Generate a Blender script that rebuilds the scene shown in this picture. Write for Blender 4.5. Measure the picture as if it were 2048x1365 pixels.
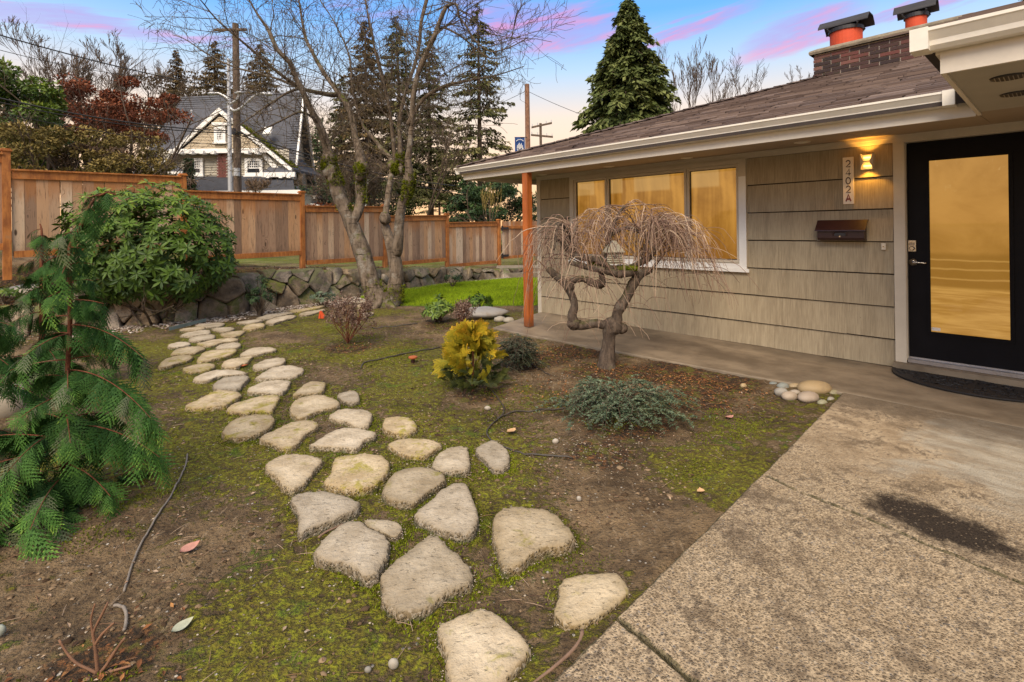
import bpy, math, random
import numpy as np
from math import radians, sin, cos, pi

for o in list(bpy.data.objects):
    bpy.data.objects.remove(o, do_unlink=True)
scene = bpy.context.scene
COL = scene.collection
rng = np.random.default_rng(11)
random.seed(11)

# ---------------------------------------------------------------- camera
FOC, PCX, PCY, ROLL, CAMH = 1030.0, 1024.0, 455.5, 0.0131, 1.44
camd = bpy.data.cameras.new("camera")
cam = bpy.data.objects.new("camera", camd)
COL.objects.link(cam)
camd.sensor_width = 36.0
camd.lens = 36.0 * FOC / 2048.0
camd.shift_y = -(682.5 - PCY) / 2048.0
camd.clip_start = 0.05
camd.clip_end = 2000
cam.location = (0, 0, CAMH)
cam.rotation_mode = 'XYZ'
from mathutils import Matrix, Vector
cam.matrix_world = Matrix.Translation((0, 0, CAMH)) @ Matrix.Rotation(radians(90), 4, 'X') @ Matrix.Rotation(-ROLL, 4, 'Z')
scene.camera = cam

# ---------------------------------------------------------------- world, sun, exposure
SUN_EL, SUN_AZ = radians(45), radians(196)   # azimuth measured from +Y clockwise (towards +X)
world = bpy.data.worlds.new("World")
scene.world = world
world.use_nodes = True
scene.view_settings.view_transform = 'Standard'
scene.view_settings.look = 'None'
scene.view_settings.gamma = 1
scene.view_settings.use_curve_mapping = False
scene.view_settings.exposure = 1.60

sund = bpy.data.lights.new("sun", 'SUN')
sun = bpy.data.objects.new("sun", sund)
COL.objects.link(sun)
sund.energy = 1.5
sund.angle = radians(38)
sund.color = (1.0, 0.84, 0.64)
sdir = Vector((sin(SUN_AZ) * cos(SUN_EL), cos(SUN_AZ) * cos(SUN_EL), sin(SUN_EL)))
sun.rotation_mode = 'QUATERNION'
sun.rotation_quaternion = sdir.to_track_quat('Z', 'Y')

# ---------------------------------------------------------------- node helpers
class NT:
    def __init__(s, tree):
        s.t = tree; s.x = 0
    def n(s, typ, ins=None, **props):
        nd = s.t.nodes.new(typ); s.x += 40; nd.location = (s.x, 0)
        for k, v in props.items():
            setattr(nd, k, v)
        if ins:
            for k, v in ins.items():
                s.set(nd, k, v)
        return nd
    def set(s, nd, k, v):
        sock = nd.inputs[k]
        if isinstance(v, bpy.types.NodeSocket):
            s.t.links.new(v, sock)
        elif hasattr(v, 'outputs'):
            s.t.links.new(v.outputs[0], sock)
        else:
            if isinstance(v, (tuple, list)) and len(v) == 3 and sock.type == 'RGBA':
                v = (*v, 1)
            sock.default_value = v
    def coord(s, kind='Object'):
        return s.n('ShaderNodeTexCoord').outputs[kind]
    def mapping(s, v, scale=(1, 1, 1), loc=(0, 0, 0), rot=(0, 0, 0)):
        return s.n('ShaderNodeMapping', {'Vector': v, 'Scale': scale, 'Location': loc, 'Rotation': rot}).outputs[0]
    def noise(s, v, scale=5, detail=4, rough=.55, dist=0, out=0):
        return s.n('ShaderNodeTexNoise', {'Vector': v, 'Scale': scale, 'Detail': detail, 'Roughness': rough, 'Distortion': dist}).outputs[out]
    def voro(s, v, scale=5, feature='F1', out='Distance', rnd=1):
        nd = s.n('ShaderNodeTexVoronoi', None, feature=feature)
        s.set(nd, 'Vector', v); s.set(nd, 'Scale', scale); s.set(nd, 'Randomness', rnd)
        return nd.outputs[out]
    def math(s, op, a, b=0.0, c=0.0, clamp=False):
        nd = s.n('ShaderNodeMath', None, operation=op, use_clamp=clamp)
        s.set(nd, 0, a); s.set(nd, 1, b); s.set(nd, 2, c)
        return nd.outputs[0]
    def mr(s, v, a, b, c=0.0, d=1.0, smooth=True):
        nd = s.n('ShaderNodeMapRange', {'Value': v, 'From Min': a, 'From Max': b, 'To Min': c, 'To Max': d})
        if smooth: nd.interpolation_type = 'SMOOTHSTEP'
        return nd.outputs[0]
    def mix(s, a, b, f, blend='MIX'):
        nd = s.n('ShaderNodeMix', None, data_type='RGBA', blend_type=blend)
        s.set(nd, 0, f); s.set(nd, 6, a); s.set(nd, 7, b)
        return nd.outputs[2]
    def ramp(s, f, stops):
        nd = s.n('ShaderNodeValToRGB', {'Fac': f})
        el = nd.color_ramp.elements
        while len(el) < len(stops): el.new(0.5)
        for e, (p, c) in zip(el, stops):
            e.position = p; e.color = (*c, 1) if len(c) == 3 else c
        return nd.outputs[0]
    def attr(s, name, out='Fac'):
        return s.n('ShaderNodeAttribute', None, attribute_name=name).outputs[out]
    def orand(s):
        return s.n('ShaderNodeObjectInfo').outputs['Random']
    def sep(s, v):
        return s.n('ShaderNodeSeparateXYZ', {0: v}).outputs
    def comb(s, x, y, z):
        return s.n('ShaderNodeCombineXYZ', {0: x, 1: y, 2: z}).outputs[0]
    def bump(s, h, strength=.4, dist=.02):
        return s.n('ShaderNodeBump', {'Height': h, 'Strength': strength, 'Distance': dist}).outputs[0]
    def add(s, a, b):
        nd = s.n('ShaderNodeVectorMath', None, operation='ADD')
        s.set(nd, 0, a); s.set(nd, 1, b); return nd.outputs[0]

MATS = {}
def material(name, fn):
    m = bpy.data.materials.new(name); m.use_nodes = True
    t = m.node_tree; t.nodes.clear()
    g = NT(t)
    p = fn(g) or {}
    b = g.n('ShaderNodeBsdfPrincipled')
    for k, v in p.items():
        g.set(b, k, v)
    out = g.n('ShaderNodeOutputMaterial')
    t.links.new(b.outputs[0], out.inputs[0])
    MATS[name] = m
    return m

def flat(name, col, rough=.7, var=.12, scale=6, bump=.0, **kw):
    """plain painted / metal surface with a little unevenness"""
    def fn(g):
        c = g.coord()
        n = g.noise(c, scale, 5, .6)
        n2 = g.noise(c, scale * 9, 3, .6)
        f = g.math('ADD', g.math('MULTIPLY', n, .7), g.math('MULTIPLY', n2, .3))
        lo = tuple(x * (1 - var) for x in col); hi = tuple(min(1, x * (1 + var)) for x in col)
        d = {'Base Color': g.mix(lo, hi, g.mr(f, .3, .7)), 'Roughness': g.mr(n2, .2, .8, max(0.03, rough - .1), min(1, rough + .08))}
        if bump: d['Normal'] = g.bump(n2, bump, .01)
        d.update(kw)
        return d
    return material(name, fn)

# ---------------------------------------------------------------- world shader
def build_world():
    t = world.node_tree; t.nodes.clear(); g = NT(t)
    sky = g.n('ShaderNodeTexSky')
    sky.sky_type = 'NISHITA'; sky.sun_disc = False
    sky.sun_elevation = SUN_EL; sky.sun_rotation = SUN_AZ
    sky.air_density = 1.0; sky.dust_density = 1.0; sky.ozone_density = 1.2
    d = g.coord('Generated')
    x, y, z = g.sep(d)
    el = g.math('ARCSINE', z)                          # radians
    az = g.math('ARCTAN2', x, y)
    eld = g.math('MULTIPLY', el, 57.2958)
    k = 4.7
    grad = g.ramp(g.mr(eld, -2, 58, 0, 1, smooth=False), [
        (0.0, (.90 * k, .46 * k, .18 * k)), (.06, (.90 * k, .48 * k, .21 * k)), (.15, (.88 * k, .58 * k, .34 * k)),
        (.23, (.76 * k, .60 * k, .46 * k)), (.31, (.40 * k, .55 * k, .72 * k)), (.40, (.12 * k, .37 * k, .78 * k)),
        (.58, (.24 * k, .36 * k, .60 * k)), (.95, (.62 * k, .60 * k, .60 * k))])
    col = g.mix(sky.outputs[0], grad, .93)
    # pink evening streaks: wind-drawn noise in azimuth / elevation
    vec = g.comb(g.math('MULTIPLY', az, 2.0), g.math('ADD', g.math('MULTIPLY', el, 13.0), g.math('MULTIPLY', az, -2.2)), 3.7)
    n = g.noise(vec, 1.15, 6, .58, .55)
    band = g.math('MULTIPLY', g.mr(eld, 12, 19), g.mr(eld, 60, 34))
    m = g.math('MULTIPLY', g.mr(n, .58, .74, 0, .55), band)
    def streak(px, py, hx, hy, tilt):
        a0 = math.atan2(px - PCX, FOC); e0 = math.atan2((PCY - py) * cos(a0), FOC)
        u = g.math('SUBTRACT', az, a0); v = g.math('SUBTRACT', el, e0)
        w = g.noise(vec, 2.3, 4, .6, .3)
        v = g.math('ADD', g.math('SUBTRACT', v, g.math('MULTIPLY', u, tilt)), g.math('MULTIPLY', g.math('SUBTRACT', w, .5), .10))
        q = g.math('ADD', g.math('POWER', g.math('DIVIDE', u, hx / FOC), 2.0), g.math('POWER', g.math('DIVIDE', v, hy / FOC), 2.0))
        return g.mr(q, 1.25, .0)
    for s_ in ((1090, 55, 215, 50, -.06), (1390, 62, 120, 20, .30), (1600, 76, 110, 36, .25), (1720, 60, 110, 14, .20), (1930, -5, 90, 22, .12), (100, 16, 330, 17, .0)):
        m = g.math('MAXIMUM', m, g.math('MULTIPLY', streak(*s_), .92))
    det = g.noise(vec, 4.2, 5, .6, .4)
    m = g.math('MULTIPLY', m, g.mr(det, .2, .65, .45, 1.0))
    pink = g.mix((.38 * k, .27 * k, .60 * k), (.72 * k, .22 * k, .40 * k), g.mr(det, .44, .70))
    col = g.mix(col, pink, g.math('MULTIPLY', m, .78))
    bg = g.n('ShaderNodeBackground', {'Color': col, 'Strength': 0.1})
    out = g.n('ShaderNodeOutputWorld')
    t.links.new(bg.outputs[0], out.inputs[0])
build_world()

# ---------------------------------------------------------------- geometry helpers
def ray(px, py):
    du = (px - PCX) / FOC; dv = (PCY - py) / FOC
    c, s = cos(ROLL), sin(ROLL)
    return np.array([du * c + dv * s, 1.0, dv * c - du * s])
CAM = np.array([0, 0, CAMH])
def onz(px, py, z=0.0):
    r = ray(px, py); return CAM + r * ((z - CAMH) / r[2])
def at(px, py, D):
    return CAM + ray(px, py) * D

class MB:
    """collects numpy pieces and links them as ONE mesh object"""
    def __init__(s): s.V = []; s.F = []; s.M = []; s.A = []; s.n = 0
    def add(s, V, F, mi=0, a=None):
        V = np.asarray(V, float).reshape(-1, 3)
        if not isinstance(F, list) or (len(F) and not isinstance(F[0], np.ndarray)):
            by = {}
            for f in F: by.setdefault(len(f), []).append(f)
            F = [np.array(v, int) for v in by.values()]
        for f in F:
            if len(f) == 0: continue
            s.F.append(f + s.n); s.M.append(np.full(len(f), mi))
        s.V.append(V); s.n += len(V)
        if a is None: a = np.full(len(V), .5)
        elif np.isscalar(a): a = np.full(len(V), float(a))
        s.A.append(np.asarray(a, float))
        return s
    def box(s, x0, x1, y0, y1, z0, z1, mi=0, a=None):
        V = [(x, y, z) for z in (z0, z1) for y in (y0, y1) for x in (x0, x1)]
        return s.add(V, [(0, 2, 3, 1), (4, 5, 7, 6), (0, 1, 5, 4), (2, 6, 7, 3), (0, 4, 6, 2), (1, 3, 7, 5)], mi, a)
    def mesh(s, name, mats, smooth=False):
        me = bpy.data.meshes.new(name)
        V = np.concatenate(s.V); me.vertices.add(len(V)); me.vertices.foreach_set('co', V.astype(np.float32).ravel())
        sizes = np.concatenate([np.full(len(f), f.shape[1]) for f in s.F])
        loops = np.concatenate([f.ravel() for f in s.F])
        me.loops.add(len(loops)); me.loops.foreach_set('vertex_index', loops.astype(np.int32))
        me.polygons.add(len(sizes))
        st = np.concatenate([[0], np.cumsum(sizes)[:-1]])
        me.polygons.foreach_set('loop_start', st.astype(np.int32))
        me.polygons.foreach_set('loop_total', sizes.astype(np.int32))
        if not isinstance(mats, (list, tuple)): mats = [mats]
        for m in mats: me.materials.append(MATS[m] if isinstance(m, str) else m)
        me.polygons.foreach_set('material_index', np.concatenate(s.M).astype(np.int32))
        me.polygons.foreach_set('use_smooth', np.full(len(sizes), bool(smooth)))
        at_ = me.attributes.new('rnd', 'FLOAT', 'POINT'); at_.data.foreach_set('value', np.concatenate(s.A).astype(np.float32))
        me.update(calc_edges=True); me.validate()
        return me
    def build(s, name, mats, parent=None, smooth=False, **tags):
        return link(name, s.mesh(name, mats, smooth), parent, **tags)

def link(name, data, parent=None, loc=None, rot=None, scale=None, **tags):
    o = bpy.data.objects.new(name, data); COL.objects.link(o)
    if parent is not None: o.parent = parent
    if loc is not None: o.location = loc
    if rot is not None: o.rotation_euler = rot
    if scale is not None: o.scale = scale
    for k, v in tags.items(): o[k] = v
    return o
def empty(name, loc=(0, 0, 0), rotz=0, **tags):
    o = link(name, None, None, loc, (0, 0, rotz), **tags); o.empty_display_size = .1
    return o

def unit(v):
    v = np.asarray(v, float); return v / (np.linalg.norm(v, axis=-1, keepdims=True) + 1e-9)

def tubes(mb, P, R, n=6, mi=0, a=None, cap=False):
    """P (M,K,3) polylines, R (M,K) radii"""
    P = np.asarray(P, float); R = np.asarray(R, float)
    if P.ndim == 2: P = P[None]; R = R[None]
    M, K, _ = P.shape
    T = np.empty_like(P); T[:, 1:-1] = P[:, 2:] - P[:, :-2]; T[:, 0] = P[:, 1] - P[:, 0]; T[:, -1] = P[:, -1] - P[:, -2]
    T = unit(T)
    mean = unit(P[:, -1] - P[:, 0])
    ref = np.where(np.abs(mean[:, 2:3]) > .8, np.array([[1., 0.3, 0]]), np.array([[0, 0, 1.]]))
    ref = unit(np.cross(mean, ref))[:, None, :]
    U = unit(np.cross(T, np.cross(ref, T) * 1.0)); U = unit(np.cross(np.cross(T, ref), T) + 1e-6)
    W = np.cross(T, U)
    th = np.arange(n) * 2 * pi / n
    V = P[:, :, None, :] + R[:, :, None, None] * (np.cos(th)[None, None, :, None] * U[:, :, None, :] + np.sin(th)[None, None, :, None] * W[:, :, None, :])
    idx = np.arange(M * K * n).reshape(M, K, n)
    a0 = idx[:, :-1, :]; b0 = np.roll(a0, -1, 2); c0 = np.roll(idx[:, 1:, :], -1, 2); d0 = idx[:, 1:, :]
    F = [np.stack([a0, b0, c0, d0], -1).reshape(-1, 4)]
    if cap:
        F.append(idx[:, -1, :].reshape(M, n))
        F.append(idx[:, 0, ::-1].reshape(M, n))
    if a is not None and not np.isscalar(a): a = np.repeat(np.asarray(a), K * n)
    mb.add(V.reshape(-1, 3), F, mi, a)

def resample(pts, k):
    pts = np.asarray(pts, float)
    d = np.concatenate([[0], np.cumsum(np.linalg.norm(np.diff(pts[:, :3], axis=0), axis=1))])
    t = np.linspace(0, d[-1], k)
    # Catmull-Rom through the points for smooth limbs
    out = []
    for tt in t:
        i = min(max(np.searchsorted(d, tt, side='right') - 1, 0), len(pts) - 2)
        u = (tt - d[i]) / max(d[i + 1] - d[i], 1e-9)
        p0 = pts[max(i - 1, 0)]; p1 = pts[i]; p2 = pts[i + 1]; p3 = pts[min(i + 2, len(pts) - 1)]
        out.append(.5 * ((2 * p1) + (-p0 + p2) * u + (2 * p0 - 5 * p1 + 4 * p2 - p3) * u * u + (-p0 + 3 * p1 - 3 * p2 + p3) * u ** 3))
    return np.array(out)

def vnoise(P, scale=1.0, seed=0):
    """cheap smooth pseudo noise, -1..1"""
    r = np.random.default_rng(seed); P = np.asarray(P, float) * scale
    out = np.zeros(P.shape[:-1])
    for k in range(7):
        w = r.normal(size=P.shape[-1]) * (1.0 + .55 * k); ph = r.uniform(0, 6.28)
        out += np.sin(P @ w + ph) / (1 + .35 * k)
    return out / 3.2

def kites(mb, C, D, N, L, W, mi=0, a=None, fold=.0, segs=1, droop=0.0):
    """leaf blades: base C, direction D, facing N, length L, width W.  segs=1: 4-vertex kite; segs=2: folded blade"""
    C = np.asarray(C, float); D = unit(D); S = unit(np.cross(D, N)); N = np.cross(S, D)
    L = np.asarray(L, float) * np.ones(len(C)); W = np.asarray(W, float) * np.ones(len(C))
    Lc = L[:, None]; Wc = W[:, None]
    n = len(C)
    if segs == 1:
        V = np.stack([C, C + D * Lc * .45 + S * Wc * .5 + N * Lc * fold, C + D * Lc - N * Lc * droop, C + D * Lc * .45 - S * Wc * .5 + N * Lc * fold], 1)
        i = np.arange(n)[:, None] * 4
        F = [np.concatenate([i, i + 1, i + 2, i + 3], 1)]
        k = 4
    else:
        mid = lambda f, dr: C + D * Lc * f - N * Lc * droop * dr
        e = fold
        V = np.stack([mid(0, 0), mid(.3, .05) + S * Wc * .42 + N * Wc * e, mid(.3, .05), mid(.3, .05) - S * Wc * .42 + N * Wc * e,
                      mid(.68, .4) + S * Wc * .46 + N * Wc * e, mid(.68, .4), mid(.68, .4) - S * Wc * .46 + N * Wc * e, mid(1, 1)], 1)
        i = np.arange(n)[:, None] * 8
        F = [np.concatenate([np.concatenate([i, i + 1, i + 2], 1), np.concatenate([i, i + 2, i + 3], 1), np.concatenate([i + 4, i + 7, i + 5], 1), np.concatenate([i + 5, i + 7, i + 6], 1)]),
             np.concatenate([np.concatenate([i + 1, i + 4, i + 5, i + 2], 1), np.concatenate([i + 2, i + 5, i + 6, i + 3], 1)])]
        k = 8
    if a is None: a = rng.uniform(0, 1, n)
    mb.add(V.reshape(-1, 3), F, mi, np.repeat(a, k))

def rdir(n, r=rng):
    v = r.normal(size=(n, 3)); return unit(v)

def grow(out, p, d, L, r, lev, maxlev, spread=.6, up=.15, wob=.25, kids=4, ratio=.62, rr=rng, k=5, rratio=.55, mind=.25):
    """recursive limb: appends (level, pts, radii)"""
    pts = [p]; dd = unit(d)
    for i in range(k - 1):
        dd = unit(dd + rr.normal(size=3) * wob * .5 + np.array([0, 0, up * .3]))
        pts.append(pts[-1] + dd * L / (k - 1))
    pts = np.array(pts)
    r1 = r * (.45 if lev < maxlev else .3)
    rad = np.linspace(r, r1, k)
    out.append((lev, pts, rad))
    if lev >= maxlev: return
    for c in range(kids):
        f = mind + (1 - mind) * (c + rr.uniform(.2, .95)) / kids
        q = f * (k - 1); i = min(int(q), k - 2); u = q - i
        pp = pts[i] * (1 - u) + pts[i + 1] * u
        tng = unit(pts[i + 1] - pts[i])
        side = unit(np.cross(tng, rr.normal(size=3)))
        cd = unit(tng * (1 - spread * .45) + side * spread * rr.uniform(.6, 1.2) + np.array([0, 0, up]))
        grow(out, pp, cd, L * ratio * rr.uniform(.7, 1.25) * (1.15 - .4 * f), max(r * (1 - .5 * f) * rratio, .002), lev + 1, maxlev, spread, up, wob, kids, ratio, rr, k, rratio, mind)
def emit(mb, limbs, levels=None, n=None, mi=0, rmin=0):
    by = {}
    for lev, p, r in limbs:
        if levels is not None and lev not in levels: continue
        by.setdefault((len(p), 8 if lev == 0 else (5 if lev == 1 else 3)), []).append((p, np.maximum(r, rmin)))
    for (k, sides), v in by.items():
        tubes(mb, np.array([x[0] for x in v]), np.array([x[1] for x in v]), n or sides, mi, a=rng.uniform(0, 1, len(v)))
# ---------------------------------------------------------------- materials
def m_ground(g):
    c = g.coord()
    n1 = g.noise(c, 2.2, 6, .62); n2 = g.noise(c, 13, 5, .65); n3 = g.noise(c, 70, 4, .6)
    streak = g.noise(g.mapping(c, (9, 2.2, 1), (0, 0, 0), (0, 0, .5)), 4, 5, .65)
    dirt = g.mix((.070, .045, .024), (.29, .198, .108), g.mr(g.math('ADD', g.math('MULTIPLY', n1, .6), g.math('MULTIPLY', n2, .4)), .34, .66))
    dirt = g.mix(dirt, (.36, .27, .175), g.mr(streak, .54, .72, 0, .7))
    dirt = g.mix(dirt, (.028, .018, .011), g.mr(n3, .54, .72, 0, .75))
    mo = g.attr('moss')
    n4 = g.noise(c, 32, 5, .7)
    mm = g.math('ADD', g.math('MULTIPLY', mo, .44), g.math('ADD', g.math('MULTIPLY', n2, .62), g.math('ADD', g.math('MULTIPLY', n4, .30), g.math('MULTIPLY', n1, .14))))
    mf = g.mr(mm, .695, .785)
    mf = g.math('MULTIPLY', mf, g.mr(n3, .30, .52, .25, 1))
    moss = g.mix((.15, .125, .018), (.26, .265, .018), g.mr(g.noise(c, 28, 4, .6), .4, .66))
    moss = g.mix(moss, (.10, .20, .014), g.mr(g.noise(c, 3.7, 5, .65), .54, .68, 0, .7))
    moss = g.mix(moss, (.21, .17, .018), g.mr(g.noise(c, 5.1, 5, .65, .3), .55, .68, 0, .7))
    col = g.mix(dirt, moss, g.math('MULTIPLY', mf, .95))
    mul = g.mix((.030, .020, .013), (.24, .105, .038), g.mr(g.noise(c, 34, 4, .7), .45, .68))
    mul = g.mix(mul, (.13, .125, .020), g.mr(g.noise(c, 8, 5, .7), .50, .60, 0, .85))
    col = g.mix(col, mul, g.math('MULTIPLY', g.mr(g.math('ADD', g.attr('mulch'), g.math('MULTIPLY', g.math('SUBTRACT', n2, .5), .9)), .35, .7), .9))
    # small pale stone chips
    v = g.voro(c, 46); vc = g.voro(c, 46, out='Color')
    r_, g_, b_ = g.sep(vc)
    chip = g.math('MULTIPLY', g.mr(v, .34, .22), g.mr(r_, .93, .96))
    chip2 = g.math('MULTIPLY', g.mr(g.voro(c, 27), .42, .3), g.mr(g.math('ADD', g.attr('gravel'), g.math('MULTIPLY', g.sep(g.voro(c, 27, out='Color'))[0], .6)), .72, .8))
    chipc = g.mix((.34, .28, .22), (.62, .56, .47), b_)
    col = g.mix(col, chipc, g.math('MAXIMUM', chip, chip2))
    lawn = g.mix((.10, .17, .010), (.21, .31, .014), g.mr(n2, .35, .68))
    col = g.mix(col, lawn, g.attr('lawn'))
    h = g.math('ADD', g.math('MULTIPLY', n2, 1.0), g.math('ADD', g.math('MULTIPLY', n3, .5), g.math('MULTIPLY', chip, .4)))
    h = g.math('ADD', h, g.math('MULTIPLY', mf, .5))
    return {'Base Color': col, 'Roughness': .95, 'Specular IOR Level': .25, 'Normal': g.bump(h, 1.0, .05)}
material('ground', m_ground)

def m_stone(g):
    c = g.coord(); r = g.orand(); off = g.comb(g.math('MULTIPLY', r, 37.0), g.math('MULTIPLY', r, 11.0), 0.0)
    p = g.add(c, off)
    n = g.noise(p, 5, 6, .65); n2 = g.noise(p, 42, 4, .7); n3 = g.noise(p, 14, 5, .6)
    e = g.attr('rnd')                                            # 0 top ... 1 skirt of the stone
    col = g.mix((.36, .275, .165), (.58, .475, .325), g.mr(n, .33, .66))
    col = g.mix(col, (.27, .225, .155), g.mr(n2, .54, .74, 0, .6))
    col = g.mix(col, (.54, .46, .35), g.mr(n3, .6, .75, 0, .5))
    pk = g.mr(g.noise(g.mapping(p, (1, 2, 1)), 24, 5, .7), .60, .70)
    col = g.mix(col, (.13, .092, .05), g.math('MULTIPLY', pk, .75))
    # exposed aggregate towards the rim
    v = g.voro(p, 85); vc = g.sep(g.voro(p, 85, out='Color'))
    agg = g.mix((.20, .145, .075), (.62, .53, .40), g.mr(vc[0], .35, .95))
    ef = g.mr(g.math('ADD', e, g.math('MULTIPLY', g.math('SUBTRACT', n3, .5), .9)), .42, .78)
    col = g.mix(col, agg, ef)
    brown = g.mr(g.math('ADD', e, g.math('MULTIPLY', g.math('SUBTRACT', n, .5), 1.5)), .16, .56)
    col = g.mix(col, (.21, .145, .06), g.math('MULTIPLY', brown, .55))
    my = g.mr(g.math('ADD', g.noise(p, 8, 6, .68, .4), g.math('MULTIPLY', r, .22)), .70, .84)
    col = g.mix(col, (.25, .22, .016), g.math('MULTIPLY', my, .75))
    low = g.mr(g.math('ADD', e, g.math('MULTIPLY', g.math('SUBTRACT', n3, .5), .8)), .86, 1.1)
    col = g.mix(col, (.05, .07, .012), g.math('MULTIPLY', low, .85))
    tint = g.n('ShaderNodeHueSaturation', {'Hue': .5, 'Saturation': g.mr(r, 0, 1, .75, 1.05), 'Value': g.mr(g.math('FRACT', g.math('MULTIPLY', r, 7.3)), 0, 1, .78, 1.1), 'Color': col})
    pit = g.mr(g.noise(g.mapping(p, (1, 2.2, 1)), 30, 3, .6), .62, .75)
    crk = g.mr(g.voro(g.add(p, g.n('ShaderNodeVectorMath', {0: g.noise(p, 6, 4, .6, 0, 1), 1: (.12, .12, .12)}, operation='MULTIPLY').outputs[0]), 4.2, 'DISTANCE_TO_EDGE'), .0, .018)
    h = g.math('SUBTRACT', g.math('ADD', g.math('MULTIPLY', n3, .9), g.math('ADD', g.math('MULTIPLY', n2, .5), g.math('MULTIPLY', g.math('MULTIPLY', g.mr(v, .5, .1), ef), .55))), g.math('MULTIPLY', pit, .5))
    return {'Base Color': tint.outputs[0], 'Roughness': .9, 'Specular IOR Level': .3, 'Normal': g.bump(h, 1.0, .016)}
material('step_stone', m_stone)

def m_drive(g):
    c = g.coord()
    n = g.noise(c, 1.1, 6, .65, .3); n2 = g.noise(c, 26, 5, .72); n3 = g.noise(c, 6, 5, .65)
    v = g.voro(c, 125); vc = g.sep(g.voro(c, 125, out='Color'))
    base = g.mix((.25, .182, .112), (.50, .39, .26), g.mr(n3, .32, .68))
    agg = g.mix((.17, .120, .070), (.54, .415, .265), g.mr(vc[0], .1, .9))
    agg = g.mix(agg, (.19, .185, .18), g.mr(vc[1], .94, .97))
    x, y, z = g.sep(c)                                             # local x along the wall, y away from it
    worn = g.mr(g.math('ADD', y, g.math('MULTIPLY', g.math('SUBTRACT', n, .5), 2.2)), 1.7, 3.6)
    col = g.mix(base, agg, g.math('MULTIPLY', g.mr(worn, 0, 1, .12, .70), g.mr(n2, .3, .6, .35, 1)))
    dark = g.mr(g.math('ADD', g.math('MULTIPLY', g.noise(g.mapping(c, (1.5, .9, 1), (0, 0, 0), (0, 0, .6)), 21, 6, .75), .62), g.math('MULTIPLY', n3, .38)), .50, .62)
    col = g.mix(col, (.075, .054, .036), g.math('MULTIPLY', dark, .78))
    dk2 = g.mr(g.noise(g.mapping(c, (1, 1.3, 1), (0, 0, 0), (0, 0, .4)), 3.2, 7, .78, .3), .50, .64)
    col = g.mix(col, (.13, .092, .057), g.math('MULTIPLY', dk2, .74))
    lt = g.mr(g.noise(c, 48, 4, .75), .60, .74)
    col = g.mix(col, (.56, .47, .35), g.math('MULTIPLY', lt, .5))
    # smooth trowelled patch near the house
    pn = g.math('ADD', g.math('MULTIPLY', g.noise(c, 1.6, 5, .6, .4), .9), g.math('MULTIPLY', x, -.34))
    patch = g.math('MULTIPLY', g.mr(pn, .62, .72), g.mr(g.math('ADD', y, g.math('MULTIPLY', g.math('SUBTRACT', n3, .5), .5)), 2.9, 2.45))
    wear = g.noise(g.mapping(c, (1, 3, 1), (0, 0, 0), (0, 0, .3)), 3, 6, .7)
    pcol = g.mix((.30, .25, .185), (.46, .42, .34), g.mr(wear, .35, .65))
    pcol = g.mix(pcol, (.50, .49, .43), g.mr(wear, .62, .70, 0, .7))
    col = g.mix(col, pcol, g.math('MULTIPLY', patch, .8))
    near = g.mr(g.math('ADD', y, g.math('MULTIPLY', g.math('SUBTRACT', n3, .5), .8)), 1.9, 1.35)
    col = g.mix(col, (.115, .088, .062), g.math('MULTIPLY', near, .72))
    wv = g.n('ShaderNodeVectorMath', {0: g.noise(c, 2.2, 5, .6, 0, 1), 1: (.5, .5, .5)}, operation='MULTIPLY').outputs[0]
    crk = g.math('MULTIPLY', g.mr(g.voro(g.add(c, wv), .55, 'DISTANCE_TO_EDGE'), .010, .002), g.mr(g.noise(c, .9, 3), .50, .56))
    # old oil stain
    sx = g.math('SUBTRACT', x, OIL[0]); sy = g.math('SUBTRACT', y, OIL[1])
    ca, sa = cos(OIL[2]), sin(OIL[2])
    ux = g.math('DIVIDE', g.math('ADD', g.math('MULTIPLY', sx, ca), g.math('MULTIPLY', sy, sa)), .30)
    uy = g.math('DIVIDE', g.math('SUBTRACT', g.math('MULTIPLY', sy, ca), g.math('MULTIPLY', sx, sa)), .19)
    q = g.math('SQRT', g.math('ADD', g.math('POWER', ux, 2.0), g.math('POWER', uy, 2.0)))
    q = g.math('ADD', q, g.math('MULTIPLY', g.math('SUBTRACT', g.noise(c, 6, 6, .75), .5), 1.9))
    oil = g.mr(q, 1.15, .62)
    spk = g.mr(vc[2], .93, .99, 1, .55)
    col = g.mix(col, (.022, .014, .009), g.math('MULTIPLY', g.math('MULTIPLY', oil, .96), spk))
    em = g.attr('rnd')
    col = g.mix(col, (.062, .055, .022), g.math('MULTIPLY', g.mr(g.math('ADD', em, g.math('MULTIPLY', g.math('SUBTRACT', n2, .5), 1.2)), .75, 1.0), .8))
    h = g.math('ADD', g.math('MULTIPLY', g.mr(v, .5, .1), g.mr(worn, 0, 1, .15, .8)), g.math('MULTIPLY', n2, .9))
    return {'Base Color': col, 'Roughness': g.mr(patch, 0, 1, .88, .72), 'Specular IOR Level': .3, 'Normal': g.bump(h, .9, .010)}

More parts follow.
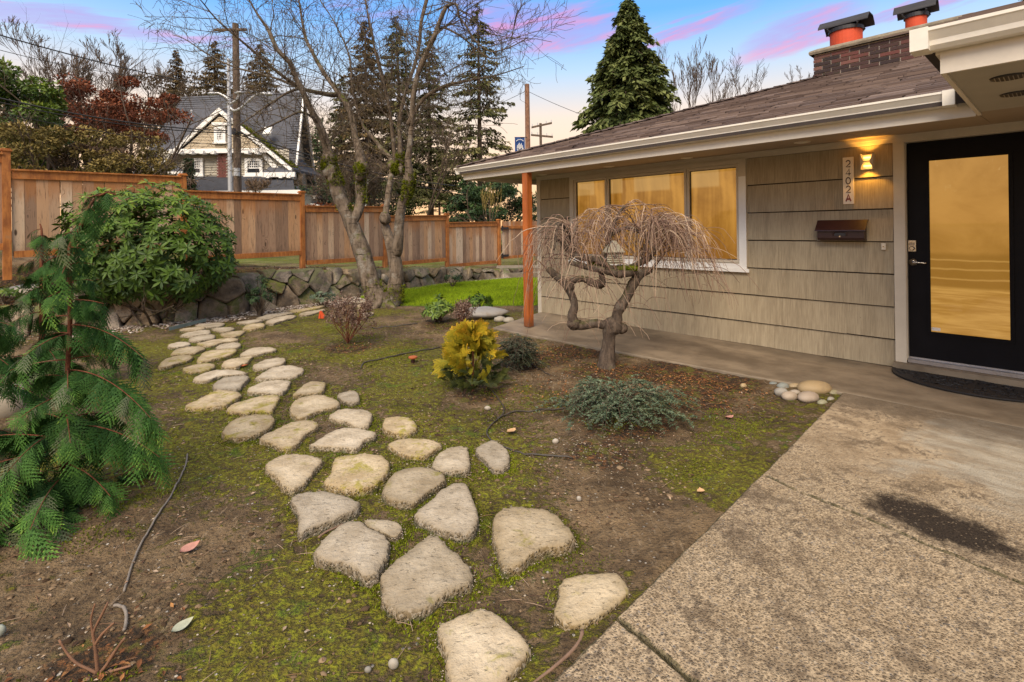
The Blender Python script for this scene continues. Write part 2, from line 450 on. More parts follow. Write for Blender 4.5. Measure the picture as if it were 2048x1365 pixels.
def m_walk(g):
    c = g.coord()
    n = g.noise(g.mapping(c, (.6, 1.6, 1)), 1.3, 6, .6, .4); n2 = g.noise(c, 18, 5, .65); n3 = g.noise(c, 5, 5, .6)
    col = g.mix((.125, .094, .064), (.29, .228, .158), g.mr(g.math('ADD', g.math('MULTIPLY', n, .7), g.math('MULTIPLY', n3, .3)), .34, .64))
    col = g.mix(col, (.085, .066, .05), g.mr(n2, .6, .78, 0, .5))
    col = g.mix(col, (.25, .21, .16), g.math('MULTIPLY', g.attr('rnd'), g.mr(n3, .35, .6, .1, .5)))
    return {'Base Color': col, 'Roughness': g.mr(n, .3, .7, .55, .8), 'Specular IOR Level': .35, 'Normal': g.bump(g.math('ADD', n2, g.math('MULTIPLY', n3, .5)), .25, .006)}
material('walk', m_walk)

def m_rock(g):
    c = g.coord(); r = g.orand(); p = g.add(c, g.comb(g.math('MULTIPLY', r, 50.0), g.math('MULTIPLY', r, 23.0), 0.0))
    n = g.noise(p, 3.2, 6, .65); n2 = g.noise(p, 17, 5, .7); n3 = g.noise(p, 60, 3, .7)
    col = g.mix((.105, .078, .054), (.34, .255, .165), g.mr(n, .34, .66))
    col = g.mix(col, (.32, .20, .10), g.math('MULTIPLY', g.mr(n2, .55, .72), g.mr(r, .45, .95, 0, .7)))
    col = g.mix(col, (.035, .028, .024), g.mr(n2, .46, .30, 0, .7))
    nz = g.sep(g.n('ShaderNodeNewGeometry').outputs['Normal'])[2]
    mz = g.math('ADD', g.math('MULTIPLY', nz, .32), g.math('ADD', g.math('MULTIPLY', g.noise(p, 4.5, 5, .65), .9), g.math('MULTIPLY', g.math('FRACT', g.math('MULTIPLY', r, 5.7)), .16)))
    mf = g.mr(mz, .63, .78)
    col = g.mix(col, g.mix((.085, .085, .015), (.12, .155, .018), n3), g.math('MULTIPLY', mf, .8))
    tint = g.n('ShaderNodeHueSaturation', {'Saturation': g.mr(r, 0, 1, .7, 1.1), 'Value': g.mr(g.math('FRACT', g.math('MULTIPLY', r, 9.1)), 0, 1, .7, 1.35), 'Color': col})
    return {'Base Color': tint.outputs[0], 'Roughness': .9, 'Normal': g.bump(g.math('ADD', n2, g.math('MULTIPLY', n3, .4)), .8, .03)}
material('rock', m_rock)

def m_river(g):
    c = g.coord(); n = g.noise(c, 9, 5, .6); n2 = g.noise(c, 60, 3, .6)
    col = g.mix((0, 0, 0), g.n('ShaderNodeObjectInfo').outputs['Color'], .72)
    col = g.mix(col, (.2, .15, .1), g.mr(n, .5, .75, 0, .55))
    col = g.mix(col, (.6, .55, .48), g.mr(n2, .62, .8, 0, .4))
    return {'Base Color': col, 'Roughness': .65, 'Normal': g.bump(n2, .2, .004)}
material('river_stone', m_river)

def m_board(g):
    c = g.coord(); r = g.orand(); r2 = g.math('FRACT', g.math('MULTIPLY', r, 13.7)); r3 = g.math('FRACT', g.math('MULTIPLY', r, 31.3))
    p = g.add(c, g.comb(g.math('MULTIPLY', r, 40.0), g.math('MULTIPLY', r2, 20.0), g.math('MULTIPLY', r3, 15.0)))
    x, y, z = g.sep(c)
    kn = g.voro(g.mapping(p, (5, 5, 1.6)), 1.0, out='Distance')
    warp = g.math('MULTIPLY', g.mr(kn, .32, .0), .16)
    px, py, pz = g.sep(p)
    gp = g.comb(g.math('ADD', px, warp), py, g.math('MULTIPLY', pz, .06))
    gr = g.noise(gp, 64, 6, .72, .25); gr2 = g.noise(g.mapping(p, (1, 1, .10)), 15, 5, .6, .9)
    tone = g.ramp(g.math('ADD', g.math('MULTIPLY', r, .95), g.math('MULTIPLY', gr2, .22)), [(0.0, (.21, .135, .088)), (.25, (.36, .225, .145)), (.5, (.50, .325, .205)), (.72, (.57, .32, .16)), (1.0, (.66, .50, .35))])
    col = g.mix(tone, (.085, .056, .040), g.mr(gr, .52, .66, 0, .80))
    col = g.mix(col, (.40, .31, .23), g.mr(gr2, .56, .78, 0, .38))
    knot = g.mr(kn, .10, .05)
    col = g.mix(col, (.055, .028, .016), g.math('MULTIPLY', knot, .85))
    # orange tannin where the rail kept the board dry (top) and a dark damp foot
    st = g.math('ADD', z, g.math('MULTIPLY', g.math('SUBTRACT', g.noise(g.mapping(p, (1, 1, .25)), 16, 4, .6), .5), .5))
    top = g.math('MULTIPLY', g.mr(st, .70, 1.14), g.mr(r2, .15, .7, .25, 1.0))
    col = g.mix(col, (.42, .165, .045), g.math('MULTIPLY', top, .75))
    foot = g.mr(st, .22, .05)
    col = g.mix(col, (.08, .058, .042), g.math('MULTIPLY', foot, .35))
    return {'Base Color': col, 'Roughness': .85, 'Specular IOR Level': .25, 'Normal': g.bump(g.math('ADD', gr, g.math('MULTIPLY', gr2, .5)), .35, .006)}
material('fence_board', m_board)

def m_cedar(g):
    c = g.coord('Object'); r = g.orand(); p = g.add(c, g.comb(g.math('MULTIPLY', r, 30.0), g.math('MULTIPLY', r, 17.0), r))
    n = g.noise(g.mapping(p, (1, 1, .16)), 30, 5, .65, .3); n2 = g.noise(p, 5, 5, .6)
    col = g.mix((.27, .085, .018), (.52, .195, .042), g.mr(g.math('ADD', g.math('MULTIPLY', n, .5), g.math('MULTIPLY', n2, .5)), .36, .62))
    col = g.mix(col, (.12, .052, .02), g.mr(n, .6, .78, 0, .6))
    col = g.mix(col, (.30, .19, .11), g.mr(n2, .58, .74, 0, .5))
    return {'Base Color': col, 'Roughness': .7, 'Normal': g.bump(n, .2, .004)}
material('cedar', m_cedar)

def m_post(g):
    c = g.coord(); n = g.noise(g.mapping(c, (1, 1, .05)), 40, 5, .6, .3); n2 = g.noise(c, 2.5, 5, .6); z = g.sep(c)[2]
    col = g.mix((.30, .075, .016), (.46, .13, .026), g.mr(g.math('ADD', g.math('MULTIPLY', n, .6), g.math('MULTIPLY', n2, .4)), .38, .62))
    col = g.mix(col, (.10, .045, .02), g.mr(g.math('ADD', z, g.math('MULTIPLY', n2, .25)), .30, .10, 0, .75))
    return {'Base Color': col, 'Roughness': .55, 'Normal': g.bump(n, .12, .003)}
material('stained_post', m_post)

def bark(name, a, b, lich, moss=.0, scale=1.0, ring=False, bumpv=.8):
    def fn(g):
        c = g.coord(); n = g.noise(g.mapping(c, (1, 1, .35)), 14 * scale, 6, .65, .4); n2 = g.noise(c, 4 * scale, 5, .6); n3 = g.noise(c, 40 * scale, 4, .6)
        col = g.mix(a, b, g.mr(n, .34, .66))
        col = g.mix(col, lich, g.math('MULTIPLY', g.mr(n2, .52, .68), g.mr(n3, .35, .6, .2, .8)))
        h = g.math('ADD', n, g.math('MULTIPLY', n3, .4))
        if ring:
            rg = g.noise(g.mapping(c, (.5, .5, 5)), 9, 4, .6, .5)
            col = g.mix(col, tuple(x * .45 for x in a), g.mr(rg, .60, .70, 0, .8)); h = g.math('SUBTRACT', h, g.math('MULTIPLY', g.mr(rg, .58, .7), .8))
        if moss:
            nz = g.sep(g.n('ShaderNodeNewGeometry').outputs['Normal'])[2]
            mf = g.mr(g.math('ADD', g.math('MULTIPLY', nz, .22), g.noise(c, 3.2, 5, .65)), .62, .74)
            col = g.mix(col, g.mix((.07, .075, .012), (.14, .17, .015), n3), g.math('MULTIPLY', mf, moss))
        return {'Base Color': col, 'Roughness': .92, 'Specular IOR Level': .2, 'Normal': g.bump(h, bumpv, .02)}
    return material(name, fn)
bark('bark_maple', (.085, .064, .046), (.225, .175, .130), (.31, .29, .25), .75, 1.0, True)
bark('bark_twig', (.060, .044, .032), (.145, .108, .076), (.26, .23, .19), .35, 2.0)
bark('bark_far', (.060, .043, .032), (.125, .090, .066), (.15, .12, .09), 0, .6)
bark('bark_weeping', (.060, .045, .035), (.135, .100, .075), (.19, .16, .13), .25, 2.2)
bark('bark_red', (.10, .032, .018), (.20, .075, .038), (.22, .14, .09), 0, 2.5)
bark('pole_wood', (.080, .058, .045), (.165, .118, .088), (.16, .12, .09), 0, .8)
bark('pole_wood_red', (.17, .085, .055), (.30, .165, .105), (.20, .13, .10), 0, .8)

def leafmat(name, a, b, c_=None, rough=.55, spec=.4, trans=.0, tip=None):
    def fn(g):
        r = g.attr('rnd'); stops = [(0.0, a), (1.0, b)] if c_ is None else [(0.0, a), (.6, b), (1.0, c_)]
        col = g.ramp(r, stops)
        n = g.noise(g.coord(), 9, 3, .6)
        col = g.mix(col, tuple(x * .6 for x in a), g.mr(n, .55, .75, 0, .5))
        d = {'Base Color': col, 'Roughness': rough, 'Specular IOR Level': spec}
        return d
    return material(name, fn)
leafmat('leaf_rhodo', (.024, .055, .008), (.095, .165, .016), (.29, .34, .034), .5, .25)
leafmat('leaf_cypress', (.022, .066, .014), (.065, .155, .026), (.25, .38, .060), .65, .15)
leafmat('leaf_cypress_grey', (.048, .068, .030), (.11, .135, .060), (.20, .22, .11), .6)
leafmat('leaf_thuja', (.09, .115, .012), (.34, .25, .014), (.60, .30, .024), .65, .15)
leafmat('leaf_thuja_dark', (.025, .038, .010), (.085, .095, .016), (.22, .19, .02), .6)
leafmat('leaf_coton', (.032, .058, .034), (.095, .135, .075), (.22, .265, .165), .5)
leafmat('leaf_coton_dark', (.016, .028, .016), (.035, .055, .030), (.10, .13, .085), .5)
leafmat('leaf_dry', (.070, .036, .026), (.17, .105, .078), (.33, .235, .175), .7)
leafmat('leaf_red', (.09, .032, .020), (.24, .080, .042), (.38, .17, .085), .75, .1)
leafmat('leaf_conifer', (.034, .042, .016), (.090, .095, .034), (.20, .18, .07), .75, .1)
leafmat('leaf_conifer_brown', (.055, .042, .020), (.13, .092, .042), (.24, .165, .075), .75, .1)
leafmat('leaf_cedar', (.026, .042, .012), (.085, .11, .030), (.20, .225, .075), .7, .2)
leafmat('leaf_laurel', (.036, .074, .010), (.12, .185, .018), (.30, .34, .035), .5)
leafmat('leaf_olive', (.08, .068, .020), (.22, .165, .055), (.38, .29, .11), .75, .1)
leafmat('leaf_brown', (.09, .060, .042), (.20, .135, .09), (.33, .24, .16), .75, .1)
leafmat('leaf_green_far', (.016, .036, .012), (.035, .075, .020), (.080, .14, .030), .65)
leafmat('moss_tuft', (.065, .068, .010), (.13, .155, .010), (.21, .25, .014), .9, .1)
leafmat('moss_cushion', (.050, .055, .008), (.135, .155, .010), (.25, .28, .014), .95, .1)
leafmat('grass_blade', (.17, .22, .014), (.27, .40, .014), (.42, .52, .035), .8, .1)
leafmat('litter', (.060, .028, .016), (.20, .105, .055), (.40, .30, .21), .8)
leafmat('gravel', (.10, .075, .050), (.24, .185, .125), (.46, .39, .30), .85)
leafmat('clod', (.045, .028, .017), (.15, .10, .058), (.29, .205, .125), .95, .1)
leafmat('chips', (.16, .11, .085), (.42, .34, .27), (.66, .60, .53), .85)
leafmat('twig_weep', (.10, .055, .045), (.27, .175, .125), (.52, .39, .28), .75, .2)
leafmat('twig_far', (.055, .038, .028), (.10, .070, .050), (.15, .11, .08), .9)
leafmat('roof_shingle', (.085, .060, .052), (.135, .097, .082), (.20, .147, .122), .95, .1)
leafmat('mulch_bits', (.040, .022, .013), (.22, .080, .026), (.40, .20, .07), .9)

def m_siding(g):
    c = g.coord(); r = g.orand(); pos = g.n('ShaderNodeNewGeometry').outputs['Position']; z = g.sep(pos)[2]
    dn = g.n('ShaderNodeVectorMath', None, operation='DOT_PRODUCT'); g.set(dn, 0, pos); g.set(dn, 1, (-.6777, .7354, 0)); px = g.math('ADD', dn.outputs['Value'], g.math('MULTIPLY', r, .6))
    vec = g.comb(px, 0.0, g.math('MULTIPLY', z, .05))
    comb_ = g.noise(vec, 95, 3, .7); wide = g.noise(g.comb(px, 0.0, g.math('MULTIPLY', z, .12)), 8, 5, .7); soft = g.noise(pos, 1.1, 4, .6)
    col = g.mix((.270, .218, .145), (.420, .350, .240), g.mr(g.math('ADD', g.math('MULTIPLY', wide, .45), g.math('MULTIPLY', comb_, .55)), .36, .64))
    col = g.mix(col, (.150, .115, .075), g.mr(wide, .56, .75, 0, .45))
    col = g.mix(col, (.37, .310, .21), g.mr(soft, .5, .7, 0, .25))
    spots = g.mr(g.voro(g.mapping(pos, (1, 1, .5)), 16), .055, .03)
    col = g.mix(col, (.07, .045, .03), g.math('MULTIPLY', spots, .6))
    tint = g.n('ShaderNodeHueSaturation', {'Value': g.mr(r, 0, 1, .96, 1.04), 'Color': col})
    return {'Base Color': tint.outputs[0], 'Roughness': .8, 'Normal': g.bump(comb_, .5, .004)}
material('siding', m_siding)
flat('trim', (.56, .50, .41), .55, .07, 3, .05)
flat('trim_white', (.80, .79, .77), .5, .05, 3, .04)
flat('soffit', (.33, .255, .185), .75, .08, 2)
flat('soffit_pale', (.40, .36, .29), .75, .08, 2)
flat('gutter', (.76, .72, .64), .38, .08, 2.5, .03)
flat('fascia', (.66, .60, .51), .55, .07, 3, .05)
flat('roof_base', (.05, .038, .034), .95, .2)
flat('mortar', (.42, .36, .31), .95, .15, 20, .3)
flat('cap_concrete', (.24, .20, .145), .95, .35, 9, .4)
flat('flue', (.56, .070, .022), .75, .12, 8)
flat('black_metal', (.022, .020, .024), .55, .3, 8)
flat('door_black', (.0065, .006, .008), .5, .2, 4, **{'Specular IOR Level': .12})
flat('nickel', (.55, .50, .43), .28, .1, 8, Metallic=1.0)
flat('aluminium', (.42, .40, .40), .4, .1, 6, Metallic=.7)
flat('maroon', (.030, .010, .010), .42, .15, 6)
flat('sign_white', (.82, .74, .64), .6, .05, 5)
flat('digit', (.075, .045, .040), .6, .1)
flat('digit_red', (.22, .035, .030), .6, .1)
flat('plastic_white', (.66, .60, .50), .4, .05)
flat('rubber', (.014, .013, .015), .65, .3, 10)
flat('hose', (.055, .045, .036), .6, .3, 14)
flat('hose_grey', (.20, .17, .14), .6, .2, 14)
flat('orange_plastic', (.78, .10, .025), .6, .1)
flat('terracotta', (.38, .10, .03), .8, .2, 20)
flat('edging_green', (.20, .25, .22), .8, .15, 12)
flat('far_white', (.86, .84, .80), .6, .06, 1)
flat('far_siding', (.46, .42, .34), .8, .06, 1)
flat('far_siding_tan', (.58, .49, .36), .8, .06, 1)
flat('far_roof', (.082, .085, .100), .9, .18, 3)
flat('far_glass', (.030, .034, .042), .12, .3, 2)
flat('galvanized', (.46, .47, .49), .45, .1, 3, Metallic=.3)
flat('wire', (.022, .020, .022), .6, .1)
flat('banner_blue', (.010, .052, .20), .8, .12, 4)
flat('banner_white', (.70, .70, .68), .8, .05, 4)
flat('birdhouse', (.36, .33, .25), .85, .25, 14, .3)
flat('bulb_off', (.62, .58, .50), .4, .05)
flat('bucket_dark', (.05, .05, .045), .8, .2)
flat('leaf_pink', (.44, .215, .165), .7, .2, 30)
flat('leaf_pale', (.36, .37, .27), .7, .2, 30)
flat('leaf_tan', (.52, .32, .16), .7, .2, 30)
flat('red_brick_far', (.16, .055, .045), .9, .35, 6)
flat('stick', (.22, .135, .09), .8, .2, 20)
flat('stub_wood', (.19, .095, .052), .8, .3, 18)
def m_brick(g):
    c = g.coord(); r = g.orand(); p = g.add(c, g.comb(g.math('MULTIPLY', r, 30.0), r, r))
    n = g.noise(p, 14, 5, .7)
    col = g.ramp(r, [(0, (.030, .020, .022)), (.5, (.075, .036, .032)), (.8, (.15, .048, .042)), (1, (.19, .105, .085))])
    col = g.mix(col, (.035, .04, .018), g.mr(n, .55, .72, 0, .7))
    return {'Base Color': col, 'Roughness': .9, 'Normal': g.bump(n, .6, .01)}
material('brick', m_brick)

AMBER = (.43, .195, .022)
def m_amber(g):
    """window: amber glow with folds, pale top reflection and darker foot painted into the emission"""
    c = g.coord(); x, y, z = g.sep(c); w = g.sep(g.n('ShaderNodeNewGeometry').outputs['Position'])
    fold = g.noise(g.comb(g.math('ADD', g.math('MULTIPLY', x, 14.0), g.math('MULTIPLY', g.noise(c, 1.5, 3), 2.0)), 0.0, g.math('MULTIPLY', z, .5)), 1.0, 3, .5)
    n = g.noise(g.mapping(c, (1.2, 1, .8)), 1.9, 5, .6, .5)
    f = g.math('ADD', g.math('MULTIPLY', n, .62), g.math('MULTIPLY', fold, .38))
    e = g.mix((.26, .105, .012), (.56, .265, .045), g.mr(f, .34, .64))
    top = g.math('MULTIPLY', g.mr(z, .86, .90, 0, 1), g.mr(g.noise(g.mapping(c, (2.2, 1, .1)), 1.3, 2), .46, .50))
    e = g.mix(e, (.60, .36, .12), g.math('MULTIPLY', top, .55))  # pale reflected rectangle painted into the glow
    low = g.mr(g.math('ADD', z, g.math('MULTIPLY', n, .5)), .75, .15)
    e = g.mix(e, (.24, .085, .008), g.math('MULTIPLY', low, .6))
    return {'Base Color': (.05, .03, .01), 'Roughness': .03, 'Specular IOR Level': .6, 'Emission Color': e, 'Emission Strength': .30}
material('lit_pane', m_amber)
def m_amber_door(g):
    """door glass: amber glow with reflection bands, lines and smears painted into the emission"""
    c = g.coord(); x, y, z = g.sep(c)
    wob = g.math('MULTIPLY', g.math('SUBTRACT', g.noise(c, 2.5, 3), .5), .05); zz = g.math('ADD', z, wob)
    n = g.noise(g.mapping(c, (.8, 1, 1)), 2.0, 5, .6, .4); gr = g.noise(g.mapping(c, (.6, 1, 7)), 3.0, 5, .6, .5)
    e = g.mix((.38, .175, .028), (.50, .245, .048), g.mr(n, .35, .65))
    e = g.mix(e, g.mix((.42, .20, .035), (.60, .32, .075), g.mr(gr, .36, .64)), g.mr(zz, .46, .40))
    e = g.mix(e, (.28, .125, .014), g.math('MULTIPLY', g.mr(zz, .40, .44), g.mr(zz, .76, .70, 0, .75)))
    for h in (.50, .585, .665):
        e = g.mix(e, (.68, .38, .095), g.math('MULTIPLY', g.math('MULTIPLY', g.mr(zz, h - .010, h), g.mr(zz, h + .016, h + .002)), .45))  # bright reflection lines painted into the glow
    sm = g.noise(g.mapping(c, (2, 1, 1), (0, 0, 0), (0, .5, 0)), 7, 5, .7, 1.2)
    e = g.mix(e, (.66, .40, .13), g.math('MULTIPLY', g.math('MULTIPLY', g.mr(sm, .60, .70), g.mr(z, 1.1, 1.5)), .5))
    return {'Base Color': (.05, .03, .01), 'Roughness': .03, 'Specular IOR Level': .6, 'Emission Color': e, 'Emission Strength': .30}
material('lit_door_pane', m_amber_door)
def m_lamp(g):
    return {'Base Color': (.8, .5, .2), 'Emission Color': (1.0, .52, .10), 'Emission Strength': 2.2}
material('lamp_glow', m_lamp)
# ---------------------------------------------------------------- house frame (s along the front wall, t out of it)
AX = np.array([-.6777, .7354, 0]); AX /= np.linalg.norm(AX)
BX = np.array([-AX[1], AX[0], 0])
HP0 = onz(1791.4, 731.4, .06)
HROT = math.atan2(AX[1], AX[0])
HLOC = (HP0[0], HP0[1], 0)
def to_local(p): d = np.asarray(p) - HP0; return np.array([d @ AX, d @ BX, p[2]])
def to_world(s, t, z): return np.array([HP0[0], HP0[1], 0]) + AX * s + BX * t + np.array([0, 0, z])
_o0, _o1 = to_local(onz(1790, 1012, .05)), to_local(onz(1962, 1085, .05))
OIL = ((_o0[0] + _o1[0]) / 2, (_o0[1] + _o1[1]) / 2, math.atan2(_o1[1] - _o0[1], _o1[0] - _o0[0]))
material('driveway', m_drive)

# ---------------------------------------------------------------- terrain
WALLPX = [(-420, 700, .50, 1.15), (-150, 686, .42, 1.08), (0, 674, .36, 1.0), (120, 663, .36, .96), (200, 656, .42, .94), (300, 648, .52, .90), (400, 636, .60, .86), (470, 628, .64, .83),
          (540, 617, .68, .77), (620, 607, .66, .70), (700, 595, .60, .60), (790, 581, .52, .50), (860, 572, .45, .40), (930, 563, .36, .28), (1000, 556, .26, .15), (1060, 552, .18, .10), (1200, 549, .10, .08)]
WB = np.array([onz(x, y, 0)[:2] for x, y, h, f in WALLPX]); WH = np.array([h for *_, h, f in WALLPX]); WF = np.array([f for *_, f in WALLPX])
def wallinfo(P):
    """signed distance behind the wall foot, wall height and yard height at the nearest foot"""
    P = np.asarray(P, float); best = np.full(len(P), 1e9); sd = np.zeros(len(P)); hh = np.zeros(len(P)); ff = np.zeros(len(P))
    for i in range(len(WB) - 1):
        a, b = WB[i], WB[i + 1]; d = b - a; L = np.linalg.norm(d)
        u = np.clip(((P - a) @ d) / L ** 2, 0, 1); q = a + u[:, None] * d; v = P - q; dist = np.linalg.norm(v, axis=1)
        sg = np.sign(d[0] * v[:, 1] - d[1] * v[:, 0])
        m = dist < best
        best[m] = dist[m]; sd[m] = (dist * sg)[m]; hh[m] = (WH[i] + u * (WH[i + 1] - WH[i]))[m]; ff[m] = (WF[i] + u * (WF[i + 1] - WF[i]))[m]
    return sd, hh, ff
def ss(x): x = np.clip(x, 0, 1); return x * x * (3 - 2 * x)
def terrain(P):
    P = np.atleast_2d(np.asarray(P, float))[:, :2]
    sd, h, f = wallinfo(P)
    z = h * ss((sd - .10) / .16) * .96 + (f - h) * ss((sd - .35) / 1.7)
    return z
def gz(x, y): return float(terrain([(x, y)])[0])

def inpoly(P, poly):
    x, y = P[:, 0], P[:, 1]; c = np.zeros(len(P), bool); n = len(poly)
    for i in range(n):
        x0, y0 = poly[i]; x1, y1 = poly[(i + 1) % n]
        k = ((y0 > y) != (y1 > y)) & (x < (x1 - x0) * (y - y0) / (y1 - y0 + 1e-12) + x0); c ^= k
    return c
LAWN = [onz(x, y)[:2] for x, y in ((752, 604), (718, 596), (794, 582), (892, 569.5), (978, 560.5), (1040, 557.5), (1110, 557), (1130, 612), (1075, 611), (1020, 612.5), (960, 614), (880, 613), (800, 612))]
def polydist(P, poly):
    best = np.full(len(P), 1e9); poly = np.array(poly)
    for i in range(len(poly)):
        a, b = poly[i], poly[(i + 1) % len(poly)]; d = b - a
        u = np.clip(((P - a) @ d) / (d @ d), 0, 1); best = np.minimum(best, np.linalg.norm(P - a - u[:, None] * d, axis=1))
    return best

# stepping stones, outlines read off the photograph and laid on the ground
STONES = [
 [(874,1255),(905,1238),(933,1229),(958,1218),(989,1229),(1014,1249),(1040,1271),(1060,1291),(1057,1311),(1040,1339),(1015,1370),(960,1395),(905,1385),(890,1350),(893,1311),(876,1277)],
 [(1116,1167),(1158,1153),(1203,1146),(1237,1147),(1254,1164),(1264,1184),(1248,1201),(1226,1218),(1203,1235),(1181,1252),(1153,1257),(1124,1255),(1107,1235),(1106,1221),(1116,1204)],
 [(986,1035),(1012,1018),(1045,1015),(1091,1021),(1119,1038),(1138,1057),(1150,1080),(1147,1092),(1119,1100),(1085,1102),(1062,1116),(1040,1136),(1017,1144),(1000,1142),(999,1119),(989,1091),(985,1069)],
 [(759,1163),(771,1146),(792,1127),(819,1106),(846,1083),(863,1074),(872,1077),(891,1090),(912,1108),(928,1125),(943,1142),(949,1157),(943,1172),(924,1180),(897,1191),(874,1207),(855,1224),(834,1231),(810,1235),(783,1226),(768,1205),(762,1186)],
 [(626,1102),(636,1090),(661,1070),(682,1051),(703,1045),(722,1048),(737,1062),(766,1071),(777,1079),(782,1096),(775,1117),(766,1136),(754,1153),(743,1163),(730,1163),(714,1150),(697,1138),(676,1129),(653,1127),(632,1119)],
 [(727,1039),(752,1041),(783,1041),(802,1050),(807,1060),(800,1071),(785,1077),(771,1069),(749,1062),(733,1054)],
 [(826,1031),(860,1007),(890,978),(914,968),(934,973),(943,992),(955,1026),(959,1046),(948,1065),(934,1077),(909,1075),(870,1063),(836,1046)],
 [(577,1003),(600,988),(625,985),(655,987),(682,993),(705,1000),(721,1011),(719,1021),(698,1031),(670,1044),(637,1054),(614,1064),(600,1074),(595,1066),(598,1052),(596,1031),(586,1015)],
 [(530,929),(555,914),(582,908),(612,911),(637,916),(647,923),(641,931),(629,943),(620,959),(602,976),(584,986),(565,978),(561,968),(547,955),(532,943)],
 [(645,974),(655,959),(664,943),(664,920),(682,914),(711,911),(744,910),(768,914),(780,931),(780,941),(770,959),(748,976),(721,984),(696,984),(666,981)],
 [(763,987),(773,968),(787,948),(817,939),(860,939),(885,944),(894,958),(885,970),(856,987),(841,1002),(821,1014),(792,1007),(765,997)],
 [(863,929),(875,909),(899,897),(934,892),(938,909),(942,941),(914,946),(885,944),(865,939)],
 [(946,900),(968,885),(987,880),(1011,895),(1020,909),(1019,934),(997,944),(980,936),(968,919)],
 [(770,890),(792,880),(831,878),(865,881),(888,890),(870,902),(851,914),(821,917),(797,907)],
 [(612,897),(636,880),(666,863),(695,858),(729,861),(756,866),(748,878),(729,880),(722,895),(709,902),(680,897),(646,895)],
 [(765,839),(787,835),(817,835),(831,846),(837,858),(817,870),(792,868),(765,863)],
 [(655,835),(670,822),(695,818),(729,818),(746,827),(744,841),(734,856),(714,857),(695,846),(670,841)],
 [(514,878),(536,865),(563,855),(588,844),(616,842),(639,847),(635,857),(618,865),(606,877),(594,892),(579,900),(561,901),(547,891),(530,884)],
 [(442,865),(452,849),(473,838),(502,832),(528,829),(545,831),(551,843),(543,855),(526,865),(502,875),(477,877),(452,876)],
 [(447,825),(463,811),(491,800),(522,793),(547,791),(563,796),(555,805),(550,817),(544,826),(525,825),(507,824),(491,830),(475,825)],
 [(579,817),(585,803),(604,796),(629,791),(654,792),(675,800),(682,808),(672,816),(641,822),(622,831),(607,839),(591,838),(580,828)],
 [(672,789),(694,783),(714,781),(720,794),(719,805),(691,806),(678,797)],
 [(583,792),(597,780),(610,767),(622,763),(647,763),(653,767),(649,781),(641,789),(616,791),(597,793)],
 [(365,816),(385,803),(416,788),(432,781),(463,781),(485,786),(479,796),(463,805),(454,813),(422,816),(394,819)],
 [(424,771),(438,758),(460,752),(497,750),(499,758),(485,771),(479,779),(454,781),(429,780)],
 [(490,783),(507,771),(525,763),(554,760),(583,759),(579,771),(569,785),(547,788),(529,786),(504,785)],
 [(507,758),(522,747),(541,736),(560,732),(588,731),(608,736),(607,744),(591,753),(566,757),(535,758)],
 [(383,758),(404,747),(429,741),(463,738),(494,744),(491,749),(463,750),(438,753),(419,761),(401,763)],
 [(362,738),(379,732),(401,727),(426,726),(433,733),(422,739),(401,744),(376,746)],
 [(502,736),(513,725),(535,718),(566,715),(572,721),(569,728),(547,733),(525,738)],
 [(440,733),(451,721),(469,716),(494,713),(508,711),(500,719),(494,727),(485,728),(476,735),(454,736)],
 [(476,711),(488,702),(510,695),(535,694),(555,697),(550,702),(532,705),(513,711),(494,712)],
 [(313,737),(324,721),(340,713),(362,710),(383,711),(387,715),(379,721),(359,725),(338,733)],
 [(390,725),(400,709),(414,701),(436,699),(464,698),(476,700),(471,706),(455,712),(433,718),(409,724)],
 [(340,711),(348,699),(367,695),(390,693),(407,693),(412,697),(402,702),(388,708),(362,709)],
 [(427,698),(436,690),(452,688),(476,685),(483,689),(478,696),(457,698)],
 [(333,692),(348,686),(369,683),(382,686),(381,690),(362,694),(345,696)],
 [(390,689),(407,683),(428,679),(455,677),(478,677),(476,682),(452,684),(433,689),(417,693)],
 [(374,682),(383,675),(402,671),(431,669),(432,677),(414,680),(395,684)],
 [(437,669),(448,665),(469,662),(490,661),(490,665),(476,673),(457,676)],
 [(356,673),(371,665),(395,661),(419,660),(423,667),(405,670),(383,674)],
 [(419,659),(436,656),(455,654),(471,655),(467,661),(448,665)],
 [(354,661),(371,656),(395,654),(412,655),(409,659),(383,662)],
 [(386,652),(402,648),(426,646),(448,645),(450,650),(433,654),(414,656)],
 [(482,658),(490,650),(507,646),(528,646),(532,654),(514,658),(497,661)],
 [(467,645),(490,642),(519,639),(528,641),(514,645),(490,649)],
 [(507,638),(528,631),(552,627),(585,624),(591,626),(566,631),(545,636),(524,639)],
 [(528,645),(545,638),(571,631),(593,630),(593,634),(574,639),(557,644),(543,649)],
 [(573,622),(601,618),(630,614),(652,609),(650,614),(621,620),(593,625)],
 [(593,629),(613,624),(633,621),(650,617),(650,621),(630,626),(610,632)],
 [(700,605),(720,602),(743,602),(747,607),(723,608)],
 [(703,612),(723,608),(747,609),(746,613),(720,615)],
 [(720,629),(729,625),(748,624),(747,629),(729,633)],
]
def chaikin(p, it=2):
    p = np.asarray(p, float)
    for _ in range(it):
        q = np.roll(p, -1, 0); p = np.stack([.75 * p + .25 * q, .25 * p + .75 * q], 1).reshape(-1, 2)
    return p
STONE_XY = [chaikin(np.array([onz(x, y, .03)[:2] for x, y in s]), 1) for s in STONES]
STONE_C = np.array([s.mean(0) for s in STONE_XY])

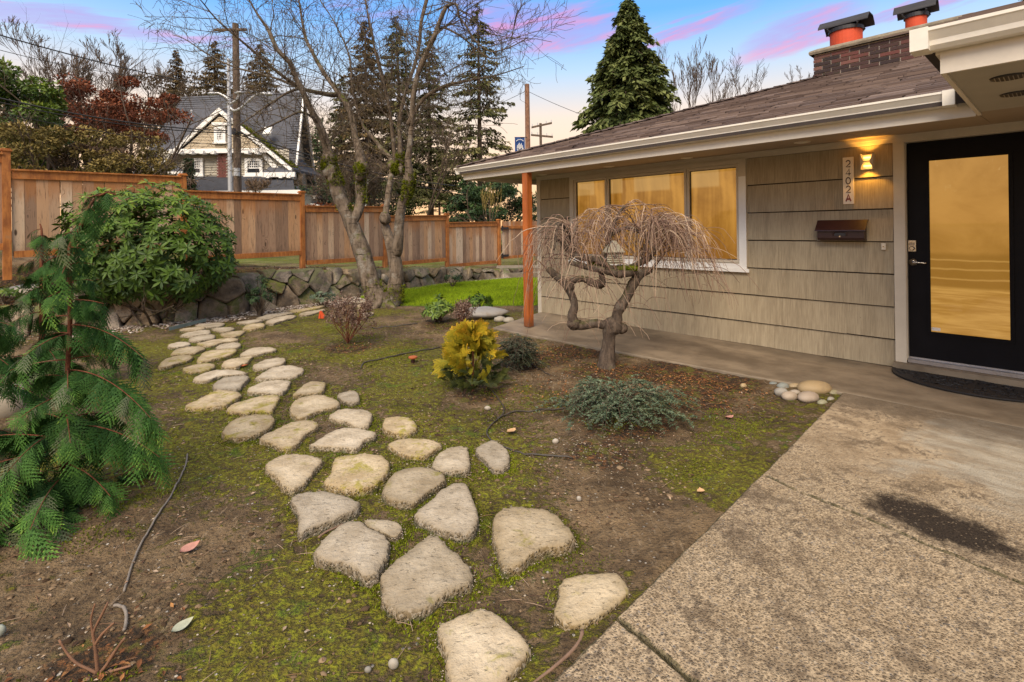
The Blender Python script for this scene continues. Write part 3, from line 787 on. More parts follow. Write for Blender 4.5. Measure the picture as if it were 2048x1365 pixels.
def axis(segs):
    out = [np.arange(a, b, d) for a, b, d in segs]
    return np.concatenate(out + [[segs[-1][1]]])
gx = np.concatenate([[-400, -220, -120, -70, -45, -30, -22, -17, -14.5, -12.5], axis([(-11, -6, .10), (-6, -3.5, .055), (-3.5, 3.2, .032), (3.2, 5, .12)]), [6, 8, 11, 15, 22, 32, 50, 90, 180, 400]])
gy = np.concatenate([[-300, -120, -50, -20, -8, -3, -1, .3], axis([(.9, 4.2, .026), (4.2, 8, .045), (8, 13, .06), (13, 19, .10)]), [19.8, 21, 23, 26, 30, 36, 46, 60, 80, 120, 200, 400, 700]])
GX, GY = np.meshgrid(gx, gy, indexing='xy'); GP = np.stack([GX.ravel(), GY.ravel()], 1)
GZ = terrain(GP)
sdist, _, _ = wallinfo(GP)
fine = (np.abs(GP[:, 0]) < 12) & (GP[:, 1] > .5) & (GP[:, 1] < 20)
bumps = .012 * vnoise(GP, 3.1, 1) + .009 * vnoise(GP, 9.3, 2) + .006 * vnoise(GP, 23, 3)
bed = np.array([to_local(np.array([x, y, 0.]))[:2] for x, y in GP])
dw_ = bed[:, 1] - (1.222 + .049 * np.clip(bed[:, 0] - .14, 0, 5)); dd_ = bed[:, 0] - (.125 - .043 * (bed[:, 1] - 1.22)); dl_ = bed[:, 0] - 4.33 - .33 * (1.42 - bed[:, 1])
under = ((dd_ < -.05) & (bed[:, 1] > 1.0) & (bed[:, 1] < 9)) | ((dw_ < -.05) & (dl_ < -.05) & (bed[:, 0] > -8) & (bed[:, 1] > -8))
edge_d = np.minimum(np.where(dl_ < .1, np.abs(dw_), 9), np.where(bed[:, 1] > 1.2, np.abs(dd_), 9))
GZ = GZ + fine * .026 * np.exp(-(edge_d / .16) ** 2)
GZ = GZ + np.where(fine, bumps, 0)
GZ = np.where(under, -.03, GZ)
ny, nx = GX.shape
idx = np.arange(ny * nx).reshape(ny, nx)
mb = MB(); mb.add(np.column_stack([GP, GZ]), [np.stack([idx[:-1, :-1], idx[:-1, 1:], idx[1:, 1:], idx[1:, :-1]], -1).reshape(-1, 4)])
ground = mb.build('ground', 'ground', smooth=True, kind='structure')
def gattr(name, vals):
    a = ground.data.attributes.new(name, 'FLOAT', 'POINT'); a.data.foreach_set('value', vals.astype(np.float32))
lawn_in = inpoly(GP, LAWN); far_lawn = ss((sdist - 3.0) / .6) * (GP[:, 1] < 60) * (GP[:, 0] < 1)
gattr('lawn', np.maximum(lawn_in * 1.0, far_lawn * np.clip(.35 + .5 * vnoise(GP, .9, 77), 0, .8)))
def blob(px, py, r, P=GP):
    c = onz(px, py)[:2]; return np.exp(-((np.linalg.norm(P - c, axis=1) / r) ** 2))
mul = np.zeros(len(GP))
for px, py, r in ((1210, 745, .5), (1340, 750, .5), (1450, 765, .4), (1250, 850, .4), (1150, 705, .4), (1080, 720, .4), (1200, 910, .26), (960, 790, .28), (700, 695, .35), (900, 650, .5), (200, 1330, .22), (1400, 800, .35), (80, 760, .5)):
    mul = np.maximum(mul, blob(px, py, r))
mul = np.maximum(mul, .8 * ss((sdist + .55) / .3) * ss((1.9 - sdist) / .5))
gattr('mulch', mul * (1 - lawn_in))
dst = np.full(len(GP), 9.)
near = fine & (GP[:, 1] < 12)
for sxy in STONE_XY:
    m = near & (np.linalg.norm(GP - sxy.mean(0), axis=1) < 1.1)
    if m.any():
        d = polydist(GP[m], sxy); d[inpoly(GP[m], sxy)] = 0; dst[m] = np.minimum(dst[m], d)
moss = .41 + .42 * vnoise(GP, 1.25, 8) + .34 * np.exp(-dst / .09) - .6 * mul
for px, py, r, a in ((660, 690, .8, .12), (540, 620, 1.2, -.1), (380, 920, .5, .15), (1450, 900, .55, .25), (1500, 860, .5, .25), (800, 960, .3, .1), (760, 720, .7, .3), (900, 860, .5, .2), (680, 960, .4, .2), (430, 1100, .3, -.25), (1250, 1010, .35, -.3), (840, 760, .4, .1), (620, 1230, .25, .02), (450, 1250, .3, -.1), (300, 1180, .35, -.15)):
    moss = moss + a * blob(px, py, r)
gattr('moss', np.clip(moss, 0, 1))
grav = .5 * ss((sdist + .75) / .35) * ss((.2 - sdist) / .2) + .18 * blob(1200, 900, .4) + .14 * blob(1150, 760, .6)
grav = np.maximum(grav, .8 * np.exp(-(polydist(GP, LAWN[1:7][:6]) / .10) ** 2) * (sdist > -1.2) * (GP[:, 0] < 1.5))
gattr('gravel', grav)

# ---------------------------------------------------------------- stepping-stone path
path = empty('path', kind='structure')
def make_stone(xy, h, seed, flatness=1.0):
    r = np.random.default_rng(seed); c = xy.mean(0); q = xy - c; n = len(q)
    size = math.sqrt(np.mean(np.sum(q ** 2, 1)))
    # finer outline with a little raggedness
    k = 3; q = np.concatenate([q * (1 - j / k) + np.roll(q, -1, 0) * (j / k) for j in range(k)], 1).reshape(-1, 2)
    q = q * (1 + .026 * vnoise(q, 22, seed) + .022 * vnoise(q, 55, seed + 5) + .012 * vnoise(q, 120, seed + 6))[:, None]
    n = len(q)
    ringdef = [(1.03, -.3, 1.0), (1.01, .30, .95), (1.0, .66, .80), (.975, .88, .60), (.94, .98, .46), (.85, 1.02, .32), (.58, 1.05, .12), (.28, 1.06, 0.0)]
    V = []; A = []
    for sc, zz, e in ringdef:
        p = q * sc
        z = h * zz + (.010 * vnoise(p, 7, seed + 9) + .005 * vnoise(p, 21, seed + 2)) * (size / .22) * (zz > .5)
        if zz > .2 and zz < 1.0: p = p * (1 + .028 * vnoise(p, 34, seed + 3) + .018 * vnoise(p, 80, seed + int(zz * 100)))[:, None]; z = z + .004 * vnoise(p, 70, seed + 8)
        V.append(np.column_stack([p, z])); A.append(np.full(n, e))
    V.append(np.array([[0, 0, h * 1.06 + .004]])); A.append([0.0])
    i = np.arange(n); j = (i + 1) % n; F = []
    for a in range(len(ringdef) - 1):
        F.append(np.stack([a * n + i, a * n + j, (a + 1) * n + j, (a + 1) * n + i], 1))
    a = len(ringdef) - 1
    tri = np.stack([a * n + i, a * n + j, np.full(n, (a + 1) * n)], 1)
    m = MB(); m.add(np.concatenate(V), [np.concatenate(F), tri], 0, np.concatenate(A))
    return m.mesh('stepping_stone', 'step_stone', True), c
for k, xy in enumerate(STONE_XY):
    D = xy[:, 1].mean(); h = .044 if D < 3.2 else (.038 if D < 4.6 else .032)
    if k in (5, 11, 12, 21): h *= .8
    me, c = make_stone(xy, h, 100 + k)
    link('stepping_stone', me, path, (c[0], c[1], gz(*c)))

# ---------------------------------------------------------------- concrete: walkway along the house, driveway slabs
def slab(name, poly, z0, z1, mat, parent, inset=.035, bev=.008):
    """poly local (s,t), counter-clockwise"""
    p = np.array(poly, float)
    if np.sum(p[:, 0] * np.roll(p[:, 1], -1) - np.roll(p[:, 0], -1) * p[:, 1]) < 0: p = p[::-1]
    out = []
    for i in range(len(p)):
        a, b = p[i], p[(i + 1) % len(p)]; m = max(1, int(np.linalg.norm(b - a) / .05)); m = min(m, 90)
        for j in range(m): out.append(a + (b - a) * j / m)
    p = np.array(out); n = len(p)
    p = p + .004 * np.stack([vnoise(p, 40, 4), vnoise(p, 40, 5)], 1)
    tg = unit(np.roll(p, -1, 0) - np.roll(p, 1, 0)); nr = np.stack([-tg[:, 1], tg[:, 0]], 1)
    bz = bev * (1 + .6 * vnoise(p, 22, 6))
    V = np.concatenate([np.column_stack([p, np.full(n, z0)]), np.column_stack([p, z1 - bz]), np.column_stack([p + nr * bev * 1.2, np.full(n, z1 - .001)]), np.column_stack([p + nr * inset, np.full(n, z1)])])
    A = np.concatenate([np.ones(n), np.ones(n), np.full(n, .9), np.zeros(n)])
    i = np.arange(n); j = (i + 1) % n
    F = [np.concatenate([np.stack([a * n + i, a * n + j, (a + 1) * n + j, (a + 1) * n + i], 1) for a in range(3)]), (3 * n + i)[None]]
    return MB().add(V, F, 0, A).build(name, mat, parent)
walk = empty('walkway', HLOC, HROT, kind='structure')
slab('slab', [(4.33, 1.42), (3.56, 1.415), (.86, 1.27), (.14, 1.222), (-5, 1.19), (-5, -.2), (4.83, -.2)], -.08, .047, 'walk', walk)
drive = empty('driveway', HLOC, HROT, kind='structure')
def jit(a, b, n, amp, seed):
    r = np.random.default_rng(seed); t = np.linspace(0, 1, n)[:, None]; a = np.array(a); b = np.array(b)
    d = unit(b - a); nn = np.array([-d[1], d[0]])
    return a + (b - a) * t + nn * (amp * vnoise(t * 9, 1, seed) + amp * .5 * vnoise(t * 31, 1, seed + 1))[:, None]
L1 = lambda n: tuple(to_local(onz(*n, .05))[:2])
c1 = jit((.022, 3.145), (-5.0, 3.92), 90, .026, 3); c2 = jit((-.05, 4.585), (-5, 5.3), 50, .02, 4)
gap = np.array([0, .004])
e0, e1, e2, e3 = (.125, 1.226), tuple(c1[0]), tuple(c2[0]), (-.14, 6.8)
slab('slab', [e0, (.08, 2.0)] + [tuple(q - gap) for q in c1] + [(-5, 1.196)], -.08, .0515, 'driveway', drive, .02)
slab('slab', [tuple(q + gap) for q in c1] + [tuple(q - gap) for q in c2[::-1]], -.08, .053, 'driveway', drive, .02)
slab('slab', [tuple(q + gap) for q in c2] + [(-5, 6.8), e3], -.08, .049, 'driveway', drive, .02)

# ---------------------------------------------------------------- dry-stone retaining wall
rw = empty('retaining_wall', label='low mossy dry-stone retaining wall of dark angular rocks below the wooden fence', category='stone wall')
seg = np.linalg.norm(np.diff(WB, axis=0), axis=1); cum = np.concatenate([[0], np.cumsum(seg)])
def wall_at(u):
    i = np.clip(np.searchsorted(cum, u, side='right') - 1, 0, len(seg) - 1); f = (u - cum[i]) / seg[i]
    return WB[i] + (WB[i + 1] - WB[i]) * f, WH[i] + (WH[i + 1] - WH[i]) * f, unit(WB[min(i + 1, len(WB) - 1)] - WB[i])
r = np.random.default_rng(5)
pts = []
u = cum[1]
uend = cum[15]
row = 0
U0 = np.arange(cum[1], uend, .47)
for u in U0:
    _, h, _ = wall_at(u); nrow = 1 if h < .22 else (2 if h < .62 else 3)
    for q in range(nrow):
        pts.append((u + r.uniform(-.17, .17) + (.23 if q % 2 else 0), h * (q + .5) / nrow + r.uniform(-.08, .08)))
pts = np.array([p for p in pts if r.uniform() > .16] + [(p[0] + r.uniform(-.2, .2), p[1] + r.uniform(-.15, .15)) for p in pts if r.uniform() < .22])
def clip(poly, n, d):
    out = []
    for i in range(len(poly)):
        a, b = poly[i], poly[(i + 1) % len(poly)]; fa, fb = a @ n - d, b @ n - d
        if fa <= 0: out.append(a)
        if fa * fb < 0: out.append(a + (b - a) * fa / (fa - fb))
    return out
for k, (u, v) in enumerate(pts):
    _, h, _ = wall_at(u)
    top = h + r.uniform(-.03, .05)
    poly = [np.array(q) for q in ((u - .6, -.05), (u + .6, -.05), (u + .6, top), (u - .6, top))]
    for j in np.argsort(np.linalg.norm(pts - pts[k], axis=1))[1:12]:
        n = pts[j] - pts[k]; L = np.linalg.norm(n); n = n / L
        poly = clip(poly, n, n @ (pts[j] + pts[k]) / 2 - .006)
        if len(poly) < 3: break
    if len(poly) < 3: continue
    p = np.array(poly)
    p = np.concatenate([p * .93 + np.roll(p, -1, 0) * .07, p * .5 + np.roll(p, -1, 0) * .5 + r.normal(0, .012, p.shape), p * .07 + np.roll(p, -1, 0) * .93], 1).reshape(-1, 2)
    c = p.mean(0); q = p - c
    if np.sum(q[:, 0] * np.roll(q[:, 1], -1) - np.roll(q[:, 0], -1) * q[:, 1]) < 0: q = q[::-1]
    base, hh, tg = wall_at(np.clip(c[0], cum[0], cum[-1] - .01)); nrm = np.array([tg[1], -tg[0]])       # towards the garden
    out = r.uniform(.02, .12); tiltx, tilty = r.uniform(-.35, .35), r.uniform(-.25, .35)
    V = []
    for sc, dp in ((1.0, -.22), (1.0, out * .55), (.965, out * .9), (.86, out + .018), (.42, out + .026)):
        w = q * sc; dpt = dp + (w[:, 0] * tiltx + w[:, 1] * -tilty) * (dp > 0) + .020 * vnoise(w, 9, k) * (dp > 0)
        vv = c[1] + w[:, 1]; uu = w[:, 0]
        lean = -.30 * vv + .06
        P = base[None] + tg[None] * uu[:, None] + nrm[None] * (dpt + lean)[:, None]
        V.append(np.column_stack([P, vv]))
    n_ = len(q); i = np.arange(n_); j = (i + 1) % n_
    F = [np.concatenate([np.stack([a * n_ + i, a * n_ + j, (a + 1) * n_ + j, (a + 1) * n_ + i], 1) for a in range(4)]), (4 * n_ + i)[None]]
    V = np.concatenate(V); o3 = V.mean(0)
    m = MB(); m.add(V - o3, F)
    link('stone', m.mesh('stone', 'rock', False), rw, tuple(o3))

# ---------------------------------------------------------------- fence
FH = 1.35
def fD(x): return FOC * FH / (178 - .0968 * (x - 22))
fdir = unit(np.append(at(998, 460, fD(998))[:2] - at(14, 460, fD(14))[:2], 0)); fn = np.array([fdir[1], -fdir[0], 0])
frot = math.atan2(fdir[1], fdir[0])
fence = empty('fence', label='stepped cedar fence with weathered grey-brown boards between orange posts and rails', category='fence')
PANELS = [((-170, 296), (5, 306.5), (-170, 540), (8, 500)), ((22, 338.5), (360, 352.8), (27, 516.5), (363, 499)), ((373, 381), (600, 388.6), (376, 525), (602, 511)),
          ((609.5, 411.6), (765, 413), (612, 531), (765, 521)), ((774, 431.6), (890, 430.5), (776, 533.5), (892, 523)), ((897, 444.8), (993, 443.4), (899, 536), (994, 527))]
bm_ = MB(); bm_.box(-.0685, .0685, -.009, .009, 0, 1.25)
board_me = bm_.mesh('board', 'fence_board')
def bar(name, a, b, h, th, off, mat, parent):
    """rail from a to b (its top edge), height h, thickness th, pushed off the fence plane towards the garden"""
    a = np.asarray(a); b = np.asarray(b); d = b - a; L = np.linalg.norm(d); m = MB()
    N = fn * th
    V = []
    for e in (a, b):
        for z in (-h, 0):
            for o_ in (off - th / 2, off + th / 2): V.append(e + np.array([0, 0, z]) + fn * o_ - a)
    m.add(V, [(0, 1, 3, 2), (4, 6, 7, 5), (0, 4, 5, 1), (2, 3, 7, 6), (0, 2, 6, 4), (1, 5, 7, 3)])
    return link(name, m.mesh(name, mat), parent, tuple(a))
for tl, tr, bl, br in PANELS:
    TL, TR, BL, BR = (at(*q, fD(q[0])) for q in (tl, tr, bl, br))
    L = np.linalg.norm((TR - TL)[:2]); n = int(round(L / .139)); w = L / n
    for i in range(n):
        f = (i + .5) / n; T = TL + (TR - TL) * f; B = BL + (BR - BL) * f; z1 = T[2] - .03; z0 = B[2] + .03
        link('board', board_me, fence, (T[0] + fn[0] * r.uniform(-.004, .004), T[1] + fn[1] * r.uniform(-.004, .004), z0), (0, r.uniform(-.004, .004), frot), (w / .139, 1, (z1 - z0) / 1.25))
    bar('top_rail', TL - [0, 0, .022], TR - [0, 0, .022], .125, .02, .022, 'cedar', fence)
    bar('cap_rail', TL, TR, .024, .10, .012, 'cedar', fence)
    bar('bottom_rail', BL + [0, 0, .105], BR + [0, 0, .105], .10, .035, .028, 'cedar', fence)
for px, ty, by in ((14, 303, 527), (367, 352, 520), (604.5, 386, 531), (769.5, 412, 533), (894, 430, 537), (998, 441, 538)):
    D = fD(px); T = at(px, ty, D); B = at(px, by, D); m = MB(); hw = .048
    m.box(-hw, hw, -hw, hw, -.25, T[2] - B[2])
    po = link('post', m.mesh('post', 'cedar'), fence, tuple(B + fn * .01), (0, 0, frot))
    m = MB(); hc = .066
    m.box(-hc, hc, -hc, hc, T[2] - B[2], T[2] - B[2] + .022); m.box(-hc * .8, hc * .8, -hc * .8, hc * .8, T[2] - B[2] + .022, T[2] - B[2] + .04)
    link('post_cap', m.mesh('post_cap', 'cedar'), po)
gate = empty('gate', label='low wooden garden gate with black hinges at the right end of the fence', category='gate')
GA, GB = at(1004, 443, fD(1004)), at(1100, 443, fD(1100))
n = int(np.linalg.norm((GB - GA)[:2]) / .105)
for i in range(n):
    T = GA + (GB - GA) * (i + .5) / n; z0 = at(1004, 516, fD(1004))[2]
    link('board', board_me, gate, (T[0], T[1], z0), (0, 0, frot), (.74, 1, (T[2] - z0) / 1.25))
zz = at(1004, 452.5, fD(1004))[2]; bar('rail', [GA[0], GA[1], zz], [GB[0], GB[1], zz], .09, .035, .03, 'cedar', gate)
zz = at(1004, 513, fD(1004))[2]; bar('rail', [GA[0], GA[1], zz], [GB[0], GB[1], zz], .09, .035, .03, 'cedar', gate)
for yy in (457, 512):
    H = at(1002, yy, fD(1002)); m = MB(); m.box(-.05, .30, -.008, .008, -.035, .035); m.box(-.05, .02, -.016, .016, -.08, .08)
    link('hinge', m.mesh('hinge', 'black_metal'), gate, tuple(H + fn * .07), (0, 0, frot))
# ---------------------------------------------------------------- the bungalow
house = empty('house', HLOC, HROT, label='low taupe bungalow with a wide front eave, amber-lit windows and brown shingle roof', category='house')
SOF = lambda t: 2.275 - .058 * t
WL, WR, WD = 4.785, -3.6, -7.0
m = MB()
m.box(1.36, WL, WD, -.004, -.03, .90); m.box(1.36, 4.10, WD, -.16, .90, 2.22); m.box(4.05, WL, WD, -.004, .90, 2.34); m.box(-.05, 1.42, WD, -.004, -.03, 2.34); m.box(1.36, 4.10, WD, -.004, 2.20, 2.34)
m.box(WR, -1.06, WD, -.004, -.03, 2.34); m.box(-1.1, -.05, WD, -.10, -.03, .14); m.box(-1.1, -.05, WD, -.004, 2.20, 2.34); m.box(-1.1, -.05, WD, -.12, .14, 2.22)
wall = m.build('wall', 'roof_base', house)  # dark backing colour deepens the shadow lines between siding courses
# striated shake panels, lower edge proud of the course below
rows = [.042, .308, .623, .937, 1.252, 1.570, 1.887, 2.215]
def shake(s0, s1, z0, z1, k):
    m = MB(); w = s1 - s0; h = z1 - z0; j = r.uniform(-.003, .003)
    lo, hi = .028 + r.uniform(-.001, .0015), .010; h -= .012
    V = [(0, -.01, 0), (w, -.01, 0), (0, lo, j), (w, lo, j), (0, hi, h), (w, hi, h), (0, -.01, h), (w, -.01, h)]
    m.add(V, [(0, 1, 3, 2), (2, 3, 5, 4), (4, 5, 7, 6), (0, 2, 4, 6), (1, 7, 5, 3)])
    link('siding_panel', m.mesh('siding_panel', 'siding'), wall, (s0, 0, z0 + .009))
k = 0
for i in range(7):
    z0, z1 = rows[i], rows[i + 1]
    spans = [(.0, WL - .06)] if i < 3 else [(.0, 1.40), (4.06, WL - .06)]
    if i == 2: spans = [(0., WL - .06)]
    for a, b in spans:
        s = a
        edges = [a]
        s = a + r.uniform(.25, .8)
        while s < b - .2:
            edges.append(s); s += r.choice([.34, .5, .62, 1.0])
        edges.append(b)
        for q in range(len(edges) - 1):
            shake(edges[q] + .0008, edges[q + 1] - .0008, z0, min(z1, 2.205), k); k += 1
m = MB(); m.box(WL - .065, WL + .012, -.05, .032, .03, 2.21); m.build('corner_board', 'trim', house)
m = MB(); m.box(-3.5, WL + .01, .002, .034, 2.205, 2.272); m.box(-3.5, WL + .01, .034, .05, 2.245, 2.27); m.build('frieze_board', 'trim', house)
# siding of the short far end wall
m = MB(); m.box(WL, WL + .01, WD, -.05, -.03, 2.3); m.build('end_wall', 'siding', house)

def frame_box(m, s0, s1, z0, z1, w, t0, t1):
    m.box(s0, s0 + w, t0, t1, z0, z1); m.box(s1 - w, s1, t0, t1, z0, z1)
    m.box(s0 + w, s1 - w, t0, t1, z1 - w, z1); m.box(s0 + w, s1 - w, t0, t1, z0, z0 + w)
# picture window
win = MB()
win.box(1.389, 1.472, -.10, .046, .895, 2.205); win.box(3.998, 4.075, -.10, .046, .895, 2.205)
win.box(1.472, 3.998, -.10, .046, 2.155, 2.205); win.box(1.472, 3.998, -.10, .046, .895, .985)
window = win.build('window', 'trim', house)
m = MB(); m.box(1.36, 4.10, .046, .062, .885, .925); m.build('sill', 'trim_white', window)
m = MB(); m.box(1.3885, 1.473, .0465, .049, .926, 2.0); m.box(1.473, 3.997, .0465, .049, .926, .98); m.build('casing', 'trim_white', window)
for s0, s1 in ((1.472, 2.135), (2.135, 3.380), (3.380, 3.998)):
    m = MB(); frame_box(m, s0 + .003, s1 - .003, .99, 2.152, .032, -.10, .03); sash = m.build('sash', 'trim', window)
    m = MB(); frame_box(m, s0 + .035, s1 - .035, 1.022, 2.12, .008, -.10, .012); m.build('glazing_bead', 'black_metal', sash)
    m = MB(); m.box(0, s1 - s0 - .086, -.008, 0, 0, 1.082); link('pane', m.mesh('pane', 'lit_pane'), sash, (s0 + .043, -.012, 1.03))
# front door
m = MB()
m.box(-.086, -.008, -.12, .052, .115, 2.272); m.box(-1.13, -1.05, -.12, .052, .115, 2.272); m.box(-1.05, -.086, -.12, .052, 2.195, 2.272)
m.box(-.100, -.086, -.12, .006, .13, 2.195); m.box(-.098, -.012, .052, .058, .115, 2.20)
dframe = m.build('door_frame', 'trim', house)
m = MB()
ds0, ds1, dz0, dz1 = -1.036, -.102, .165, 2.188
for a, b, c_, d in ((ds0, -.826, dz0, dz1), (-.243, ds1, dz0, dz1), (-.826, -.243, dz0, .395), (-.826, -.243, 2.035, dz1)):
    m.box(a, b, -.075, -.030, c_, d)
door = m.build('door', 'door_black', house)
m = MB(); frame_box(m, -.826, -.243, .395, 2.035, .026, -.03, -.016); frame_box(m, -.806, -.263, .415, 2.015, .006, -.04, -.011); m.build('glass_trim', 'door_black', door)
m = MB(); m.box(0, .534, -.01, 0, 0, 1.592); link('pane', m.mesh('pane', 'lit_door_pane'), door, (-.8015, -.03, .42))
m = MB(); m.box(-.335, -.272, -.029, -.027, .432, .462); m.build('sticker', 'sign_white', door)
def cyl(m, c, axis_, r0, h, n=20, r1=None, mi=0):
    c = np.array(c, float); ax = unit(axis_); ref = np.array([0, 0, 1.]) if abs(ax[2]) < .9 else np.array([1., 0, 0])
    tubes(m, np.array([c, c + ax * h]), np.array([r0, r0 if r1 is None else r1]), n, mi, cap=True)
m = MB(); m.box(-.166, -.108, -.030, -.008, 1.165, 1.268)
kp = m.build('keypad', 'nickel', door)
for a in range(2):
    for b in range(3):
        m = MB(); m.box(-.155 + b * .014, -.146 + b * .014, -.008, -.003, 1.238 - a * .016, 1.247 - a * .016); m.build('button', 'black_metal', kp)
m = MB(); cyl(m, (-.137, -.008, 1.194), (0, 1, 0), .021, .006, 24); m.build('lock_cylinder', 'black_metal', kp)
m = MB(); cyl(m, (-.137, -.006, 1.194), (0, 1, 0), .015, .012, 20); m.build('thumb_turn', 'nickel', kp)
m = MB(); cyl(m, (-.140, -.030, 1.062), (0, 1, 0), .033, .010, 28); cyl(m, (-.140, -.02, 1.062), (0, 1, 0), .012, .04, 16)
tubes(m, resample([(-.140, .018, 1.062), (-.16, .024, 1.063), (-.20, .022, 1.061), (-.245, .016, 1.058)], 10), np.linspace(.0105, .008, 10), 10, cap=True); m.build('door_handle', 'nickel', door, smooth=True)
m = MB(); m.box(-1.05, -.102, -.12, .035, .118, .150); m.box(-1.05, -.102, -.06, -.025, .150, .163); m.build('threshold', 'aluminium', house)
m = MB(); m.box(-1.16, .0, -.2, .115, .03, .114); m.build('door_step', 'walk', house)

# eaves
EW, EF = 5.36, 1.10
def quad(m, a, b, c_, d, th, mi=0):
    """thin solid under a quad"""
    P = np.array([a, b, c_, d], float); Q = P - [0, 0, th]
    m.add(np.concatenate([P, Q]), [(0, 1, 2, 3), (7, 6, 5, 4), (0, 4, 5, 1), (1, 5, 6, 2), (2, 6, 7, 3), (3, 7, 4, 0)], mi)
m = MB()
quad(m, (-.71, -.004, SOF(0)), (EW - .02, -.004, SOF(0)), (EW - .02, EF - .02, SOF(EF)), (-.71, EF - .02, SOF(EF)), -.012)
m.build('soffit', 'soffit', house)
m = MB(); m.box(WL + .02, EW - .02, WD, -.004, SOF(0), SOF(0) + .012); m.build('end_soffit', 'soffit', house)
m = MB(); quad(m, (-5, -.004, SOF(0) + .001), (-.71, -.004, SOF(0) + .001), (-.71, EF + .08, 2.213), (-5, EF + .08, 2.213), -.012); m.build('porch_soffit', 'soffit', house)
m = MB(); m.box(-.70, EW, EF - .022, EF, 2.20, 2.345); m.box(EW - .022, EW, WD, EF - .022, 2.20, 2.345); m.build('fascia', 'fascia', house)
def gutter(s0, s1, t, z, parent, axis_s=True):
    """K-style gutter: profile swept along s (or along t)"""
    prof = [(0, 0), (.055, 0), (.075, .02), (.078, .045), (.105, .082), (.112, .088), (.112, .104), (.098, .104), (.098, .094), (.06, .04), (.01, .02), (0, .104)]
    m = MB(); V = []
    for s in (s0, s1):
        for a, b in prof: V.append((s, t + a, z + b) if axis_s else (t + a, s, z + b))
    n = len(prof); F = [(i, (i + 1) % n, n + (i + 1) % n, n + i) for i in range(n)] + [tuple(range(n)), tuple(range(2 * n - 1, n - 1, -1))]
    m.add(V, F)
    return m.build('gutter', 'gutter', parent)
g1 = gutter(-.60, EW + .10, EF + .003, 2.288, house)
gutter(WD, EF + .10, EW + .003, 2.288, house, False)
m = MB(); m.box(-.60, -.53, EF + .002, EF + .122, 2.285, 2.396); m.build('end_cap', 'gutter', g1)
# roof: hip at the far end
SL = .325; RZ = 2.392; RT = EF + .08; RS = EW + .08
K = 4.6
def rz(t): return RZ + SL * (RT - t)
m = MB()
P = [(-9, RT, RZ), (RS, RT, RZ), (RS - K, RT - K, RZ + SL * K), (-9, RT - K, RZ + SL * K), (RS, RT - 2 * K, RZ), (-9, RT - 2 * K, RZ)]
m.add(P + [(a, b, c_ - .10) for a, b, c_ in P], [(0, 1, 2, 3), (1, 4, 2), (3, 2, 4, 5), (6, 9, 8, 7), (7, 8, 10), (9, 11, 10, 8), (0, 6, 7, 1), (1, 7, 10, 4), (4, 10, 11, 5)])
roof = m.build('roof', 'roof_base', house)
V = []; A = []; mb = MB(); ex = .135 / math.hypot(1, SL)
nrow = int(K / ex)
ups = np.array([0, SL, 1.0]) / math.hypot(1, SL)
for i in range(nrow):
    t0 = RT - i * ex; s1 = RS - (RT - t0); s0 = -1.6
    n_ = int((s1 - s0) / .31); es = np.linspace(s0, s1, n_ + 1) + np.concatenate([[0], r.uniform(-.05, .05, n_ - 1), [0]]) if n_ > 2 else np.array([s0, s1])
    for q in range(len(es) - 1):
        a, b = es[q], es[q + 1] - .004; dz = r.uniform(.010, .022); dt = r.uniform(-.008, .008)
        x0 = (t0 + dt); x1 = t0 - ex - .01
        mb.add([(a, x0, rz(x0) + dz), (b, x0, rz(x0) + dz + r.uniform(-.003, .003)), (b, x1, rz(x1) + .004), (a, x1, rz(x1) + .004), (a, x0, rz(x0) - .004), (b, x0, rz(x0) - .004)], [(0, 1, 2, 3), (4, 5, 1, 0)], 0, r.uniform(0, 1))
# hip end courses
for i in range(nrow):
    o = i * ex; s0 = RS - o; t1 = RT - o; t0 = RT - 2 * K + o
    for q in np.arange(t0, t1, .33):
        a, b = q, min(q + .325, t1); dz = r.uniform(.010, .022)
        mb.add([(s0, a, RZ + SL * o + dz), (s0 - ex - .01, a, RZ + SL * (o + ex) + .004), (s0 - ex - .01, b, RZ + SL * (o + ex) + .004), (s0, b, RZ + SL * o + dz)], [(0, 3, 2, 1)], 0, r.uniform(0, 1))
# hip ridge caps
for i in range(int(K / .14)):
    o = i * .14; c = np.array([RS - o, RT - o, RZ + SL * o + .03]); d = np.array([-.16, -.16, .16 * SL]); w = np.array([.09, -.09, 0])
    mb.add([c + w * 1.1 - [0, 0, .028], c + [0, 0, .012], c - w * 1.1 - [0, 0, .028], c + d + w - [0, 0, .036], c + d, c + d - w - [0, 0, .036]], [(0, 1, 4, 3), (1, 2, 5, 4)], 0, r.uniform(0, 1))
mb.build('shingles', 'roof_shingle', roof, kind='stuff')

# front wing eave on the right
F2 = 2.66; S2 = -.71
m = MB(); m.box(-5, S2 - .02, EF + .08, F2 - .02, 2.212, 2.224); m.build('wing_soffit', 'soffit_pale', house)
m = MB(); m.box(-5, S2, F2 - .022, F2, 2.20, 2.40); m.box(S2 - .022, S2, EF - .0, F2 - .022, 2.20, 2.40); m.build('wing_fascia', 'fascia', house)
m = MB(); m.box(S2 + .001, S2 + .018, EF + .0, F2 + .0, 2.30, 2.44); m.build('rake_trim', 'fascia', house)
g2 = gutter(-5, S2 + .10, F2 + .003, 2.315, house)
m = MB(); m.box(S2 + .03, S2 + .105, F2 + .001, F2 + .121, 2.312, 2.424); m.build('end_cap', 'gutter', g2)
m = MB(); P = [(-5, F2 + .06, 2.428), (S2 + .08, F2 + .06, 2.428), (S2 - 1.55, F2 - 1.57, 2.428 + .31 * 1.63), (-5, F2 - 1.57, 2.428 + .31 * 1.63), (S2 + .08, EF - .4, 2.44)]
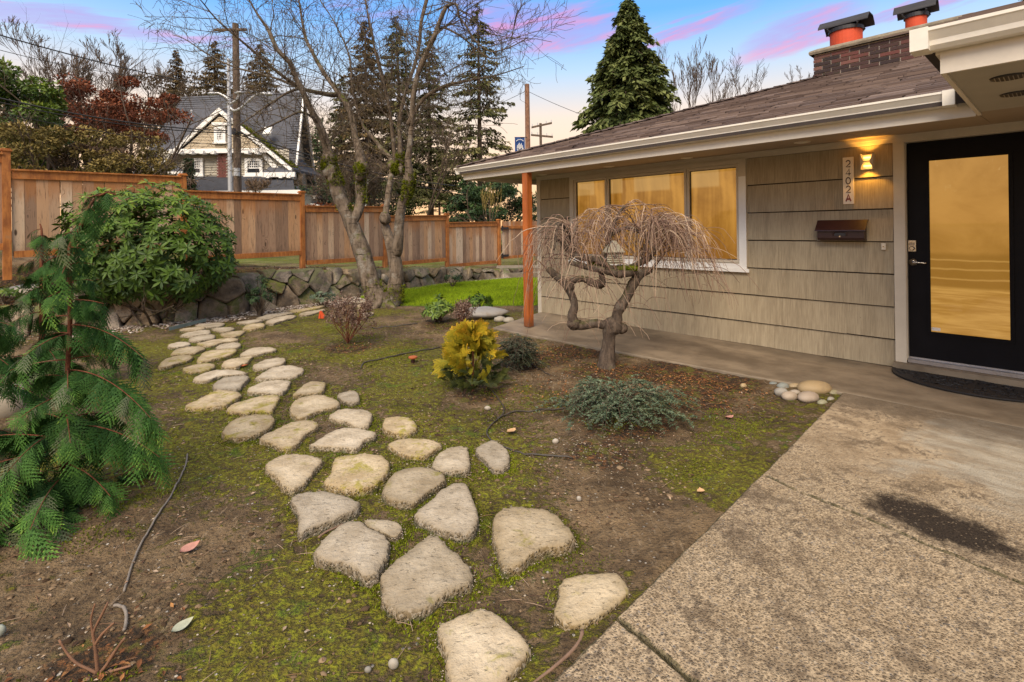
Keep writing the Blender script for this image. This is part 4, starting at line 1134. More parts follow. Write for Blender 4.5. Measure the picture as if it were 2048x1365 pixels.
m.add(P + [(a, b, c_ - .09) for a, b, c_ in P], [(0, 1, 2, 3), (1, 4, 2), (5, 8, 7, 6), (6, 7, 9), (0, 5, 6, 1), (1, 6, 9, 4)])
roof2 = m.build('wing_roof', 'roof_base', house)
mb = MB()
for i in range(9):
    for q in np.arange(-4.5, S2 + .05 - i * ex, .31):
        x0 = F2 + .065 - i * ex; z0 = 2.430 + .31 * i * ex; dz = r.uniform(.006, .026)
        mb.add([(q, x0, z0 + dz), (q + .30, x0, z0 + dz), (q + .30, x0 - ex, z0 + .31 * ex), (q, x0 - ex, z0 + .31 * ex), (q, x0, z0), (q + .30, x0, z0)], [(0, 1, 2, 3), (4, 5, 1, 0)], 0, r.uniform(0, 1))
mb.build('shingles', 'roof_shingle', roof2, kind='stuff')
for px, py in ((2018, 154), (2034, 187)):
    c = to_local(onz(px, py, 2.211)); m = MB(); tubes(m, np.array([(c[0], c[1], 2.2115), (c[0], c[1], 2.204)]), np.array([.078, .074]), 28, cap=True)
    sv = m.build('soffit_vent', 'black_metal', house)
    m = MB()
    for q in range(-3, 4): m.box(c[0] + q * .018 - .002, c[0] + q * .018 + .002, c[1] - .055, c[1] + .055, 2.201, 2.2035)
    m.build('louvre', 'aluminium', sv)
for s, t in ((.62, .56), (1.98, .30), (3.06, .40), (4.37, .33)):
    m = MB(); z = SOF(t); tubes(m, np.array([(s, t, z + .002), (s, t, z - .008), (s, t, z - .010)]), np.array([.072, .072, .055]), 26, cap=True)
    dl = m.build('downlight', 'trim', house); m = MB(); tubes(m, np.array([(s, t, z - .0105), (s, t, z - .013)]), np.array([.05, .046]), 22, cap=True); m.build('lens', 'bulb_off', dl)
# cedar-stained porch post
m = MB(); m.box(-.048, .048, -.048, .048, 0, 2.155)
link('porch_post', m.mesh('porch_post', 'stained_post'), house, (3.985, 1.045, .058))

# chimney
CT, CS0, CS1 = -2.75, 1.51, -.05
cz0, cz1 = rz(CT) - .5, 4.045
m = MB(); m.box(CS1, CS0 - .012, CT - .75, CT - .012, cz0, cz1 - .01)
chim = m.build('chimney', 'mortar', house)
bmesh_ = MB(); bmesh_.box(0, .228, -.02, 0, 0, .045); bme = bmesh_.mesh('brick', 'brick')
nb = 8; z = cz1 - .02 - .057
rr_ = 0
while z > rz(CT) - .10:
    s = CS0 - .230 + (.12 if rr_ % 2 else 0)
    while s > CS1 - .05:
        if s + .228 <= CS0 + .003: link('brick', bme, chim, (s, CT + r.uniform(-.003, .004), z), (0, 0, r.uniform(-.01, .01)))
        else: link('brick', bme, chim, (CS0 - .111, CT + r.uniform(-.003, .004), z), None, (.5, 1, 1))
        s -= .242
    tt = CT - .012 - (.10 if rr_ % 2 else 0)
    while tt > CT - .75:
        link('brick', bme, chim, (CS0 - .001, tt, z), (0, 0, -pi / 2)); tt -= .242
    z -= .057; rr_ += 1
m = MB(); V = []
n_ = 26
for j, (o, zz) in enumerate(((.045, cz1 - .012), (.055, cz1 + .02), (.045, cz1 + .045), (-.04, cz1 + .085))):
    m2 = [(CS1 - .3 - o, CT + o), (CS0 + o, CT + o), (CS0 + o, CT - .76 - o), (CS1 - .3 - o, CT - .76 - o)]
    V += [(a, b, zz) for a, b in m2]
m.add(V, [(4 * a + i, 4 * a + (i + 1) % 4, 4 * a + 4 + (i + 1) % 4, 4 * a + 4 + i) for a in range(3) for i in range(4)] + [(12, 13, 14, 15)])
m.build('chimney_cap', 'cap_concrete', chim)
def flue(px, top, rad, wcap):
    s_ = None
    for tt in (CT - .38,):
        c, s = None, None
    rr0 = ray(px, top); k = ((HP0 + BX * (CT - .38) - CAM) @ BX) / (rr0 @ BX); p = CAM + rr0 * k; L = to_local(p)
    m = MB(); tubes(m, np.array([(L[0], L[1], cz1 - .1), (L[0], L[1], L[2])]), np.array([rad, rad]), 28, cap=True); f = m.build('flue', 'flue', chim, smooth=False)
    m = MB(); tubes(m, np.array([(L[0], L[1], L[2] - .03), (L[0], L[1], L[2] + .022)]), np.array([rad + .018, rad + .018]), 28, cap=True); m.build('rim', 'black_metal', f)
    m = MB()
    for q in range(4):
        an = pi / 4 + q * pi / 2; dx, dy = cos(an), sin(an)
        tubes(m, np.array([(L[0] + dx * (rad + .02), L[1] + dy * (rad + .02), L[2] - .03), (L[0] + dx * (rad + .07), L[1] + dy * (rad + .07), L[2] + .02), (L[0] + dx * (rad + .01), L[1] + dy * (rad + .01), L[2] + .10)]), np.full(3, .012), 6, cap=True)
    m.build('bracket', 'black_metal', f, kind='stuff')
    m = MB(); w = wcap; z0 = L[2] + .085
    prof = [(-w * .62, -.03), (-w * .58, .0), (-w * .30, .085), (w * .30, .085), (w * .58, .0), (w * .62, -.03)]
    V = [(L[0] + s, L[1] + a, z0 + b) for s in (-w * 1.0, w * 1.0) for a, b in prof] + [(L[0] + s, L[1] + a, z0 + b - .012) for s in (-w * 1.0, w * 1.0) for a, b in prof]
    F = []
    for i in range(5): F += [(i, i + 1, 7 + i, 6 + i), (12 + i, 18 + i, 19 + i, 13 + i)]
    F += [(0, 6, 18, 12), (5, 17, 23, 11), (0, 12, 13, 14, 15, 16, 17, 5, 4, 3, 2, 1), (6, 7, 8, 9, 10, 11, 23, 22, 21, 20, 19, 18)]
    m.add(V, F); m.build('rain_cap', 'black_metal', f)
flue(1692, 62, .215, .33)
flue(1832, 33, .125, .24)

# things fixed to the front wall
def wallthing(name, s, z, t=.03, **tags):
    p = to_world(s, t, z); return empty(name, tuple(p), HROT, **tags)
sign = wallthing('house_number_sign', .3635, 1.634, label='narrow white upright house number plaque reading 2402A beside the lit wall lamp', category='number sign')
m = MB(); m.box(-.047, .047, 0, .016, 0, .472); m.build('plaque', 'sign_white', sign)
def stroke(m, pts, w, x, z, sc, closed=False):
    """flat lettering stroke slightly proud of the plaque; pts in 0..1 glyph units (x right as seen from the front)"""
    P = np.array(pts, float); n = len(P)
    T = np.empty_like(P); T[1:-1] = P[2:] - P[:-2]; T[0] = P[1] - P[0]; T[-1] = P[-1] - P[-2]
    if closed: T = np.roll(P, -1, 0) - np.roll(P, 1, 0)
    T = unit(T); N = np.stack([-T[:, 1], T[:, 0]], 1)
    a = P + N * w / 2; b = P - N * w / 2
    f = lambda q, dep: np.column_stack([x - (q[:, 0] - .5) * sc * .72, np.full(len(q), dep), z + q[:, 1] * sc])
    V = np.concatenate([f(a, .0185), f(b, .0185), f(a, .016), f(b, .016)])
    m_ = n if closed else n - 1
    F = []
    for i in range(m_):
        j = (i + 1) % n; F += [(i, n + i, n + j, j), (i, j, 2 * n + j, 2 * n + i), (n + i, 3 * n + i, 3 * n + j, n + j)]
    m.add(V, F)
arc = lambda cx, cy, rx, ry, a0, a1, n: [(cx + rx * cos(radians(a0 + (a1 - a0) * i / (n - 1))), cy + ry * sin(radians(a0 + (a1 - a0) * i / (n - 1)))) for i in range(n)]
two = arc(.5, .68, .36, .30, 165, -35, 12) + [(.12, .04), (.92, .04)]
GL = {'2': [(two, False)], '4': [([(.68, 0), (.68, .98), (.10, .27), (.96, .27)], False)], '0': [(arc(.5, .5, .40, .47, 0, 345, 24), True)],
      'A': [([(.06, 0), (.5, 1.0), (.94, 0)], False), ([(.2, .33), (.8, .33)], False)]}
for ch, zc in zip('2402A', (.372, .286, .200, .114, .026)):
    m = MB()
    for g_, cl in GL[ch]: stroke(m, g_, .17 if ch != 'A' else .24, 0, zc, .068, cl)
    m.build('numeral' if ch != 'A' else 'letter', 'digit' if ch != 'A' else 'digit_red', sign)
lamp = wallthing('wall_lamp', .1915, 1.967, label='small square up-and-down wall lamp glowing orange beside the black door', category='wall lamp')
m = MB(); w = .053
m.box(-w, w, 0, .012, 0, .15)
m.box(-w, -w + .006, .012, .085, 0, .15); m.box(w - .006, w, .012, .085, 0, .15)
m.add([(-w, .085, .0), (w, .085, 0), (-w, .085, .15), (w, .085, .15), (-w * .45, .085, .075), (w * .45, .085, .075), (-w, .088, 0), (w, .088, 0), (-w, .088, .15), (w, .088, .15), (-w * .45, .088, .075), (w * .45, .088, .075)],
      [(0, 4, 2), (1, 3, 5), (6, 8, 10), (7, 11, 9)])
m.box(-w + .006, w - .006, .012, .085, .070, .080)
m.build('housing', 'trim', lamp)
for z0, z1 in ((.028, .040), (.110, .122)):
    m = MB(); m.box(-.030, .030, .02, .06, z0, z1); m.build('bulb', 'lamp_glow', lamp)
m = MB(); m.box(-w + .007, w - .007, .013, .014, .004, .068); m.box(-w + .007, w - .007, .013, .014, .082, .146); m.build('reflector', 'trim_white', lamp)
for sg, zz in ((1, .125), (-1, .025)):
    ld = bpy.data.lights.new('lamp_light', 'SPOT'); ld.energy = 2.6; ld.color = (1.0, .46, .06); ld.spot_size = radians(112); ld.spot_blend = .45; ld.shadow_soft_size = .02
    lo = bpy.data.objects.new('lamp_light', ld); COL.objects.link(lo); lo.parent = lamp; lo.location = (0, .055, zz); lo.rotation_euler = (0 if sg < 0 else pi, 0, 0)
mail = wallthing('mailbox', .4205, 1.262, label='dark maroon metal letterbox mounted on the taupe siding below the number plaque', category='mailbox')
m = MB(); w = .205
prof = [(0, 0), (.085, .008), (.10, .03), (.10, .115), (0, .13)]
m.add([(s, a, b) for s in (-w, w) for a, b in prof], [(0, 1, 6, 5), (1, 2, 7, 6), (2, 3, 8, 7), (3, 4, 9, 8), (4, 0, 5, 9), (0, 4, 3, 2, 1), (5, 6, 7, 8, 9)])
m.build('box', 'maroon', mail)
m = MB(); w = .222
prof = [(0, .212), (.03, .210), (.125, .108), (.128, .098), (.116, .100), (.02, .198), (0, .200)]
n_ = len(prof); m.add([(s, a, b) for s in (-w, w) for a, b in prof], [(i, (i + 1) % n_, n_ + (i + 1) % n_, n_ + i) for i in range(n_)] + [tuple(range(n_ - 1, -1, -1)), tuple(range(n_, 2 * n_))])
m.build('lid', 'maroon', mail)
m = MB(); m.box(-.05, .05, .1002, .104, .052, .082); m.build('dark_pull_plate', 'black_metal', mail)  # raised black plate, its colour stands in for a recess's shade
m = MB(); tubes(m, resample([(-.06, .102, .055), (-.05, .108, .085), (0, .110, .092), (.05, .108, .085), (.06, .102, .055)], 14), np.full(14, .006), 8, cap=True); m.build('handle', 'maroon', mail)
m = MB(); cyl(m, (0, .104, .045), (0, 1, 0), .008, .006, 12); m.build('lock', 'nickel', mail)
bell = wallthing('doorbell', .077, 1.178, .026, label='tiny white doorbell button on the siding beside the door frame', category='doorbell')
m = MB(); m.box(-.017, .017, 0, .014, 0, .062); m.build('cover', 'plastic_white', bell); m = MB(); cyl(m, (0, .014, .03), (0, 1, 0), .007, .005, 14); m.build('button', 'nickel', bell)
# half-round rubber doormat
mat_ = empty('doormat', tuple(to_world(-.60, .125, .057)), HROT, label='black half-round rubber doormat with swirling relief in front of the door', category='doormat')
R0x, R0y = .60, .50
m = MB(); nseg = 40; th_ = np.linspace(0, pi, nseg)
ring = lambda k, z: np.column_stack([np.cos(th_) * R0x * k, np.sin(th_) * R0y * k, np.full(nseg, z)])
m.add(np.concatenate([ring(1, 0), ring(1, .012), ring(.965, .014), ring(.955, .009)]), [np.concatenate([np.stack([a * nseg + np.arange(nseg - 1), a * nseg + np.arange(1, nseg), (a + 1) * nseg + np.arange(1, nseg), (a + 1) * nseg + np.arange(nseg - 1)], 1) for a in range(3)]), (3 * nseg + np.arange(nseg))[None]])
m.build('mat_base', 'rubber', mat_)
m = MB()
m.box(-.012, .012, 0, .48, .008, .015)
for k in range(150):
    x = r.uniform(-.52, .52); y = r.uniform(.03, .42)
    if (x / (R0x * .88)) ** 2 + (y / (R0y * .88)) ** 2 > 1 or abs(x) < .03: continue
    a0 = r.uniform(0, 6.28); rad = r.uniform(.015, .05); sgn = r.choice([-1, 1])
    q = [(x + rad * (1 - .5 * u) * cos(a0 + sgn * u * 3.4), y + rad * (1 - .5 * u) * sin(a0 + sgn * u * 3.4), .0115) for u in np.linspace(0, 1, 8)]
    q = [p for p in q if p[1] > .01]
    if len(q) > 3: q = resample(q, 8); tubes(m, q, np.linspace(.0065, .003, 8), 5)
m.build('scrollwork', 'rubber', mat_, kind='stuff')
# ---------------------------------------------------------------- plants: helpers
def limb(pxs, D0, dz=None, k=22):
    """polyline of (px, py, radius_px[, depth offset]) at distance D0 -> world points and radii"""
    P = []
    for q in pxs:
        D = D0 + (q[3] if len(q) > 3 else 0); P.append(np.append(at(q[0], q[1], D), q[2] * D / FOC))
    P = resample(P, k); return P[:, :3], np.maximum(P[:, 3], .0015)
def mat_from(x, z, loc, sc=1.0):
    x = unit(x); y = unit(np.cross(z, x)); z = np.cross(x, y)
    M = Matrix(((x[0] * sc, y[0] * sc, z[0] * sc, loc[0]), (x[1] * sc, y[1] * sc, z[1] * sc, loc[1]), (x[2] * sc, y[2] * sc, z[2] * sc, loc[2]), (0, 0, 0, 1)))
    return M
def thing_at(name, p, label, cat, group=None):
    t = dict(label=label, category=cat)
    if group: t['group'] = group
    return empty(name, tuple(p), 0, **t)
def rel(mb, root):
    """shift collected vertices into the root's frame (roots here are unrotated)"""
    o = np.array(root.location); mb.V = [v - o for v in mb.V]; return mb

# ---------------------------------------------------------------- the bare multi-stem maple
DM = 9.7
bp = onz(765, 612, 0); maple = thing_at('maple_tree', bp, 'tall leafless multi-stemmed tree with mossy forks standing between the stone path and the lawn', 'tree')
mr_ = np.random.default_rng(21)
stems = [
 [(768,628,46),(757,604,39),(743,574,31),(729,518,26),(712,471,24),(695,429,22),(679,396,21),(668,357,22),(659,332,21),(655,301,15),(646,271,12,-.1),(635,246,11,-.2),(619,215,10,-.3),(606,186,9,-.4),(589,151,8,-.5),(577,122,7.5,-.6),(557,103,6.5,-.7),(543,76,6,-.75),(535,58,5,-.8),(515,30,3.2,-.9),(496,-4,2.4,-1.0),(470,-40,1.4,-1.1)],
 [(700,452,15),(712,432,14),(722,405,13,.1),(721,365,13,.15),(723,337,14,.2),(719,304,12,.3),(712,276,9,.4),(702,229,8,.5),(677,186,7,.6),(655,156,6,.7),(631,117,5,.8),(614,83,4.4,.9),(604,44,3.2,1.0),(597,0,2.4,1.1),(590,-45,1.4,1.2)],
 [(776,618,40),(786,590,29),(793,555,25),(790,520,22),(782,490,17),(773,462,16,.1),(770,440,12,.15),(774,407,10,.2),(780,365,10,.3),(783,340,9,.35),(782,318,8,.4),(762,298,7,.5),(742,272,6.5,.6),(728,256,5,.7),(716,225,4,.8),(705,180,3.2,.9),(702,137,3,1.),(692,93,2.8,1.1),(667,44,2,1.2),(640,0,1.4,1.3)],
 [(790,510,16),(796,482,15,-.1),(800,440,13,-.15),(805,407,12,-.2),(815,385,13,-.25),(819,355,13,-.3),(816,325,9,-.35),(819,300,8,-.4),(824,241,7,-.5),(831,165,7,-.6),(850,112,7,-.7),(866,78,6.5,-.8),(880,42,6,-.9),(889,22,5.5,-.95),(894,12,4,-1.0)],
 [(806,345,8),(801,310,6.5),(799,268,5.5,.2),(799,241,5,.3),(806,205,4.5,.4),(813,179,4,.5),(832,122,4,.6),(840,80,4,.7),(841,52,4,.8),(848,20,4.5,.9),(856,-10,4,.95),(862,-45,2.5,1.0)],
 [(678,190,6,.6),(660,190,5.5,.5),(638,186,5,.3),(618,182,4.5,.1),(601,176,4.5,0),(570,156,4,-.2),(545,136,3.4,-.4),(521,115,3,-.5),(472,73,2.4,-.8),(431,37,1.8,-1.0),(401,0,1.3,-1.2),(370,-30,1,-1.4)],
 [(894,14,4,-1.0),(904,8,3,-1.0),(915,11,2.6,-1.1),(917,31,2.3,-1.1),(934,55,2.1,-1.2),(948,79,1.9,-1.3),(979,103,1.7,-1.4),(1004,100,1.5,-1.5),(1027,92,1.3,-1.5),(1058,74,.8,-1.6)],
 [(816,250,6,-.5),(841,205,5,-.5),(870,182,4.4,-.6),(900,169,4,-.7),(922,165,3,-.8),(944,160,2.4,-.9),(996,150,1.6,-1.0),(1048,133,.9,-1.2)],
 [(868,66,4,-.8),(886,56,2.6,-.8),(910,66,2.2,-.9),(930,79,2,-1.),(960,105,1.8,-1.1),(986,118,1.3,-1.2),(1015,112,.8,-1.3)],
 [(790,330,5,.3),(786,280,4.5,.4),(778,215,4,.5),(768,170,3.4,.6),(752,110,2.6,.7),(740,50,2,.8),(730,0,1.4,.9)],
 [(650,272,5,0),(630,240,3,-.3),(600,225,2.6,-.6),(560,243,2,-.9),(520,262,1.6,-1.1),(482,275,1.1,-1.3)],
 [(600,177,4,-.1),(575,186,2.6,-.4),(545,205,2.2,-.7),(515,225,1.8,-.9),(482,249,1.2,-1.1)],
 [(602,178,4,-.1),(560,160,2.6,.3),(520,148,2.2,.5),(470,135,1.9,.7),(420,112,1.5,.9),(372,80,1.1,1.1),(345,70,.8,1.2)],
 [(655,300,6,0),(664,276,3,.4),(690,262,2.5,.7),(716,264,2,.9),(745,250,1.5,1.1),(775,240,1,1.3)],
]
m = MB(); limbs = []
for i, s in enumerate(stems):
    P, R = limb(s, DM, k=48 if i < 4 else 26)
    R = R * (.64, .72, .60, .74, .8, .9, .9, .9, .9, .9, .9, .9, .9, .9)[i]
    if i < 4:
        R = R * (1 + .10 * vnoise(P, 6, i) + .05 * vnoise(P, 19, i + 7)); P = P + .012 * np.stack([vnoise(P, 5, 40 + i), vnoise(P, 5, 50 + i), vnoise(P, 5, 60 + i)], 1)
    mm = MB(); tubes(mm, P, R, 16 if i < 4 else 8, cap=True)
    if i == 0:
        # root flare and knees
        for a in range(6):
            an = a * 1.05 + .3; q = resample([bp + np.array([cos(an) * .10, sin(an) * .10, .24]), bp + np.array([cos(an) * .20, sin(an) * .20, .06]), bp + np.array([cos(an) * .42, sin(an) * .42, -.03])], 8); tubes(mm, q, np.linspace(.13, .03, 8), 8)
    rel(mm, maple).build('trunk' if i in (0, 2) else 'branch', 'bark_maple' if i < 4 else 'bark_twig', maple, smooth=True)
    limbs.append((P, R))
# twigs: side shoots that leave the limbs in a plausible arc
tw = []
for i, (P, R) in enumerate(limbs):
    L = np.sum(np.linalg.norm(np.diff(P, axis=0), axis=1)); n = int(L * (6.2 if i < 6 else 8.5))
    for k in range(n):
        f = mr_.uniform(.36 if i < 4 else .12, 1.0); q = int(f * (len(P) - 1)); q = min(q, len(P) - 2)
        if P[q][2] < 2.25 and mr_.uniform() < .92: continue
        tng = unit(P[q + 1] - P[q]); sd = unit(np.cross(tng, mr_.normal(size=3)))
        d = unit(tng * .5 + sd * .9 + np.array([0, 0, .12])); LL = mr_.uniform(.35, 1.7) * (1.1 - .35 * f)
        grow(tw, P[q], d, LL, min(R[q] * .6, mr_.uniform(.005, .012)), 0, 2, .75, .08, .42, 4, .58, mr_, 6, .55, .2)
mm = MB(); by = {}
for lev, p, rad in tw: by.setdefault(len(p), []).append((p, np.maximum(rad, .0028)))
for kk, v in by.items(): tubes(mm, np.array([x[0] for x in v]), np.array([x[1] for x in v]), 4, a=mr_.uniform(0, 1, len(v)))
rel(mm, maple).build('twigs', 'bark_twig', maple, kind='stuff')
# swelling knuckles and moss cushions at the old pruning forks
kn = MB(); ms = MB()
def lump(m, c, rx, ry, rz_, seed, n=12, amp=.22):
    th, ph = np.meshgrid(np.linspace(0, 2 * pi, n, endpoint=False), np.linspace(0, pi, n // 2 + 1)); d = np.stack([np.cos(th) * np.sin(ph), np.sin(th) * np.sin(ph), np.cos(ph)], -1).reshape(-1, 3)
    rad = 1 + amp * vnoise(d, 2.6, seed) + amp * .4 * vnoise(d, 8, seed + 1)
    V = c + d * rad[:, None] * np.array([rx, ry, rz_]); rows_ = n // 2 + 1; ii = np.arange(rows_ * n).reshape(rows_, n)
    F = [np.stack([ii[:-1], np.roll(ii[:-1], -1, 1), np.roll(ii[1:], -1, 1), ii[1:]], -1).reshape(-1, 4)]
    m.add(V, F, 0, rng.uniform(0, 1)); return V
for px, py, rp, s in ((662, 342, 26, 1), (655, 318, 20, 2), (724, 335, 19, 3), (719, 352, 16, 11), (800, 340, 16, 4), (818, 362, 20, 5), (770, 437, 18, 6), (783, 330, 13, 7)):
    c = at(px, py, DM); rr2 = .62 * rp * DM / FOC; lump(kn, c, rr2, rr2, rr2 * 1.1, s, 12, .25)
rel(kn, maple).build('knuckles', 'bark_maple', maple, smooth=True, kind='stuff')
for si, y0, y1, w in ((0, 298, 372, 1.0), (1, 318, 412, 1.0), (2, 318, 352, .8), (3, 335, 412, 1.0), (0, 395, 430, .5), (2, 560, 612, .35), (0, 560, 612, .3), (4, 300, 345, .6)):
    P, R = limbs[si]; py = PCY - FOC * (P[:, 2] - CAMH) / P[:, 1]; ok = (py > y0) & (py < y1)
    if ok.sum() < 2: continue
    P, R = P[ok], R[ok]; n = int(2600 * w); i = mr_.integers(0, len(P) - 1, n); f = mr_.uniform(0, 1, n)[:, None]; c = P[i] * (1 - f) + P[i + 1] * f; rad = R[i][:, None]
    d = rdir(n, mr_); d[:, 2] *= .25; d = unit(d); thick = np.clip(.35 + .8 * vnoise(c + d * .1, 7, 61 + si), 0, 1.2)
    keep = thick + .35 * d[:, 0] > .25; c, d, rad, thick = c[keep], d[keep], rad[keep], thick[keep]; n = len(c)
    kites(ms, c + d * (rad * 1.0 + .028 * thick[:, None] * mr_.uniform(0, 1, (n, 1))), unit(d * .8 + .7 * rdir(n, mr_) + [0, 0, -.1]), rdir(n, mr_), mr_.uniform(.025, .055, n), .016, 0, np.clip(.30 + .30 * thick + mr_.normal(0, .2, n), 0, 1))
for px, py, rp, s in ((650, 330, 9, 1), (720, 338, 11, 3), (820, 366, 11, 7), (790, 338, 9, 10), (816, 388, 8, 9), (748, 610, 8, 14), (775, 586, 7, 13)):
    c = at(px, py, DM - .06); rr2 = .8 * rp * DM / FOC; V = lump(ms, c, rr2, rr2 * .8, rr2 * 1.3, 30 + s, 14, .4)
    d = rdir(900, mr_); kites(ms, c + d * rr2 * np.array([1, .8, 1.3]) * (1 + .4 * vnoise(d, 2.6, 30 + s))[:, None], unit(d + .7 * rdir(900, mr_)), rdir(900, mr_), mr_.uniform(.02, .05, 900), .014, 0, np.clip(.4 + .3 * d[:, 2] + mr_.normal(0, .2, 900), 0, 1))
rel(ms, maple).build('moss', 'moss_cushion', maple, kind='stuff')

# ---------------------------------------------------------------- weeping maple by the walkway
DW = 5.26
bw = at(1214, 736, DW); weep = thing_at('weeping_maple', bw, 'small bare weeping maple with gnarled trunk and drooping pinkish twigs before the picture window', 'tree')
wr = np.random.default_rng(33)
wst = [
 [(1212,742,24),(1213,728,19),(1216,700,13.5),(1218,680,12.5),(1219,664,14),(1224,650,16),(1232,640,11)],
 [(1226,654,11),(1205,650,9),(1190,647,8.5),(1171,651,9),(1156,651,9),(1147,642,10),(1144,630,9),(1149,613,8),(1145,594,8),(1136,578,8),(1124,562,8.5),(1106,547,8),(1095,537,6)],
 [(1136,576,6),(1142,566,7),(1152,560,7,-.05),(1168,558,7,-.1),(1182,565,8,-.1),(1196,569,7.5,-.1),(1205,566,6.5,-.1),(1203,548,6,-.1),(1199,532,6,-.05)],
 [(1228,655,12),(1233,645,11.5),(1235,626,10.5),(1243,610,10.5),(1252,597,10),(1260,580,10),(1268,565,9.5),(1279,550,9,.05),(1290,545,7.5,.05),(1303,540,6,.05)],
 [(1272,556,7),(1271,545,7),(1255,548,7,-.1),(1235,548,7,-.15),(1207,541,6.5,-.15),(1180,536,6,-.1),(1160,531,5.5,0),(1140,525,4,.1)],
 [(1240,546,6),(1218,536,6.5,-.1),(1196,520,6.5,-.1),(1175,517,6.5,-.1),(1158,515,6,0),(1143,506,6,.1),(1132,496,6,.1),(1122,482,5,.1),(1113,470,3,.1)],
 [(1240,545,6),(1262,535,6.5,.1),(1278,527,6.5,.15),(1292,520,6,.2),(1303,510,5,.25),(1316,498,3.5,.3)],
 [(1200,530,5),(1208,505,4.5,.2),(1218,480,4,.25),(1226,455,3.4,.25),(1236,430,3,.2),(1250,412,2.2,.15)],
 [(1150,510,4.5,.1),(1146,490,3.6,.1),(1134,462,3.2,0),(1118,448,3,-.1),(1112,474,2.4,-.15),(1108,500,1.8,-.2)],
 [(1232,465,3.2,.2),(1255,455,3.2,.1),(1275,462,3,0),(1295,480,2.6,-.1),(1312,500,2,-.2)],
]
wl = []
for i, s in enumerate(wst):
    P, R = limb(s, DW, k=26); R = R * (1 + .14 * vnoise(P, 14, i) + .06 * vnoise(P, 40, i + 3)); mm = MB(); tubes(mm, P, R, 12, cap=True)
    rel(mm, weep).build('trunk' if i == 0 else 'branch', 'bark_weeping', weep, smooth=True); wl.append(P)
mm = MB()
for px, py, rp, s in ((1228, 655, 19, 1), (1244, 657, 13, 2), (1148, 648, 14, 3), (1200, 568, 11, 4), (1236, 547, 12, 5), (1138, 574, 11, 6)):
    lump(mm, at(px, py, DW), rp * DW / FOC, rp * DW / FOC, rp * DW / FOC * .9, s + 70, 12, .3)
rel(mm, weep).build('knots', 'bark_weeping', weep, smooth=True, kind='stuff')
# weeping shoots
arcs = []
def weeping(p, az, reach, rise, drop, rad, kk=12):
    d = np.array([cos(az), sin(az), 0]); u = np.linspace(0, 1, kk)
    side = np.array([-d[1], d[0], 0]) * wr.normal(0, .13)
    h = rise * np.sin(np.minimum(u * 2.2, pi / 1.0) * 1.0) * (u < 1.43) - drop * u ** 2.3
    P = p + d[None] * (reach * u ** .8)[:, None] + side[None] * (u ** 1.5)[:, None] + np.array([0, 0, 1])[None] * h[:, None]
    P = P + .014 * np.stack([vnoise(P, 9, 1), vnoise(P, 9, 2), vnoise(P, 9, 3)], 1) * u[:, None] + wr.normal(0, .006, (kk, 3)) * u[:, None]
    ex_ = PCX + FOC * P[-1][0] / P[-1][1]
    if (ex_ < 1040 or ex_ > 1490) and wr.uniform() < .88: return None
    arcs.append((P, np.linspace(rad, .0017, kk)))
    return P
src = np.concatenate([wl[k][int(len(wl[k]) * .35):] for k in (4, 5, 6, 6, 7, 7, 7, 9, 9, 9)] + [wl[1][-5:], wl[3][-6:], wl[8][4:14]])
cen = at(1240, 520, DW)
for k in range(250):
    p = src[wr.integers(len(src))] + wr.normal(0, .02, 3); out = p - cen
    az = math.atan2(out[1], out[0]) + wr.normal(0, .9) if wr.uniform() < .75 else wr.uniform(0, 6.28)
    reach = wr.uniform(.12, .74) * (1.0 if wr.uniform() < .86 else 1.3)
    top = cen[2] + .68 - .50 * (np.hypot(out[0], out[1]) * .8 + reach * .45) ** 2
    rise = max(.05, (top - p[2]) * wr.uniform(.45, 1.05)); drop = rise * .6 + wr.uniform(.10, .55) * (reach / .8) + (wr.uniform(.15, .55) if wr.uniform() < .22 else 0)
    P = weeping(p, az, reach, rise, drop, wr.uniform(.0036, .0075))
    if P is None: continue
    for j in range(wr.integers(2, 5)):
        q = wr.integers(4, 11); weeping(P[q], az + wr.normal(0, .8), wr.uniform(.1, .35), .03, wr.uniform(.12, .42), wr.uniform(.002, .0032), 8)
for k in range(80):                                     # thin shoots hanging off the lower arms
    p = np.concatenate([wl[1][6:], wl[2], wl[3][:14]])[wr.integers(60) % 55]; weeping(p, wr.uniform(0, 6.28), wr.uniform(.12, .5), wr.uniform(.02, .12), wr.uniform(.08, .30), .0022, 10)
mm = MB(); by = {}
for p, rad in arcs:
    p = p.copy(); p[:, 2] = np.maximum(p[:, 2], .07); by.setdefault(len(p), []).append((p, rad))
# keep shoots on the garden side of the house wall
nrm = BX
for kk, v in by.items():
    PP = np.array([x[0] for x in v]); dd = (PP - HP0) @ nrm
    PP = PP + np.maximum(.10 - dd, 0)[..., None] * nrm
    tubes(mm, PP, np.array([x[1] for x in v]), 4, a=np.clip(wr.normal(.55, .28, len(v)), 0, 1))
rel(mm, weep).build('twigs', 'twig_weep', weep, kind='stuff')
ms = MB()
for px, py, rp, s in ((1246, 540, 9, 1), (1262, 541, 8, 2), (1186, 530, 7, 3), (1228, 546, 6, 4)):
    c = at(px, py, DW - .05) + [0, 0, .02]; rr2 = rp * DW / FOC; lump(ms, c, rr2 * 1.5, rr2 * 1.1, rr2 * .7, s + 90, 12, .3)
    d = rdir(300, mr_); kites(ms, c + d * rr2 * np.array([1.5, 1.1, .7]), d, rdir(300, mr_), .016, .005, 0, mr_.uniform(.2, .8, 300))
rel(ms, weep).build('moss', 'moss_cushion', weep, kind='stuff')
